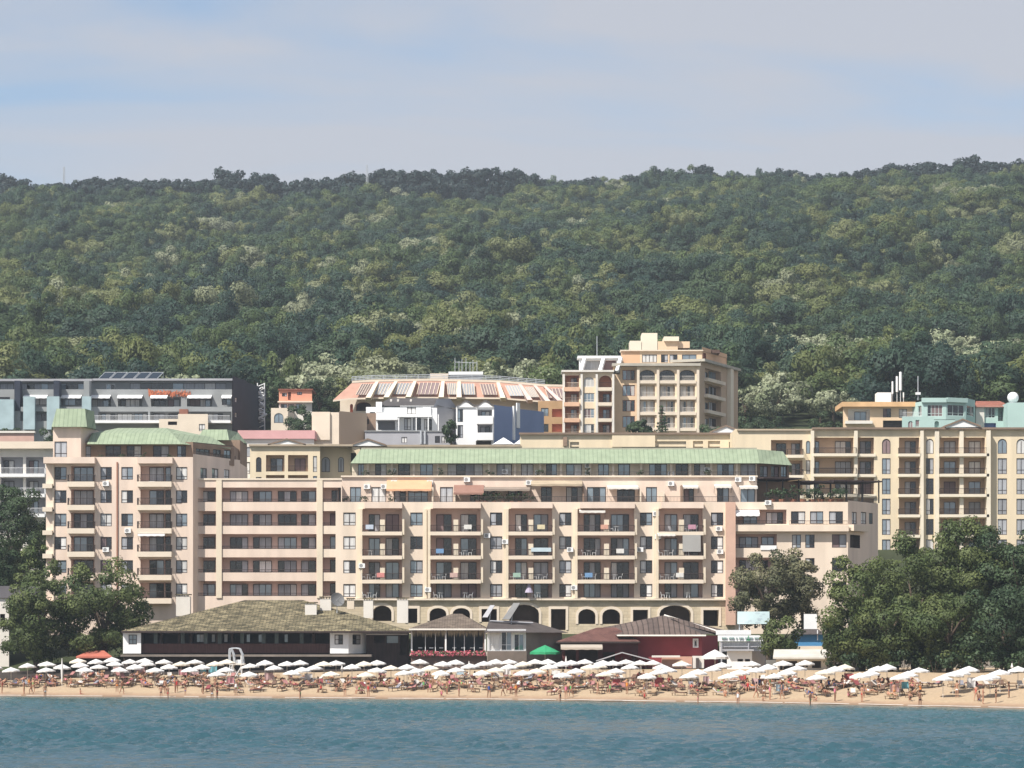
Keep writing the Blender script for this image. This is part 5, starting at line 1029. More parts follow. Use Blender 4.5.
# masts on the crest
for (x, yb, t, n) in ((64, 190, 167, 'thin lattice mast on the crest at the low end of the ridge'), (367, 190, 165, 'thin lattice mast on the crest among the tallest dark trees')):
    ms = thing('lattice_mast', n, 'mast', P(x, yb, 1680)); o = P(x, yb, 1680); mb = MB()
    for q in range(3): mb.bar(Vector((math.cos(q * 2.1) * .9, math.sin(q * 2.1) * .9, -12)), Vector((math.cos(q * 2.1) * .35, math.sin(q * 2.1) * .35, 0)) + P(x, t, 1680) - o, .16, STEEL, 4)
    hgt = (P(x, t, 1680) - o).z
    for q in range(14):
        z = hgt * q / 14; mb.bar((-.8, 0, z), (.8, 0, z + 1), .1, STEEL, 4); mb.bar((.8, 0, z), (-.8, 0, z + 1), .1, STEEL, 4)
    mb.build('mast_frame', ms, False)
# ---------------------------------------------------------------- beach front restaurants and kiosks
def hip(mb, e4, ze, r2, zr, m, under=None):
    """hip roof: e4 four eave corners (XY, anticlockwise from front left), r2 the two ridge ends"""
    a, b, c_, d_ = [(x, y, ze) for x, y in e4]; r, s = [(x, y, zr) for x, y in r2]
    mb.face([a, b, s, r], m); mb.face([b, c_, s], m); mb.face([c_, d_, r, s], m); mb.face([d_, a, r], m)
    lo = [(x, y, z - .22) for x, y, z in (a, b, c_, d_)]
    for q in range(4): mb.face([lo[q], lo[(q + 1) % 4], (a, b, c_, d_)[(q + 1) % 4], (a, b, c_, d_)[q]], under or m)
    mb.face(lo[::-1], under or m)
# tavern
tv = Bld('timber_tavern', 'long dark timber tavern under a mossy stone slab roof on the beach', 'restaurant', P(266, 668, 404), TIMBER, TIMBER, TIMBER, WFRAME)
V = Plane(124, 403, 408, 403)
mb = MB(); hip(mb, [(Xp(121, 401), 401), (Xp(411, 400.4), 400.4), (Xp(414, 425), 425), (Xp(122, 425), 425)], Zp(631, 401), [(Xp(245, 415), 415), (Xp(303, 415), 415)], Zp(600, 415), SLATE, TIMBER); mb.build('roof', tv.root)
bays = [(142.5, 160), (162, 178), (180, 190), (192, 204), (206, 216), (220, 231), (233, 241), (243, 262), (264, 275), (277, 300), (302, 312), (315, 329)]
ops = [('v', a, b, 633.5, 643.5, {'d': 2.5, 'm': TIMBER, 'back': VOID}) for a, b in bays]
tv.facade(V, 141.5, 330, 631.5, 665, ops, TIMBER)
for x in (196, 199.5, 211, 223.5, 246, 258, 284): tv.part('lit_window', V, x, x + 3.2, 634.5, 642, -1.2, -1.1, WFRAME if int(x) % 2 else GLASS[1])  # pale panels set back inside the bays
for x in (155, 182, 205, 219, 241.5, 263, 276, 301): tv.part('shutter_panel', V, x - 1.2, x + 2.6, 633, 643.8, .01, .12, mat('grey_green_shutter', (0.09, 0.11, 0.105), .8, .2))
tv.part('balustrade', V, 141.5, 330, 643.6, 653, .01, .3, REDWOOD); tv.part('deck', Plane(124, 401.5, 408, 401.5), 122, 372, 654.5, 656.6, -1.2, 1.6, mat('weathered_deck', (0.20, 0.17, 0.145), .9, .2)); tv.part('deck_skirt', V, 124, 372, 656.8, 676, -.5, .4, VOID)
W1 = Plane(123, 401.8, 141, 401.8); W2 = Plane(330, 401.8, 348.5, 401.8); W2s = Plane(348.5, 401.8, 366, 404.5)
for (pl, x0, x1, wx) in ((W1, 123, 141, 128.5), (W2, 330, 348.5, 334.5), (W2s, 348.5, 366, 352.5)):
    tv.facade(pl, x0, x1, 632.8, 653.5, [('w', wx, wx + 8.5, 634.5, 644.5, {'s': 2, 't': .5, 'fr': FRAMEM})], WHITE); tv.part('oriel_eave', pl, x0 - 1, x1 + .6, 631.6, 632.9, -.5, .5, TIMBER)
tv.shell(pfoot((123, 401.8), (141, 401.8), (141, 405), (123, 405)), Zp(653.5, 401.8), Zp(632.8, 401.8), WHITE); tv.shell(pfoot((330, 401.8), (348.5, 401.8), (366, 404.5), (366, 406)), Zp(653.5, 401.8), Zp(632.8, 401.8), WHITE, skip=2)
V2 = Plane(366, 403.5, 410, 403.5); tv.facade(V2, 366, 409, 632, 676, [('v', 374, 384, 636, 643, {'d': 1.5, 'back': VOID}), ('v', 386, 398, 636, 643, {'d': 1.5, 'back': GLASS[1]}), ('v', 400, 407, 636, 655, {'d': 1.5, 'back': VOID})], TIMBER); tv.part('canopy', V2, 366, 408, 633.6, 634.8, .01, 2.0, mat('pale_awning_edge', (0.45, 0.42, 0.40), .8))
tv.shell(pfoot((124, 403), (409, 403.5), (409, 423), (124, 423)), Zp(676, 403), Zp(633, 403), TIMBER)
def stack(pl, x0, x1, y0, y1, cap=True, m=OFFW, dp=1.4):
    mb = MB(); tv.pbox(pl, x0, x1, y0 + 2.4, y1, -dp, 0, m, mb)
    if cap:
        tv.pbox(pl, x0 - .7, x1 + .7, y0, y0 + 1.0, -dp - .15, .15, SLATE, mb)
        for q in range(4): xx = x0 + (x1 - x0) * (q + .15) / 4; tv.pbox(pl, xx, xx + (x1 - x0) * .12, y0 + 1.001, y0 + 2.399, -.3, -.05, m, mb)
    return mb.build('chimney', tv.root)
stack(Plane(100, 408, 420, 408), 305, 316.5, 602, 616); stack(Plane(100, 410, 420, 410), 320, 331, 596.5, 613)
stack(Plane(100, 412, 420, 412), 363.5, 373, 598, 618); stack(Plane(100, 410, 420, 410), 397, 408, 597.5, 623); stack(Plane(100, 416, 420, 416), 347, 354, 598, 609, m=TRIM); stack(Plane(100, 417, 420, 417), 176, 190, 594, 616, cap=True)
tv.done()
def dish(name, label, px, py, Y, r, tilt, rz, m):
    t = thing(name, label, 'satellite dish', P(px, py, Y)); mb = MB(); n = 14; rot = Matrix.Rotation(rz, 3, 'Z') @ Matrix.Rotation(tilt, 3, 'X'); c0 = Vector((0, 0, r + .5)); rings = []
    for k in range(4):
        q = r * k / 3; rings.append([c0 + rot @ Vector((q * math.cos(2 * math.pi * a / n), q * math.sin(2 * math.pi * a / n), .25 * (k / 3) ** 2 * r)) for a in range(n)])
    for k in range(3):
        for a in range(n): mb.face([rings[k][a], rings[k][(a + 1) % n], rings[k + 1][(a + 1) % n], rings[k + 1][a]], m)
    mb.build('reflector', t, False); mb = MB(); mb.bar((0, 0, -.3), c0, .06, STEEL); mb.bar(c0, c0 + rot @ Vector((0, 0, r * .9)), .03, STEEL); mb.build('arm', t, False)
dish('satellite_dish', 'dark satellite dish beside the tavern chimneys', 337, 611, 408, 1.0, R(70), R(25), mat('grey_dish', (0.16, 0.16, 0.16), .6))
# veranda restaurant with hip roof
rv = Bld('veranda_restaurant', 'open glazed veranda restaurant with low brown hip roof and pink flower boxes', 'restaurant', P(450, 668, 403), OFFW, VOID, WHITE, WFRAME)
mb = MB(); hip(mb, [(Xp(409, 401), 401), (Xp(486, 401), 401), (Xp(489, 414), 414), (Xp(409, 414), 414)], Zp(628.5, 401), [(Xp(452, 407.5), 407.5), (Xp(462, 407.5), 407.5)], Zp(613.8, 407.5), patterned('brown_slabs', (0.19, 0.15, 0.115), (0.13, 0.10, 0.08), (0.06, 0.05, 0.04), 1, .7, .4, .95, .04, var=.3), OFFW); mb.build('roof', rv.root)
G = Plane(410, 402, 488, 402)
rv.facade(G, 411, 486, 629, 676, [('v', 412.5, 444.5, 633, 652, {'d': 5, 'back': VOID}), ('v', 446.5, 483, 633, 652, {'d': 5, 'back': mat('dim_blue_interior', (0.07, 0.09, 0.12), .5, .3)})], mat('brown_fascia', (0.16, 0.11, 0.09), .85))
mb = MB()
for k in range(240):
    x = 412 + 72 * rw.random(); p = G.pt(G.u(x), Zp(630 + 1.5 * rw.random(), 402), .1 + .3 * rw.random()); mb.mesh([p, p + Vector((.12, 0, 0)), p + Vector((.05, -.05, -.45 - .5 * rw.random()))], [(0, 1, 2)], mat('dry_thatch', (0.30, 0.24, 0.16), .95, .3, 3))
o = mb.build('thatch_fringe', rv.root); o['kind'] = 'stuff'
for x in (411, 445, 484.5): rv.part('post', G, x, x + 1.5, 629.5, 653, .01, .3, WHITE)
for x in (425, 435, 454, 464, 474): rv.part('glazing_bar', G, x, x + .6, 633, 652, -.4, -.3, WFRAME)
for x in (418, 429, 439, 452, 461, 470, 479): rv.part('dining_table', G, x, x + 4, 647.4, 648.4, -2.5, -1.0, WHITE); 
rv.part('parapet', G, 410, 488, 652, 655.5, .01, .35, OFFW)
mb = MB(); PK = mat('pink_blossom', (0.55, 0.13, 0.17), .8, .3, 3)
for k in range(700):
    p = G.pt(G.u(411 + 74 * rw.random()), Zp(651.2 + 4.2 * rw.random(), 402), .4 + .5 * rw.random()); d_ = [Vector((rw.uniform(-.22, .22), rw.uniform(-.1, .1), rw.uniform(-.2, .2))) for _ in range(4)]; mb.mesh([p + v for v in d_], [(0, 1, 2), (0, 2, 3)], PK if k % 3 else mat('box_leaves', (0.05, 0.09, 0.03), .8, .3, 3))
o = mb.build('flower_box', rv.root); o['kind'] = 'stuff'
rv.shell(pfoot((411, 402), (486, 402), (486, 413), (411, 413)), Zp(676, 402), Zp(629, 402), mat('brown_fascia', (0.16, 0.11, 0.09))); rv.done()
# glass pavilion
gp = Bld('glass_pavilion', 'white framed glass pavilion with dark sloping roof between veranda and green parasol', 'restaurant', P(522, 668, 401), mat('taupe_render', (0.24, 0.19, 0.155), .9, .15), VOID, WHITE, WFRAME)
A1 = Plane(487, 399.5, 526, 401.5); A2 = Plane(526, 401.5, 562, 406)
gp.facade(A1, 487, 526, 629, 676, [('w', 489.5, 500.5, 631.5, 650.5, {'s': 1, 't': .3}), ('w', 501.5, 512, 631.8, 650.5, {'s': 2, 't': .3}), ('w', 514.3, 524.3, 634, 650.5, {'s': 2, 't': 0})], WHITE)
gp.facade(A2, 526, 562, 632.5, 676, [], gp.wall); gp.part('plinth', A1, 487, 526, 651, 676, .01, .25, gp.wall)
mb = MB(); mb.frustum(pfoot((485, 398.6), (528, 400.8), (568, 405), (568, 418), (485, 418)), Zp(632.5, 400), pfoot((489, 404), (512, 406), (530, 408), (530, 414), (489, 414)), Zp(620.5, 404), mat('charcoal_roof', (0.075, 0.062, 0.058), .85, .2, 1)); mb.build('roof', gp.root)
mb = MB()
for (a, b) in ((P(490, 621, 403.5), P(533, 623, 405)),): mb.bar(a, b, .12, LGREY, 5)
mb.build('roof_trim', gp.root)
gp.shell(pfoot((487, 399.5), (526, 401.5), (562, 406), (562, 416), (487, 416)), Zp(676, 400), Zp(632, 400), gp.wall, skip=2); gp.done()
for (px, py, n) in ((487, 615, 'pale tilted dish plate on the pavilion roof toward the veranda'), (509, 617, 'large dark tilted dish plate over the pavilion roof ridge')):
    t = thing('tilted_plate', n, 'roof plate', P(px, py, 404)); big = px > 500; m = mat('grey_dish', (0.16, 0.16, 0.16)) if big else LGREY; s = 1.0 if big else .7
    mb = MB(); mb.mesh([(-.9 * s, -.3, -.3), (.1 * s, -.5, -.3), (1.5 * s, .2, 1.9 * s), (.6 * s, .5, 1.9 * s), (-.9 * s, -.2, -.36), (.1 * s, -.4, -.36), (1.5 * s, .3, 1.84 * s), (.6 * s, .6, 1.84 * s)], [(0, 1, 2, 3), (7, 6, 5, 4), (0, 4, 5, 1), (1, 5, 6, 2), (2, 6, 7, 3), (3, 7, 4, 0)], m); mb.build('plate', t, False)
    mb = MB(); mb.bar((.3, .3, -1), (.5, .3, .9 * s), .07, STEEL); mb.build('stay', t, False)
# maroon roofed bar
mr_ = Bld('maroon_roofed_bar', 'low bar with maroon tiled hip roof and beige canvas awning by the green parasol', 'bar', P(598, 668, 400), TIMBER, VOID, TIMBER)
mb = MB(); hip(mb, [(Xp(556, 398), 398), (Xp(640, 398), 398), (Xp(640, 408), 408), (Xp(556, 408), 408)], Zp(641.5, 398), [(Xp(597, 403), 403), (Xp(616, 403), 403)], Zp(627.5, 403), REDROOF, TIMBER); mb.build('roof', mr_.root)
B_ = Plane(560, 399, 640, 399); mr_.facade(B_, 562, 638, 642, 676, [('v', 565, 576, 650, 664, {'d': 2}), ('v', 579, 598, 650, 664, {'d': 2}), ('v', 603, 632, 652, 666, {'d': 2})], mat('maroon_boards', (0.10, 0.035, 0.035), .85, .2))
mr_.awning(B_, 560.5, 602, 643, 647.5, 2.6, mat('beige_canvas', (0.40, 0.35, 0.29), .9, .08))
mb = MB(); 
for (x0, x1, xm, ye, yr, Y) in ((596, 655, 622, 661, 652.5, 394),):
    a, b, c_ = P(x0, ye, Y), P(x1, ye, Y), P(xm, yr, Y); D = Vector((0, 5, 0)); mb.face([a, c_, c_ + D, a + D], mat('dark_felt', (0.07, 0.05, 0.05), .9, .2)); mb.face([c_, b, b + D, c_ + D], mat('dark_felt', (0.07, 0.05, 0.05)))
    for (p, q) in ((a, c_), (c_, b)): mb.bar(p, q, .1, LGREY, 4)
mb.build('tent_roof', mr_.root); mb = MB()
for x in (598, 610, 622, 634, 646, 653): mb.bar(P(x, 672, 394.2), P(x, 660 if x < 600 or x > 650 else 657, 394.2), .07, DARKM, 5)
mb.build('post', mr_.root)
mr_.shell(pfoot((562, 399), (638, 399), (638, 407), (562, 407)), Zp(676, 399), Zp(642, 399), TIMBER); mr_.done()
# red hall
rh = Bld('red_hall', 'red walled beach hall under a brown tiled roof with one small white window', 'restaurant', P(672, 668, 402), REDWALL, VOID, WHITE, WFRAME)
H0 = Plane(615, 400, 702, 400); H1 = Plane(702, 400, 718, 403)
rh.facade(H0, 615, 702, 635.5, 676, [('w', 694, 697.2, 640, 646.5, {'s': 1, 't': 0})], REDWALL); rh.facade(H1, 702, 718, 635.5, 676, [], REDWALL)
for (a, b, c_, d_) in ((692.8, 698.4, 638.6, 640), (692.8, 698.4, 646.5, 647.6), (692.8, 694, 640.001, 646.499), (697.2, 698.4, 640.001, 646.499)): rh.part('window_surround', H0, a, b, c_, d_, .003, .12, WHITE)
mb = MB(); mb.face([P(617, 636, 398.6), P(706, 636, 398.6), P(702, 634, 401), P(664, 615.3, 407)], BROWNROOF); mb.face([P(617, 636, 398.6), P(664, 615.3, 407), P(600, 628, 412)], BROWNROOF); mb.face([P(702, 634, 401), P(735, 634, 410), P(664, 615.3, 407)], mat('charcoal_roof', (0.075, 0.062, 0.058)))
mb.face([P(664, 615.3, 407), P(735, 634, 410), P(735, 634, 420), P(600, 628, 420), P(600, 628, 412)], BROWNROOF); mb.build('roof', rh.root)
mb = MB(); mb.bar(P(617, 635.7, 398.5), P(706, 635.7, 398.5), .13, OFFW, 5); mb.build('gutter', rh.root)
mb = MB(); mb.face([P(668, 616, 405.5), P(738, 633.5, 407), P(726, 635.5, 404), P(684, 625, 404)], BROWNROOF); mb.bar(P(664, 615.3, 406.6), P(728, 634.6, 404.6), .16, OFFW, 5); mb.build('side_roof', rh.root)
rh.part('step_wall', Plane(660, 398.6, 700, 398.6), 662, 692, 656.5, 676, -1.2, 0, mat('salmon_plaster', (0.52, 0.30, 0.22), .9, .1)); rh.part('white_ledge', Plane(650, 397.5, 700, 397.5), 652, 680, 655.5, 657.4, -.8, 0, OFFW); rh.part('doorway', Plane(660, 397.6, 710, 397.6), 696, 699, 658, 668, -.3, 0, VOID); rh.part('porch', Plane(660, 398, 710, 398), 693, 704, 656, 676, -2, 0, OFFW)
rh.shell(pfoot((615, 400), (702, 400), (718, 403), (718, 412), (615, 412)), Zp(676, 400), Zp(636, 400), REDWALL, skip=2); rh.done()
# kiosks
kk = Bld('white_kiosk', 'white beach kiosk with two dark hatches below a long white fascia board', 'kiosk', P(740, 668, 396), WHITE, VOID, WHITE)
k0 = Plane(724, 392, 752, 392); k1 = Plane(752, 392, 766, 397)
kk.facade(k0, 727, 752, 651, 676, [('v', 737.5, 743, 659, 661.6, {'d': .5}), ('v', 745, 750, 659, 661.6, {'d': .5})], WHITE); kk.facade(k1, 752, 766, 651, 676, [], mat('shaded_taupe_wall', (0.40, 0.36, 0.33), .9)); kk.part('roof', k0, 725.5, 753.5, 649.4, 650.9, -6, .8, LGREY)  # side wall darker than the front, shade put into its colour
kk.shell(pfoot((727, 392), (752, 392), (766, 397), (766, 399), (727, 399)), Zp(676, 392), Zp(651, 392), WHITE, skip=2)
kf = Plane(716, 399, 770, 399); kk.part('fascia_board', kf, 718, 763, 635.3, 641.3, -.4, 0, WHITE); kk.part('glazed_front', kf, 720, 762, 642, 652, -1.2, -.8, GLASS[2]); kk.part('cross_beam', kf, 720, 762, 646, 647, -.6, -.3, LGREY)
for x in (721, 748, 760): kk.part('post', kf, x, x + 1.2, 641.4, 664, -.5, -.1, LGREY)
mb = MB(); gl = random.Random(4); GT = mat('grey_green_print', (0.22, 0.32, 0.30), .8)
x = 722.0
while x < 760:
    w = gl.uniform(.6, 1.3)
    for (a, b) in (((x, 637.2), (x + w * .3, 639.6)), ((x + w * .3, 639.6), (x + w, 637.4))): mb.bar(P(a[0], a[1], 398.9), P(b[0], b[1], 398.9), .05, GT, 4)
    x += w + (.5 if gl.random() < .8 else 2.0)
mb.build('lettering', kk.root); mb = MB(); t0 = P(746.5, 640.5, 398.9); mb.mesh([t0, t0 + Vector((.5, 0, 0)), t0 + Vector((.25, 0, .7))], [(0, 1, 2)], mat('leaf_green_print', (0.05, 0.30, 0.12), .8)); mb.build('emblem', kk.root)
kk.part('rear_roof', Plane(716, 404, 760, 404), 716, 751, 630, 634.8, -4, 0, WHITE); kk.done()
def board(label, x0, x1, y0, y1, yb, Y, m, cells):
    t = thing('billboard', label, 'billboard', P((x0 + x1) / 2, yb, Y)); o = P((x0 + x1) / 2, yb, Y); pl = Plane(x0 - 5, Y, x1 + 5, Y); mb = MB()
    tv.pbox(pl, x0, x1, y0, y1, -.25, 0, m, mb); mb.v = [tuple(Vector(v) - o) for v in mb.v]; mb.build('panel', t, False)
    mb = MB()
    for x in (x0 + 2, x1 - 2): mb.bar(P(x, y1, Y + .4) - o, P(x, yb, Y + .4) - o, .09, STEEL)
    mb.build('post', t, False); mb = MB(); g = random.Random(len(label))
    for k in range(cells):
        a, b = x0 + 1 + g.random() * (x1 - x0 - 7), y0 + 1 + g.random() * (y1 - y0 - 3); bw = 2 + g.random() * 3
        pts = [P(a, b, Y - .01 - k * .002), P(a, b + 1.2, Y - .01 - k * .002), P(a + bw, b + 1.2, Y - .01 - k * .002), P(a + bw, b, Y - .01 - k * .002)]; mb.face([p - o for p in pts], mat('faded_print', (0.50, 0.60, 0.62), .8, .1))
    if cells: mb.build('print', t, False)
board('wide pale aqua billboard facing the sea beside the red hall', 737.5, 769.5, 611.5, 624, 640, 408, mat('aqua_white_board', (0.55, 0.68, 0.68), .7, .06), 9)
board('white square billboard standing behind the small bushy tree', 804, 817, 614, 629, 645, 408, WHITE, 0)
bk = Bld('blue_kiosk', 'kiosk with a bright blue upper panel between the trees', 'kiosk', P(805, 668, 400), mat('bright_blue_panel', (0.07, 0.24, 0.45), .7, .06), VOID, WHITE)
q0 = Plane(790, 400, 826, 400); bk.facade(q0, 793, 823, 634.5, 646, [], bk.wall); bk.facade(q0, 793, 823, 646.01, 676, [('v', 797, 808, 650, 660, {'d': 1}), ('v', 811, 821, 650, 660, {'d': 1})], TRIM); bk.part('flag_post', q0, 817, 817.8, 630, 640, .02, .2, WHITE)
mb = MB(); mb.frustum(pfoot((790, 399.4), (826, 399.4), (826, 408), (790, 408)), Zp(634.4, 399.5), pfoot((798, 403), (818, 403), (818, 406), (798, 406)), Zp(629, 402), mat('charcoal_roof', (0.075, 0.062, 0.058))); mb.build('roof', bk.root)
bk.shell(pfoot((793, 400), (823, 400), (823, 407), (793, 407)), Zp(676, 400), Zp(634.6, 400), bk.wall); bk.done()
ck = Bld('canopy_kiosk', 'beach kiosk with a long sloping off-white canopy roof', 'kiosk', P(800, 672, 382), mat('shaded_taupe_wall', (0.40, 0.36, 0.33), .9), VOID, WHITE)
c0 = Plane(770, 384, 830, 384); ck.facade(c0, 776, 827, 657, 682, [('v', 812, 821, 661, 668, {'d': .6}), ('w', 800, 808, 661, 667), ('v', 780, 797, 661, 671, {'d': .8})], OFFW); ck.facade(Plane(827, 384, 838, 390), 827, 838, 657, 682, [], ck.wall)  # end wall colour carries painted shade, the front stays off-white
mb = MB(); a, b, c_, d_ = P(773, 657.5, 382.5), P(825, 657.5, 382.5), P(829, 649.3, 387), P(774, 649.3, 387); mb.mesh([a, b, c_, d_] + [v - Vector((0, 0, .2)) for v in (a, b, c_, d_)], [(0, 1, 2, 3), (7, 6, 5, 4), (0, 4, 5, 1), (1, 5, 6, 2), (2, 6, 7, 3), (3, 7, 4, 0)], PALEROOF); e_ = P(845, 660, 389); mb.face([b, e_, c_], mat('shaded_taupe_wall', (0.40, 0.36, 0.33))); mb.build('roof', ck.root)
ck.shell(pfoot((776, 384), (827, 384), (838, 390), (838, 394), (776, 394)), Zp(682, 384), Zp(657.5, 384), ck.wall, skip=2); ck.done()
cb = thing('changing_cabin', 'small plain white changing cabin among the parasols by the tall grove', 'cabin', (*P(855, 668, 376).xy, gz(P(855, 668, 376).x, 376))); mb = MB(); hb = Zp(662.5, 376) - cb.location.z
mb.box(-.95, .95, -.8, .8, 0, hb, WHITE); mb.build('wall', cb, False); mb = MB(); mb.box(-1.05, 1.05, -.9, .9, hb + .003, hb + .12, WHITE); mb.build('roof', cb, False); mb = MB(); mb.box(-.4, .3, -.84, -.803, .05, hb - .3, LGREY); mb.build('door', cb, False)
# low red tent roof and wall at the west end
rt = Bld('red_canvas_stall', 'low stall with faded red canvas roof under the big twin trees', 'stall', P(95, 668, 404), TIMBER, VOID, TIMBER)
mb = MB(); hip(mb, [(Xp(76, 401), 401), (Xp(112, 401), 401), (Xp(112, 407), 407), (Xp(76, 407), 407)], Zp(656.5, 401), [(Xp(90, 404), 404), (Xp(104, 404), 404)], Zp(650.5, 404), mat('faded_red_canvas', (0.42, 0.13, 0.09), .9, .12)); mb.build('roof', rt.root)
r0 = Plane(76, 402, 112, 402); rt.facade(r0, 78, 110, 657.5, 675, [('v', 81, 93, 659, 668, {'d': 1.5}), ('v', 96, 108, 659, 668, {'d': 1.5})]); rt.shell(pfoot((78, 402), (110, 402), (110, 406), (78, 406)), Zp(675, 402), Zp(657.6, 402), TIMBER); rt.done()
wl_ = Bld('garden_wall', 'cream garden wall with dark capping at the west end of the beach', 'wall', P(0, 668, 412), OFFW)
w0 = Plane(-60, 412, 40, 412); wl_.facade(w0, -60, 9, 598, 676, [('v', -30, -22, 612, 625, {'d': .5}), ('v', 0, 5, 614, 626, {'d': .6})]); wl_.part('capping', w0, -61, 40, 586, 597.9, -3, .3, mat('dark_grey_band', (0.14, 0.13, 0.14), .9)); wl_.shell(pfoot((-60, 412), (9, 412), (9, 416), (-60, 416)), Zp(676, 412), Zp(598, 412)); wl_.done()
# foot wall running behind the sand, stone faced
fw = Bld('promenade_wall', 'low grey promenade wall running along the top of the sand', 'wall', P(600, 672, 410), mat('grey_stone_wall', (0.25, 0.23, 0.20), .9, .2))
f0 = Plane(100, 410.5, 1200, 410.5); fw.facade(f0, 100, 1200, 660, 690, []); fw.shell(pfoot((100, 410.5), (1200, 410.5), (1200, 412), (100, 412)), Zp(690, 410.5), Zp(660, 410.5)); fw.done()

# lifeguard tower
lt = thing('lifeguard_tower', 'tall white metal lifeguard tower with ladder and curved canopy frame', 'lifeguard tower', (Xp(237, 392), 392, gz(Xp(237, 392), 392)))
B0 = Vector(lt.location); q = lambda px, py, dy=0.0: P(px, py, 392) + Vector((0, dy, 0)) - B0
mb = MB()
for dy in (-.7, .7):
    mb.bar(q(231, 686.5, dy), q(233.5, 664, dy), .07, WHITE); mb.bar(q(243.5, 686.5, dy), q(241, 664, dy), .07, WHITE)
    mb.bar(q(231, 684, dy), q(242, 666, dy), .05, WHITE); mb.bar(q(243, 684, dy), q(232, 666, dy), .05, WHITE)
mb.build('leg', lt, False); mb = MB(); p0 = q(230, 664.3); p1 = q(245, 663.2); mb.box(p0.x, p1.x, -.9, .9, p0.z - .08, p1.z, OFFW); mb.build('platform', lt, False)
mb = MB()
for dy in (-.85, .85):
    pts = [q(229.5, 664, dy), q(229.8, 649, dy), q(232.5, 648.3, dy)]; pts2 = [q(243.5, 664, dy), q(242.7, 655, dy), q(240, 648.8, dy), q(236, 648.1, dy)]
    for L_ in (pts, pts2, [q(234.5, 664, dy), q(234, 655, dy), q(231.5, 648.8, dy)], [pts[-1], pts2[-1]]):
        for a, b in zip(L_, L_[1:]): mb.bar(a, b, .085, STEEL, 6)
for (x, y) in ((229.8, 649), (236, 648.1), (242.7, 655)): mb.bar(q(x, y, -.85), q(x, y, .85), .06, STEEL)
mb.build('canopy_frame', lt, False); mb = MB(); 
for k in range(9): mb.bar(q(226.5 + k * .55, 686.5 - k * 2.4, -1.0), q(228.7 + k * .55, 686.5 - k * 2.4, -1.0), .045, WHITE, 4)
mb.bar(q(226.3, 687.5, -1.0), q(231, 664, -1.0), .05, WHITE); mb.bar(q(228.7, 687.5, -1.0), q(233.3, 664, -1.0), .05, WHITE); mb.build('ladder', lt, False)
mb = MB(); mb.box(-.1, .6, -.4, .4, p1.z + .003, p1.z + .45, WHITE); mb.box(.5, .6, -.4, .4, p1.z + .453, p1.z + 1.0, WHITE); mb.build('seat', lt, False)
# ---------------------------------------------------------------- trees near the beach and among the buildings
LEAF = foliage('summer_leaves', (0.056, 0.086, 0.030), (0.145, 0.172, 0.060), .3)
LEAFD = foliage('deep_green_leaves', (0.034, 0.060, 0.030), (0.066, 0.10, 0.045), .25)
LEAFO = foliage('olive_leaves', (0.065, 0.080, 0.040), (0.23, 0.215, 0.12), .3)
LEAFP = foliage('pale_flowering_leaves', (0.21, 0.245, 0.14), (0.40, 0.42, 0.28), .3)
LEAFR = foliage('dark_ridge_leaves', (0.011, 0.025, 0.026), (0.022, 0.040, 0.035), .2)
def big_tree(name, label, pxc, ytop, pxw, Y, m, seed, group=None, dens=185, leaf=.17, base=None, low=1.6, z=None):
    X = Xp(pxc, Y); zb = gz(X, Y) if z is None else z; H = Zp(ytop, Y) - zb; W = pxw * Y / F; n = int(14 + W * H * .27)
    cl = clump_set(seed, W * .98, W * .9, (H - low) * .97, n, W * .105 + .45, low + .2)
    cr = crown_data('crown', m, cl, dens, leaf, seed + 5, up=.3, jitter=.42, soft=.36); tr = trunk_data('trunk', low + (H - low) * .45, W * .028 + .12, W * .28, H * .8, seed)
    return tree(name, label, X, Y, cr, tr, group, z=zb)
big_tree('broadleaf_tree', 'big bushy green tree at the beach edge nearest the tavern', 104, 560, 98, 408, LEAF, 1, low=.4)
big_tree('broadleaf_tree', 'big bushy green tree in front of the cream hotel beside its twin', 36, 572, 72, 405, LEAF, 2, low=.4)
big_tree('broadleaf_tree', 'tall slender green tree rising against the pink tower corner', 36, 533, 46, 416, LEAF, 3, low=.8)
big_tree('broadleaf_tree', 'dark dense tree before the cream west hotel', 14, 476, 78, 450, LEAFD, 4); big_tree('broadleaf_tree', 'dark tree at the foot of the west hotel', -14, 530, 80, 430, LEAFD, 5)  # both trees use the deeper green leaf colour
big_tree('plane_tree', 'olive tinted round tree before the stepped end wing nearest the billboard', 768, 549, 68, 413, LEAFO, 6, low=4.6); big_tree('plane_tree', 'olive tinted round tree before the stepped end wing nearest the grove', 803, 550, 52, 414, LEAFO, 7, low=4.6)
big_tree('small_tree', 'small bushy tree in front of the aqua billboard and blue kiosk', 780, 618, 44, 392, LEAF, 8, low=1.2)
grove = [(862, 548, 84, 370, 'light green tree at the kiosk end of the tall grove'), (915, 528, 96, 376, 'tall spreading tree of the grove just past its kiosk end'), (966, 515, 104, 377, 'tallest tree of the seaside grove below the gabled bay'),
         (1022, 516, 96, 372, 'dark heavy tree of the grove at the picture edge'), (890, 585, 84, 364, 'low front tree of the grove over the parasols near the kiosks'), (950, 590, 96, 360, 'low front tree in the middle of the grove'), (1008, 585, 100, 357, 'low dark front tree at the far end of the grove'), (845, 600, 46, 372, 'low rounded tree squeezed between canopy kiosk and grove'), (1075, 514, 104, 370, 'outermost grove tree cut by the picture edge')]
for k, (a, b, w, Y, n) in enumerate(grove): big_tree('grove_tree', n, a, b, w, Y, LEAF if k not in (3, 6) else LEAFD, 20 + k, 'trees of the seaside grove', low=0.3)
big_tree('garden_tree', 'dark garden tree above the pink parapet house', 44, 425, 40, 548, LEAFD, 31, z=27); big_tree('garden_tree', 'low garden tree in front of the grey terraced block', 72, 432, 34, 552, LEAFD, 32, z=29)
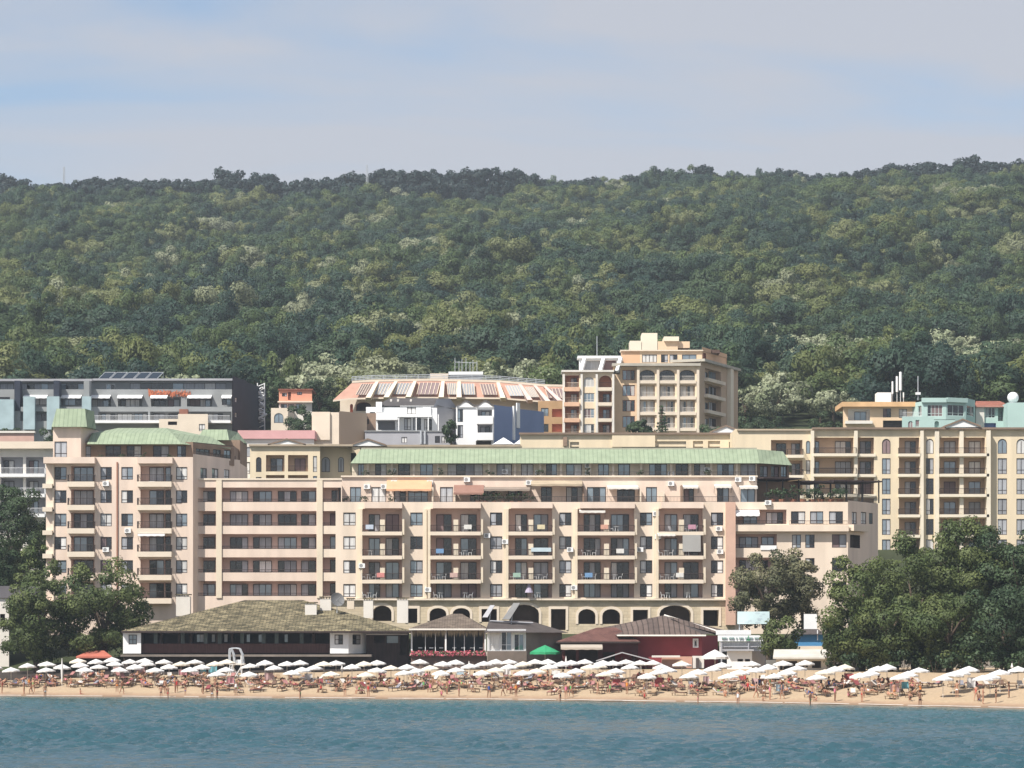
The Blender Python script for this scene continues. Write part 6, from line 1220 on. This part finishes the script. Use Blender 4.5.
big_tree('garden_tree', 'dark tree between orange house and tan block', 303, 398, 36, 585, LEAFD, 33, z=39); big_tree('garden_tree', 'small dark tree before the grey gable of the white villa', 451, 420, 14, 545, LEAFD, 34, z=41, leaf=.2)
big_tree('garden_tree', 'dark bush of a tree at the foot of the cream tower', 641, 420, 26, 570, LEAFD, 35, z=43, leaf=.22); big_tree('garden_tree', 'low green tree beside the apricot building', 826, 412, 34, 610, LEAFD, 36, z=40); big_tree('garden_tree', 'low green tree between cream tower and apricot building', 762, 414, 60, 640, LEAFD, 37, z=45); big_tree('garden_tree', 'dark low tree right behind the white gable by the cream tower', 712, 424, 30, 560, LEAFD, 41, z=40)
big_tree('garden_tree', 'dark tree below the navy end wall', 254, 428, 26, 570, LEAFD, 38, z=35); big_tree('garden_tree', 'dark tree peeping over the terraced building roof end', 320, 376, 40, 650, LEAFD, 39, z=52); big_tree('garden_tree', 'leafy tree cut by the picture edge below the grey block', 8, 424, 44, 560, LEAFD, 40, z=28)
# conifer before the cream tower
cx, cY = 662, 572; zb = 41; Hc = Zp(404, cY) - zb; cl = []
for k in range(16):
    t = k / 15; rr = .35 + 2.1 * (1 - t); 
    for q in range(5 if t < .7 else 3): a = q * 1.26 + k; cl.append((math.cos(a) * rr * .6, math.sin(a) * rr * .6, 1 + (Hc - 1.5) * t, .35 + .55 * (1 - t), .5))
tree('conifer', 'narrow dark conifer standing before the cream tower', Xp(cx, cY), cY, crown_data('crown', LEAFD, cl, 60, .16, 77, up=-.1), trunk_data('trunk', Hc * .95, .22, .3, Hc, 5, 2), z=zb)

HL = [(-40, 'the grey terraced block'), (118, 'the solar panels'), (262, 'the lattice sign'), (345, 'the pink terrace block'), (470, 'its roof deck room'), (580, 'the cream tower'), (745, 'the small gable'), (893, 'the aerial masts'), (1013, 'the white dome'), (1100, 'the picture edge')]
ORD = ['first', 'second', 'third', 'fourth', 'fifth', 'sixth', 'seventh', 'eighth', 'ninth', 'tenth', 'eleventh', 'twelfth', 'thirteenth', 'fourteenth', 'fifteenth', 'sixteenth', 'seventeenth', 'eighteenth', 'nineteenth', 'twentieth']
MORE = [f'{t}-{u}' for t in ('twenty', 'thirty', 'forty', 'fifty', 'sixty', 'seventy', 'eighty', 'ninety', 'hundred and') for u in ORD[:9]]
def between(px, marks):
    for (a, n), (b, m) in zip(marks, marks[1:]):
        if a <= px < b: return n, m
    return (marks[0][1], marks[1][1]) if px < marks[0][0] else (marks[-2][1], marks[-1][1])
# pale flowering trees at the foot of the wood, each its own thing
gp_ = random.Random(12); pale_kinds = []
for k in range(4):
    cl = clump_set(300 + k, 11, 11, 7.0, 24, 1.7, 2.4); pale_kinds.append((crown_data('crown', LEAFP, cl, 46, .36, 330 + k, up=.3, jitter=.35, soft=.35), trunk_data('trunk', 5, .3, 3, 8, k)))
spots = PALE_SPOTS
spots.sort(); cnt = {}; lab_used = set()
for (px, X, Y) in spots:
    s, e = between(px, HL); k = cnt.get((s, e), 0); cnt[(s, e)] = k + 1; cr, tr = gp_.choice(pale_kinds); sc = gp_.uniform(.8, 1.3)
    tree('pale_tree', f'{(ORD + MORE)[k]} pale wood-edge tree from {s} to {e}', X, Y, cr, tr, 'pale flowering trees at the foot of the wood', gp_.uniform(0, 6.28), (sc, sc, sc * gp_.uniform(.8, 1.1)))
# tall dark trees along the crest, standing against the sky
rk = []
for k in range(4):
    cl = clump_set(400 + k, 13, 12, 10, 24, 2.3, 2.0); rk.append((crown_data('crown', LEAFR, cl, 22, .6, 430 + k, up=.3, jitter=.35, soft=.35), trunk_data('trunk', 7, .35, 3.5, 10, k)))
RL = [(-60, 'the picture edge above the grey block'), (64, 'the western mast'), (140, 'the low saddle'), (330, 'the notch in the crest'), (367, 'the taller mast'), (520, 'the cream tower line'), (660, 'the sky gap by the knoll'), (830, 'the clearing'), (960, 'the eastern knoll'), (1100, 'the picture edge')]
gr = random.Random(5); cnt = {}; crest = []
px = -50.0
while px < 1075: crest.append((px, 1697 + gr.uniform(-14, 10), gr.uniform(1.1, 1.55) if px < 520 else gr.uniform(.95, 1.4))); px += gr.uniform(6.5, 11)
px = -48.0
while px < 1075:
    if px < 520 or px > 785: crest.append((px, 1634 + gr.uniform(-22, 18), gr.uniform(1.0, 1.4)))
    px += gr.uniform(6.5, 10.5)
for (px, Y, sc) in sorted(crest):
    if 822 < px < 831 or 306 < px < 318: continue
    X = Xp(px, Y); s, e = between(px, RL); k = cnt.get((s, e), 0); cnt[(s, e)] = k + 1; cr, tr = gr.choice(rk)
    o_ = (ORD + MORE)[k]
    tree('ridge_tree', f'{o_} dark crest tree from {s} to {e}', X, Y, cr, tr, 'dark trees along the crest', gr.uniform(0, 6.28), (sc, sc, sc * gr.uniform(.85, 1.15)))
# added dark shrubs standing in for the shade under the grove
BUSH = [crown_data('foliage', LEAFD, clump_set(600 + k, 4.2, 3.0, 2.2, 14, .6, .3), 90, .18, 610 + k) for k in range(3)]
BST = MB()
for k in range(5): BST.bar((0, 0, -.3), (math.cos(k * 1.26) * .9, math.sin(k * 1.26) * .7, 1.5), .05, BARK, 5, .02)
BSTEM = BST.data('stem'); gb = random.Random(6); n_ = 0; px = 838.0
while px < 1075:
    Y = float(Yw(Xp(px, 360))); Y = float(Yw(Xp(px, Y))) + gb.uniform(41, 46); X = Xp(px, Y)
    t = thing('shrub', f'{(ORD + MORE)[n_]} added dark shrub standing in for grove shade, counting from the changing cabin', 'shrub', (X, Y, gz(X, Y)), gb.uniform(0, 6), 'added dark shrubs standing in for grove shade'); sc = gb.uniform(.7, 1.1); t.scale = (sc, sc, sc); link('foliage', BUSH[n_ % 3], t); link('stem', BSTEM, t)
    n_ += 1; px += gb.uniform(13, 19)
# ---------------------------------------------------------------- the beach: parasols, sunbeds, people
CANVAS = mat('white_parasol_canvas', (0.62, 0.61, 0.59), .8, .05, 2, rnd=.05); CANVAS2 = mat('cream_parasol_canvas', (0.64, 0.585, 0.49), .8, .06, 2, rnd=.05)
POLE = mat('pale_parasol_pole', (0.62, 0.58, 0.52), .6, .08, 2)
def canopy_data(r, hgt, m, seed, val=.16, sides=8):
    mb = MB(); g = random.Random(seed); rim, mid = [], []
    for k in range(sides * 2):
        a = math.pi * k / sides; e = k % 2; rr = r * (1.0 if not e else .955); sag = 0 if not e else .045
        rim.append((math.cos(a) * rr, math.sin(a) * rr, 0 + sag)); mid.append((math.cos(a) * rr * .5, math.sin(a) * rr * .5, hgt * .56 - sag))
    n = len(rim)
    for k in range(n):
        k2 = (k + 1) % n; mb.face([rim[k], rim[k2], mid[k2], mid[k]], m); mb.face([mid[k], mid[k2], (0, 0, hgt)], m)
        dr = [(x * 1.005, y * 1.005, z - val - g.uniform(0, .03)) for x, y, z in (rim[k], rim[k2])]; mb.face([dr[0], dr[1], rim[k2], rim[k]], m)
        lo = [(x * .985, y * .985, z - .03) for x, y, z in (rim[k], rim[k2])]; mb.face([lo[1], lo[0], (0, 0, hgt - .05)], m)
    me = mb.data('canopy'); return me
def pole_data(h):
    mb = MB(); mb.bar((0, 0, -.4), (0, 0, h), .035, POLE, 6); mb.bar((0, 0, h), (0, 0, h + .12), .03, POLE, 6, .005); return mb.data('pole')
CAN = [canopy_data(1.18, .48, CANVAS, 1), canopy_data(1.22, .44, CANVAS, 2), canopy_data(1.15, .5, CANVAS, 3), canopy_data(1.18, .47, CANVAS2, 4)]; POL = pole_data(2.40)
UM = [(11, 667), (27.5, 663), (47, 661), (46, 667), (62, 664), (78, 658), (80, 662), (85, 667), (96, 659), (99, 664), (112, 657), (115, 661), (120, 667), (130, 659), (135, 664), (145, 658), (147, 661), (155, 667), (164, 659), (169, 664),
      (181, 661), (195, 659), (190, 667), (202, 664), (215, 661), (227, 659), (226, 667), (217, 672), (250, 663), (249, 672), (265, 660), (274, 665), (287, 661), (300, 660), (292, 670), (302, 667), (314, 665), (324, 661), (336, 660), (331, 671),
      (352, 664), (364, 661), (377, 660), (366, 672), (377, 667), (391, 665), (407, 664), (420, 659), (404, 670), (416, 668), (430, 665), (443, 661), (456, 659.5), (441, 670), (456, 667), (470, 663), (484, 661), (496, 659), (509, 659), (482, 670), (496, 667),
      (509, 664), (523, 661), (535, 659), (548, 659), (523, 670), (537, 668), (549, 664), (562, 661), (571, 660), (585, 659), (563, 672), (576, 668), (590, 664), (598, 663), (603, 660), (613, 660), (626, 659), (630, 664), (616, 668), (605, 671), (640, 660), (653, 660),
      (662, 664), (658, 669), (647, 673), (668, 667), (682, 661), (689, 673), (712, 666), (698, 669), (722, 662), (740, 669), (728, 673), (752, 661), (756, 667), (768, 664), (783, 660), (805, 660), (787, 669), (774, 673), (797, 665), (817, 674), (825, 669), (835, 666), (845, 664),
      (860, 672), (870, 670), (878, 666), (887, 664), (900, 674), (908, 671), (919, 667), (943, 675), (953, 671), (960, 669), (969, 666), (983, 675), (990, 673), (1000, 669), (1018, 666), (-6, 664), (1034, 674), (1044, 669), (1052, 666), (-22, 667), (-30, 662)]
BL = [(-60, 'the west edge'), (20, 'the garden wall'), (62, 'the twin trees'), (132, 'the white corner room'), (237, 'the lifeguard tower'), (346, 'the tavern oriel'), (440, 'the flower boxes'), (545, 'the green parasol'), (626, 'the maroon roof'), (690, 'the red hall'), (740, 'the white kiosk'), (800, 'the canopy kiosk'), (855, 'the changing cabin'), (930, 'the grove'), (1100, 'the east edge')]
gu = random.Random(9)
def sit_on(px, py, h):
    for Y in np.arange(312, 399.5, .25):
        X = Xp(px, Y)
        if Zp(py, Y) <= gz(X, Y) + h and Y > Yw(X) + 8: return X, float(Y)
    return Xp(px, 399.5), 399.5
ub = []
for (px, py) in UM:
    X, Y = sit_on(px, py, 2.48); ub.append([px, X, Y, Y - float(Yw(X))])
def row_name(d): return 'front-row' if d < 16 else 'second-row' if d < 21 else 'third-row' if d < 27 else 'back-row'
cnt = {}
for k, (px, X, Y, dd) in enumerate(sorted(ub)):
    s, e = between(px, BL); r = row_name(dd); i = cnt.get((s, r), 0); cnt[(s, r)] = i + 1
    cream = gu.random() < .12
    t = thing('beach_umbrella', f'{(ORD + MORE)[i]} {r} {"cream" if cream else "white"} beach umbrella from {s} towards {e}', 'beach umbrella', (X, Y, gz(X, Y)), gu.uniform(0, 1), 'white beach umbrellas in rows on the sand')
    c_ = link('canopy', CAN[3] if cream else CAN[gu.randrange(3)], t, (0, 0, 1.98)); c_.rotation_euler = (gu.uniform(-.05, .05), gu.uniform(-.05, .05), 0); link('pole', POL, t)
# larger and folded ones
def parasol(name, label, px, py, Y, r, hg, m, h):
    X = Xp(px, Y); zt = Zp(py, Y); z0 = gz(X, Y); t = thing(name, label, 'parasol', (X, Y, z0)); link('canopy', canopy_data(r, hg, m, 77, .3), t, (0, 0, zt - z0 - hg)); mb = MB(); mb.bar((0, 0, -.3), (0, 0, zt - z0), .05, POLE, 6); mb.build('pole', t, False)
parasol('market_parasol', 'big green parasol in front of the maroon roofed bar', 545, 645, 398, 2.0, .95, mat('bright_green_canvas', (0.03, 0.27, 0.12), .8, .08), 3)
parasol('market_parasol', 'big white restaurant parasol between red hall and white kiosk', 715, 649.5, 388, 1.75, .95, CANVAS, 3)
parasol('market_parasol', 'sand coloured parasol in front of the red hall step', 681.5, 660, 392, 1.1, .55, mat('sand_canvas', (0.42, 0.34, 0.24)), 3)
def folded(label, px, yt, yb, Y):
    X = Xp(px, Y); z0 = gz(X, Y); t = thing('folded_umbrella', label, 'folded umbrella', (X, Y, z0)); H = Zp(yt, Y) - z0; mb = MB(); mb.bar((0, 0, -.3), (0, 0, H), .035, POLE, 6); mb.build('pole', t, False); mb = MB(); mb.bar((0, 0, .7), (0, 0, H * .62), .09, CANVAS, 8, .17); mb.bar((0, 0, H * .62), (0, 0, H), .17, CANVAS, 8, .03); mb.build('canopy', t, False)
for (px, yt, n) in ((62, 658, 'furled white umbrella under the twin trees'), (342, 664, 'furled white umbrella below the tavern oriel'), (469, 661, 'furled white umbrella below the veranda corner post'), (566, 656, 'furled white umbrella beside the green parasol'), (641, 661, 'furled white umbrella before the tent roof'), (1012, 663, 'furled white umbrella before the grove end')): folded(n, px, yt, 684, 384 if px < 900 else 345)

# sunbeds
BEDC = [('maroon', mat('maroon_mattress', (0.22, 0.055, 0.06), .85, .12, 2)), ('tan', mat('tan_mattress', (0.34, 0.24, 0.15), .85, .12, 2)), ('white', mat('white_mattress', (0.55, 0.51, 0.47), .85, .1, 2)), ('rose', mat('rose_mattress', (0.33, 0.16, 0.15), .85, .12, 2)), ('grey', mat('grey_mattress', (0.22, 0.22, 0.25), .85, .12, 2)), ('blue', mat('blue_mattress', (0.08, 0.22, 0.32), .85, .12, 2)), ('brown', mat('brown_mattress', (0.14, 0.085, 0.06), .85, .12, 2))]
def bed_data():
    mb = MB(); w = mat('brown_bed_frame', (0.16, 0.10, 0.065), .7, .2, 2)
    for y in (-.3, .3): mb.box(-.95, .95, y - .025, y + .025, .28, .33, w)
    for x in (-.95, .3, .95): mb.box(x - .025, x + .025, -.275, .275, .285, .325, w)
    for (x, y) in ((-.85, -.3), (-.85, .3), (.75, -.3), (.75, .3)): mb.box(x - .03, x + .03, y - .03, y + .03, -.05, .279, w)
    mb.bar((.3, -.26, .33), (.85, -.26, .72), .025, w, 5); mb.bar((.3, .26, .33), (.85, .26, .72), .025, w, 5); return mb.data('frame')
def pad_data(m):
    mb = MB(); a, b = .27, .09; mb.box(-.93, .28, -a, a, .335, .335 + b, m)
    p = [(.3, -a, .345), (.3, a, .345), (.88, a, .76), (.88, -a, .76)]; q = [(x - .05, y, z + b) for x, y, z in p]; mb.mesh(p + q, [(3, 2, 1, 0), (4, 5, 6, 7), (0, 1, 5, 4), (1, 2, 6, 5), (2, 3, 7, 6), (3, 0, 4, 7)], m); return mb.data('mattress')
BEDF = bed_data(); PADS = [(n, pad_data(m)) for n, m in BEDC]
beds = []
for (px, X, Y, dd) in sorted(ub):
    if dd > 32 and gu.random() < .4: continue
    for sx in (-.95, .95):
        if len(beds) > 230: break
        bxx, by = X + sx + gu.uniform(-.3, .3), Y - 1.1 + gu.uniform(-.8, .8); beds.append((bxx, by))
for px in range(5, 1030, 9):
    Y = float(Yw(Xp(px, 350))); Y = float(Yw(Xp(px, Y))) + gu.uniform(12.5, 15.0) + (4 if px > 760 else 0); beds.append((Xp(px + gu.uniform(-4, 4), Y), Y))
cnt = {}; bedlist = []
for (X, Y) in sorted(beds):
    d_ = Y - float(Yw(X)); px = 512 + X * F / Y; s, e = between(px, BL); r = row_name(d_ + 1.5); ci = gu.choice([0, 1, 1, 1, 2, 2, 3, 3, 4, 6, 6, 6]); n, pm = PADS[ci]
    i = cnt.get((s, r, n), 0); cnt[(s, r, n)] = i + 1
    t = thing('sunbed', f'{(ORD + MORE)[i]} {n} {r} sunbed from {s} towards {e}', 'sunbed', (X, Y, gz(X, Y)), R(90) + gu.uniform(-1.0, 1.0), 'sunbeds set out on the sand'); link('frame', BEDF, t); link('mattress', pm, t); bedlist.append((X, Y, t.rotation_euler.z))

pc_ = {}; PEOPLE = []
def person(pose, X, Y, rz, where, dz=0.0, sc=1.0, kind=None):
    px = 512 + X * F / Y; s, e = between(px, BL); ci = gu.randrange(len(SWIM)); su = gu.random() < .42; cn = SWIM[ci][0]; gar = 'swimsuit' if su else 'trunks'; key = (pose, cn, gar, where, s); i = pc_.get(key, 0); pc_[key] = i + 1
    PEOPLE.append((pose, cn, gar, where, s, e, i, X, Y, gz(X, Y) + dz, rz, ci, su, sc * gu.uniform(.94, 1.05)))
for px in (2, 24, 31, 33, 117, 122, 165, 175, 203, 236, 345, 447, 459, 489, 503, 511, 516, 566, 571, 598, 627, 644, 756, 764, 770, 782, 812, 835, 862, 957, 976, 983, 996, 1009):
    Y = float(Yw(Xp(px, 350))); Y = float(Yw(Xp(px, Y))) + gu.uniform(2.0, 8.0); person(gu.choice(['standing', 'walking', 'striding', 'standing arms bent', 'raising an arm', 'walking']), Xp(px, Y), Y, gu.choice([R(90), R(-90), 0, 2.6]) + gu.uniform(-.5, .5), 'on open sand')
for k in range(16):
    px = gu.uniform(10, 1015); Y = float(Yw(Xp(px, 350))); Y = float(Yw(Xp(px, Y))) + gu.uniform(1.5, 7); person(gu.choice(['sitting upright', 'sitting upright', 'standing']), Xp(px, Y), Y, gu.uniform(-1, 1), 'on open sand', sc=.95 if k % 3 else .62)
for px in (161, 168, 212, 217, 300, 698, 738, 810, 920, 45, 560):
    Y = float(Yw(Xp(px, 350))); Y = float(Yw(Xp(px, Y))) - gu.uniform(.5, 3.5); X = Xp(px, Y); person(gu.choice(['standing', 'walking', 'standing arms bent']), X, Y, gu.uniform(-2, 2), 'wading', dz=-.08)
for k, (X, Y, rz) in enumerate(bedlist):
    if gu.random() < .46: person('lying', X, Y, rz - R(90), 'on a sunbed', dz=.33)
    elif gu.random() < .28: person('sitting sideways', X + gu.uniform(-.5, .5), Y - .4, gu.uniform(-1.2, 1.2), 'among sunbeds', dz=0)
for k in range(70):
    (px, X, Y, dd) = gu.choice(ub); person(gu.choice(['standing', 'standing arms bent', 'walking', 'sitting upright', 'raising an arm']), X + gu.uniform(-1.6, 1.6), Y - gu.uniform(.6, 2.4), gu.uniform(-3, 3), 'under umbrellas')
for (pose, cn, gar, where, s, e, i, X, Y, z, rz, ci, su, sc) in PEOPLE[:290]:
    t = thing('person', f'{(ORD + MORE)[i]} person {pose} in {cn} {gar} {where}, from {s}', 'person', (X, Y, z), rz, 'people on the beach'); t.scale = (sc, sc, sc); b = BODY[pose]
    link('body', b[0], t); link('hair', b[1] if gu.random() < .7 else hair2[pose], t); link('swimwear', (b[3] if su else b[2])[ci], t)
# towels hung on umbrella poles and bright beach things
TOW = [('pink', (0.50, 0.24, 0.25)), ('pale blue', (0.34, 0.44, 0.50)), ('red', (0.36, 0.09, 0.09)), ('aqua', (0.16, 0.40, 0.46)), ('rose', (0.48, 0.32, 0.31)), ('white', (0.62, 0.60, 0.58))]
tcnt = {}
for k in range(30):
    (px, X, Y, dd) = ub[(k * 37) % len(ub)]; n, c_ = TOW[gu.choice([0, 2, 4, 4, 5, 5, 1])] if k > 5 else TOW[3 if k < 2 else k]; s, e = between(px, BL)
    if k < 2: X, Y = Xp(203 + k * 4, 392), 392.0; s, e = between(203, BL)
    i = tcnt.get((n, s), 0); tcnt[(n, s)] = i + 1; m = mat(n.replace(' ', '_') + '_towel', c_, .95, .15, 2); mb = MB(); w, hh = gu.uniform(.7, 1.2), gu.uniform(.7, 1.15); nn = 5; zt = gu.uniform(1.15, 1.5)
    for q in range(nn):
        x0, x1 = -w / 2 + w * q / nn, -w / 2 + w * (q + 1) / nn; a, b = .06 * math.sin(q * 2.1), .06 * math.sin((q + 1) * 2.1); P4 = [(x0, a, zt - hh), (x1, b, zt - hh), (x1, b * .6, zt), (x0, a * .6, zt)]
        mb.face(P4, m); mb.face([(x, y + .025, z) for x, y, z in P4][::-1], m)
    mb.bar((-w / 2 - .05, 0, zt + .01), (w / 2 + .05, 0, zt + .01), .018, POLE, 4)
    for x in (-w / 2, w / 2): mb.bar((x, 0, -.1), (x, 0, zt), .016, POLE, 4)
    t = link('hanging_towel', mb.data('hanging_towel'), None, (X + gu.uniform(-.8, .8), Y - gu.uniform(.2, 1.0), gz(X, Y)), gu.uniform(-.6, .6)); tag(t, f'{(ORD + MORE)[i]} {n} towel hung on a line, from {s}', 'towel', 'towels hung up on the beach')
# white plastic tables and chairs left out on the balconies
def tables():
    mb = MB()
    n = 10; top = [(.42 * math.cos(2 * math.pi * k / n), .42 * math.sin(2 * math.pi * k / n), .72) for k in range(n)]; mb.face(top, WHITE); mb.face([(x, y, .69) for x, y, _ in top][::-1], WHITE)
    for k in range(n): a, b = top[k], top[(k + 1) % n]; mb.face([(a[0], a[1], .69), (b[0], b[1], .69), b, a], WHITE)
    t = mb.data('table_top'); mb = MB()
    for k in range(4): a = math.pi / 4 + k * math.pi / 2; mb.bar((.3 * math.cos(a), .3 * math.sin(a), 0), (.2 * math.cos(a), .2 * math.sin(a), .69), .03, WHITE, 5)
    return t, mb.data('leg')
def chairs():
    mb = MB(); mb.box(-.24, .24, -.24, .24, .40, .45, WHITE); s_ = mb.data('seat'); mb = MB(); p = [(-.24, .22, .45), (.24, .22, .45), (.22, .32, .88), (-.22, .32, .88)]; mb.mesh(p + [(x, y + .04, z) for x, y, z in p], [(0, 1, 2, 3), (7, 6, 5, 4), (3, 2, 6, 7), (0, 3, 7, 4), (1, 5, 6, 2)], WHITE); b_ = mb.data('backrest'); mb = MB()
    for (x, y) in ((-.21, -.21), (.21, -.21), (-.21, .21), (.21, .21)): mb.bar((x * 1.15, y * 1.15, 0), (x, y, .40), .025, WHITE, 5)
    return s_, b_, mb.data('leg')
TT_, TL_ = tables(); CS_, CB_, CL_ = chairs(); gc = random.Random(31)
BN = ['first', 'second', 'third', 'fourth', 'fifth']; FN = ['top', 'upper', 'middle', 'lowest']
for bi, (a, b) in enumerate(BAY):
    for q, yb in enumerate([532, 556, 580, 598]):
        for side in range(2):
            if gc.random() < .35: continue
            x0 = a + (b - a) * (.18 if side == 0 else .68) + gc.uniform(-1, 2); yo = 430.4 if q == 3 else 430.0; z = Zp(yb, 431) + .01
            if q < 3: yo = 429.9; z = C.z(x0, yb) + .012
            w_ = 'near' if side == 0 else 'far'; where = f'on the {FN[q]} {w_} balcony half of the {BN[bi]} bay from the tower'
            t = thing('balcony_table', f'white table {where}', 'table', (Xp(x0, yo), yo, z), 0, 'tables on the hotel balconies'); link('table_top', TT_, t); link('leg', TL_, t)
            for k, dx in enumerate((-.72, .72)):
                if gc.random() < .3: continue
                c_ = thing('balcony_chair', f'white {"first" if k == 0 else "second"} chair {where}', 'chair', (Xp(x0, yo) + dx, yo + .1, z), R(90) * (1 if k == 0 else -1), 'chairs on the hotel balconies'); link('seat', CS_, c_); link('backrest', CB_, c_); link('leg', CL_, c_)
parasol('terrace_parasol', 'half open lilac parasol on the lowest balcony of the third bay', 529, 583, 429.95, .62, 1.55, mat('lilac_canvas', (0.36, 0.31, 0.42), .85, .08), 3) if False else None
tp_ = thing('terrace_parasol', 'half closed lilac parasol standing on the lowest hotel balcony', 'parasol', (Xp(529, 430.2), 430.2, Zp(598, 431) + .01)); mb = MB(); mb.bar((0, 0, 0), (0, 0, 2.4), .03, POLE, 6); mb.build('pole', tp_, False); mb = MB(); mb.bar((0, 0, .75), (0, 0, 2.3), .62, mat('lilac_canvas', (0.42, 0.37, 0.47), .85, .08), 10, .06); mb.build('canopy', tp_, False)
# potted shrubs on the terraces of the hotel
PS = [crown_data('foliage', LEAFD, clump_set(500 + k, 1.3, 1.0, 1.0, 7, .3, .5), 150, .10, 510 + k) for k in range(3)]
mb = MB(); mb.bar((0, 0, 0), (0, 0, .5), .2, mat('terracotta_pot', (0.36, 0.15, 0.09), .9), 10, .28); POT = mb.data('pot')
pots = [('on the dark pergola terrace', [(772, 502), (782, 502), (793, 502), (803, 502), (812, 502), (821, 502), (831, 502), (840, 502)], 432.2, 1.8), ('under the brown terrace awnings', [(478, 502), (486, 502), (494, 502), (503, 502), (512, 502), (520, 502), (529, 502)], 432.3, 1.3), ('before the green mansard penthouse', [(366, 476.5), (391, 476.5), (440, 476.5), (490, 476.5), (540, 476.5), (589, 476.5), (640, 476.5), (708, 476.5)], 436.2, 1.0), ('by the orange awning', [(345, 502), (364, 502), (390, 502)], 432.3, 1.0), ('on the tower terrace', [(100, 457), (123, 457), (145, 457), (172, 457)], 431.2, 1.0)]
for (wh, lst, Y, sc) in pots:
    for k, (px, py) in enumerate(lst):
        zz = Zp(py, 431) - .45 if py == 502 else Zp(476.9, 434.6) - .25 if py == 476.5 else Zp(457, 429.4) - .85
        t = thing('potted_shrub', f'{ORD[k]} potted shrub from the tower {wh}', 'potted plant', (Xp(px, Y), Y, zz), gc.uniform(0, 6), 'potted shrubs on the hotel terraces'); t.scale = (sc, sc, sc); link('pot', POT, t); link('foliage', PS[k % 3], t)

# towels over the balcony rails
for k, (bi, q, c_, n) in enumerate(((0, 0, (0.45, 0.50, 0.58), 'pale blue'), (0, 2, (0.55, 0.22, 0.20), 'red'), (1, 0, (0.62, 0.60, 0.56), 'white'), (1, 1, (0.16, 0.28, 0.45), 'blue'), (1, 2, (0.50, 0.34, 0.30), 'rose'), (2, 0, (0.60, 0.52, 0.34), 'sand'), (2, 2, (0.30, 0.42, 0.34), 'green'), (3, 0, (0.55, 0.30, 0.22), 'orange'), (3, 1, (0.62, 0.61, 0.60), 'white'), (3, 2, (0.22, 0.30, 0.42), 'blue'), (4, 2, (0.64, 0.62, 0.58), 'white'), (4, 0, (0.44, 0.24, 0.30), 'pink'))):
    a, b = BAY[bi]; yb = (532, 556, 580)[q]; x0 = a + (b - a) * (.2 + .55 * ((k * 7) % 3) / 2); z = C.z(x0, yb) + .97; m = mat(n.replace(' ', '_') + '_rail_towel', c_, .95, .15, 2); mb = MB(); w = .55
    mb.mesh([(-w, -.08, -.62), (w, -.08, -.62), (w, -.07, .03), (-w, -.07, .03), (-w, .07, .03), (w, .07, .03), (w, .08, -.45), (-w, .08, -.45)], [(0, 1, 2, 3), (3, 2, 5, 4), (4, 5, 6, 7)], m)
    t = link('rail_towel', mb.data('rail_towel'), None, (Xp(x0, 431), 429.56, z)); tag(t, f'{n} towel over the {FN[q]} balcony rail of the {BN[bi]} bay from the tower', 'towel', 'towels on the hotel balcony rails')
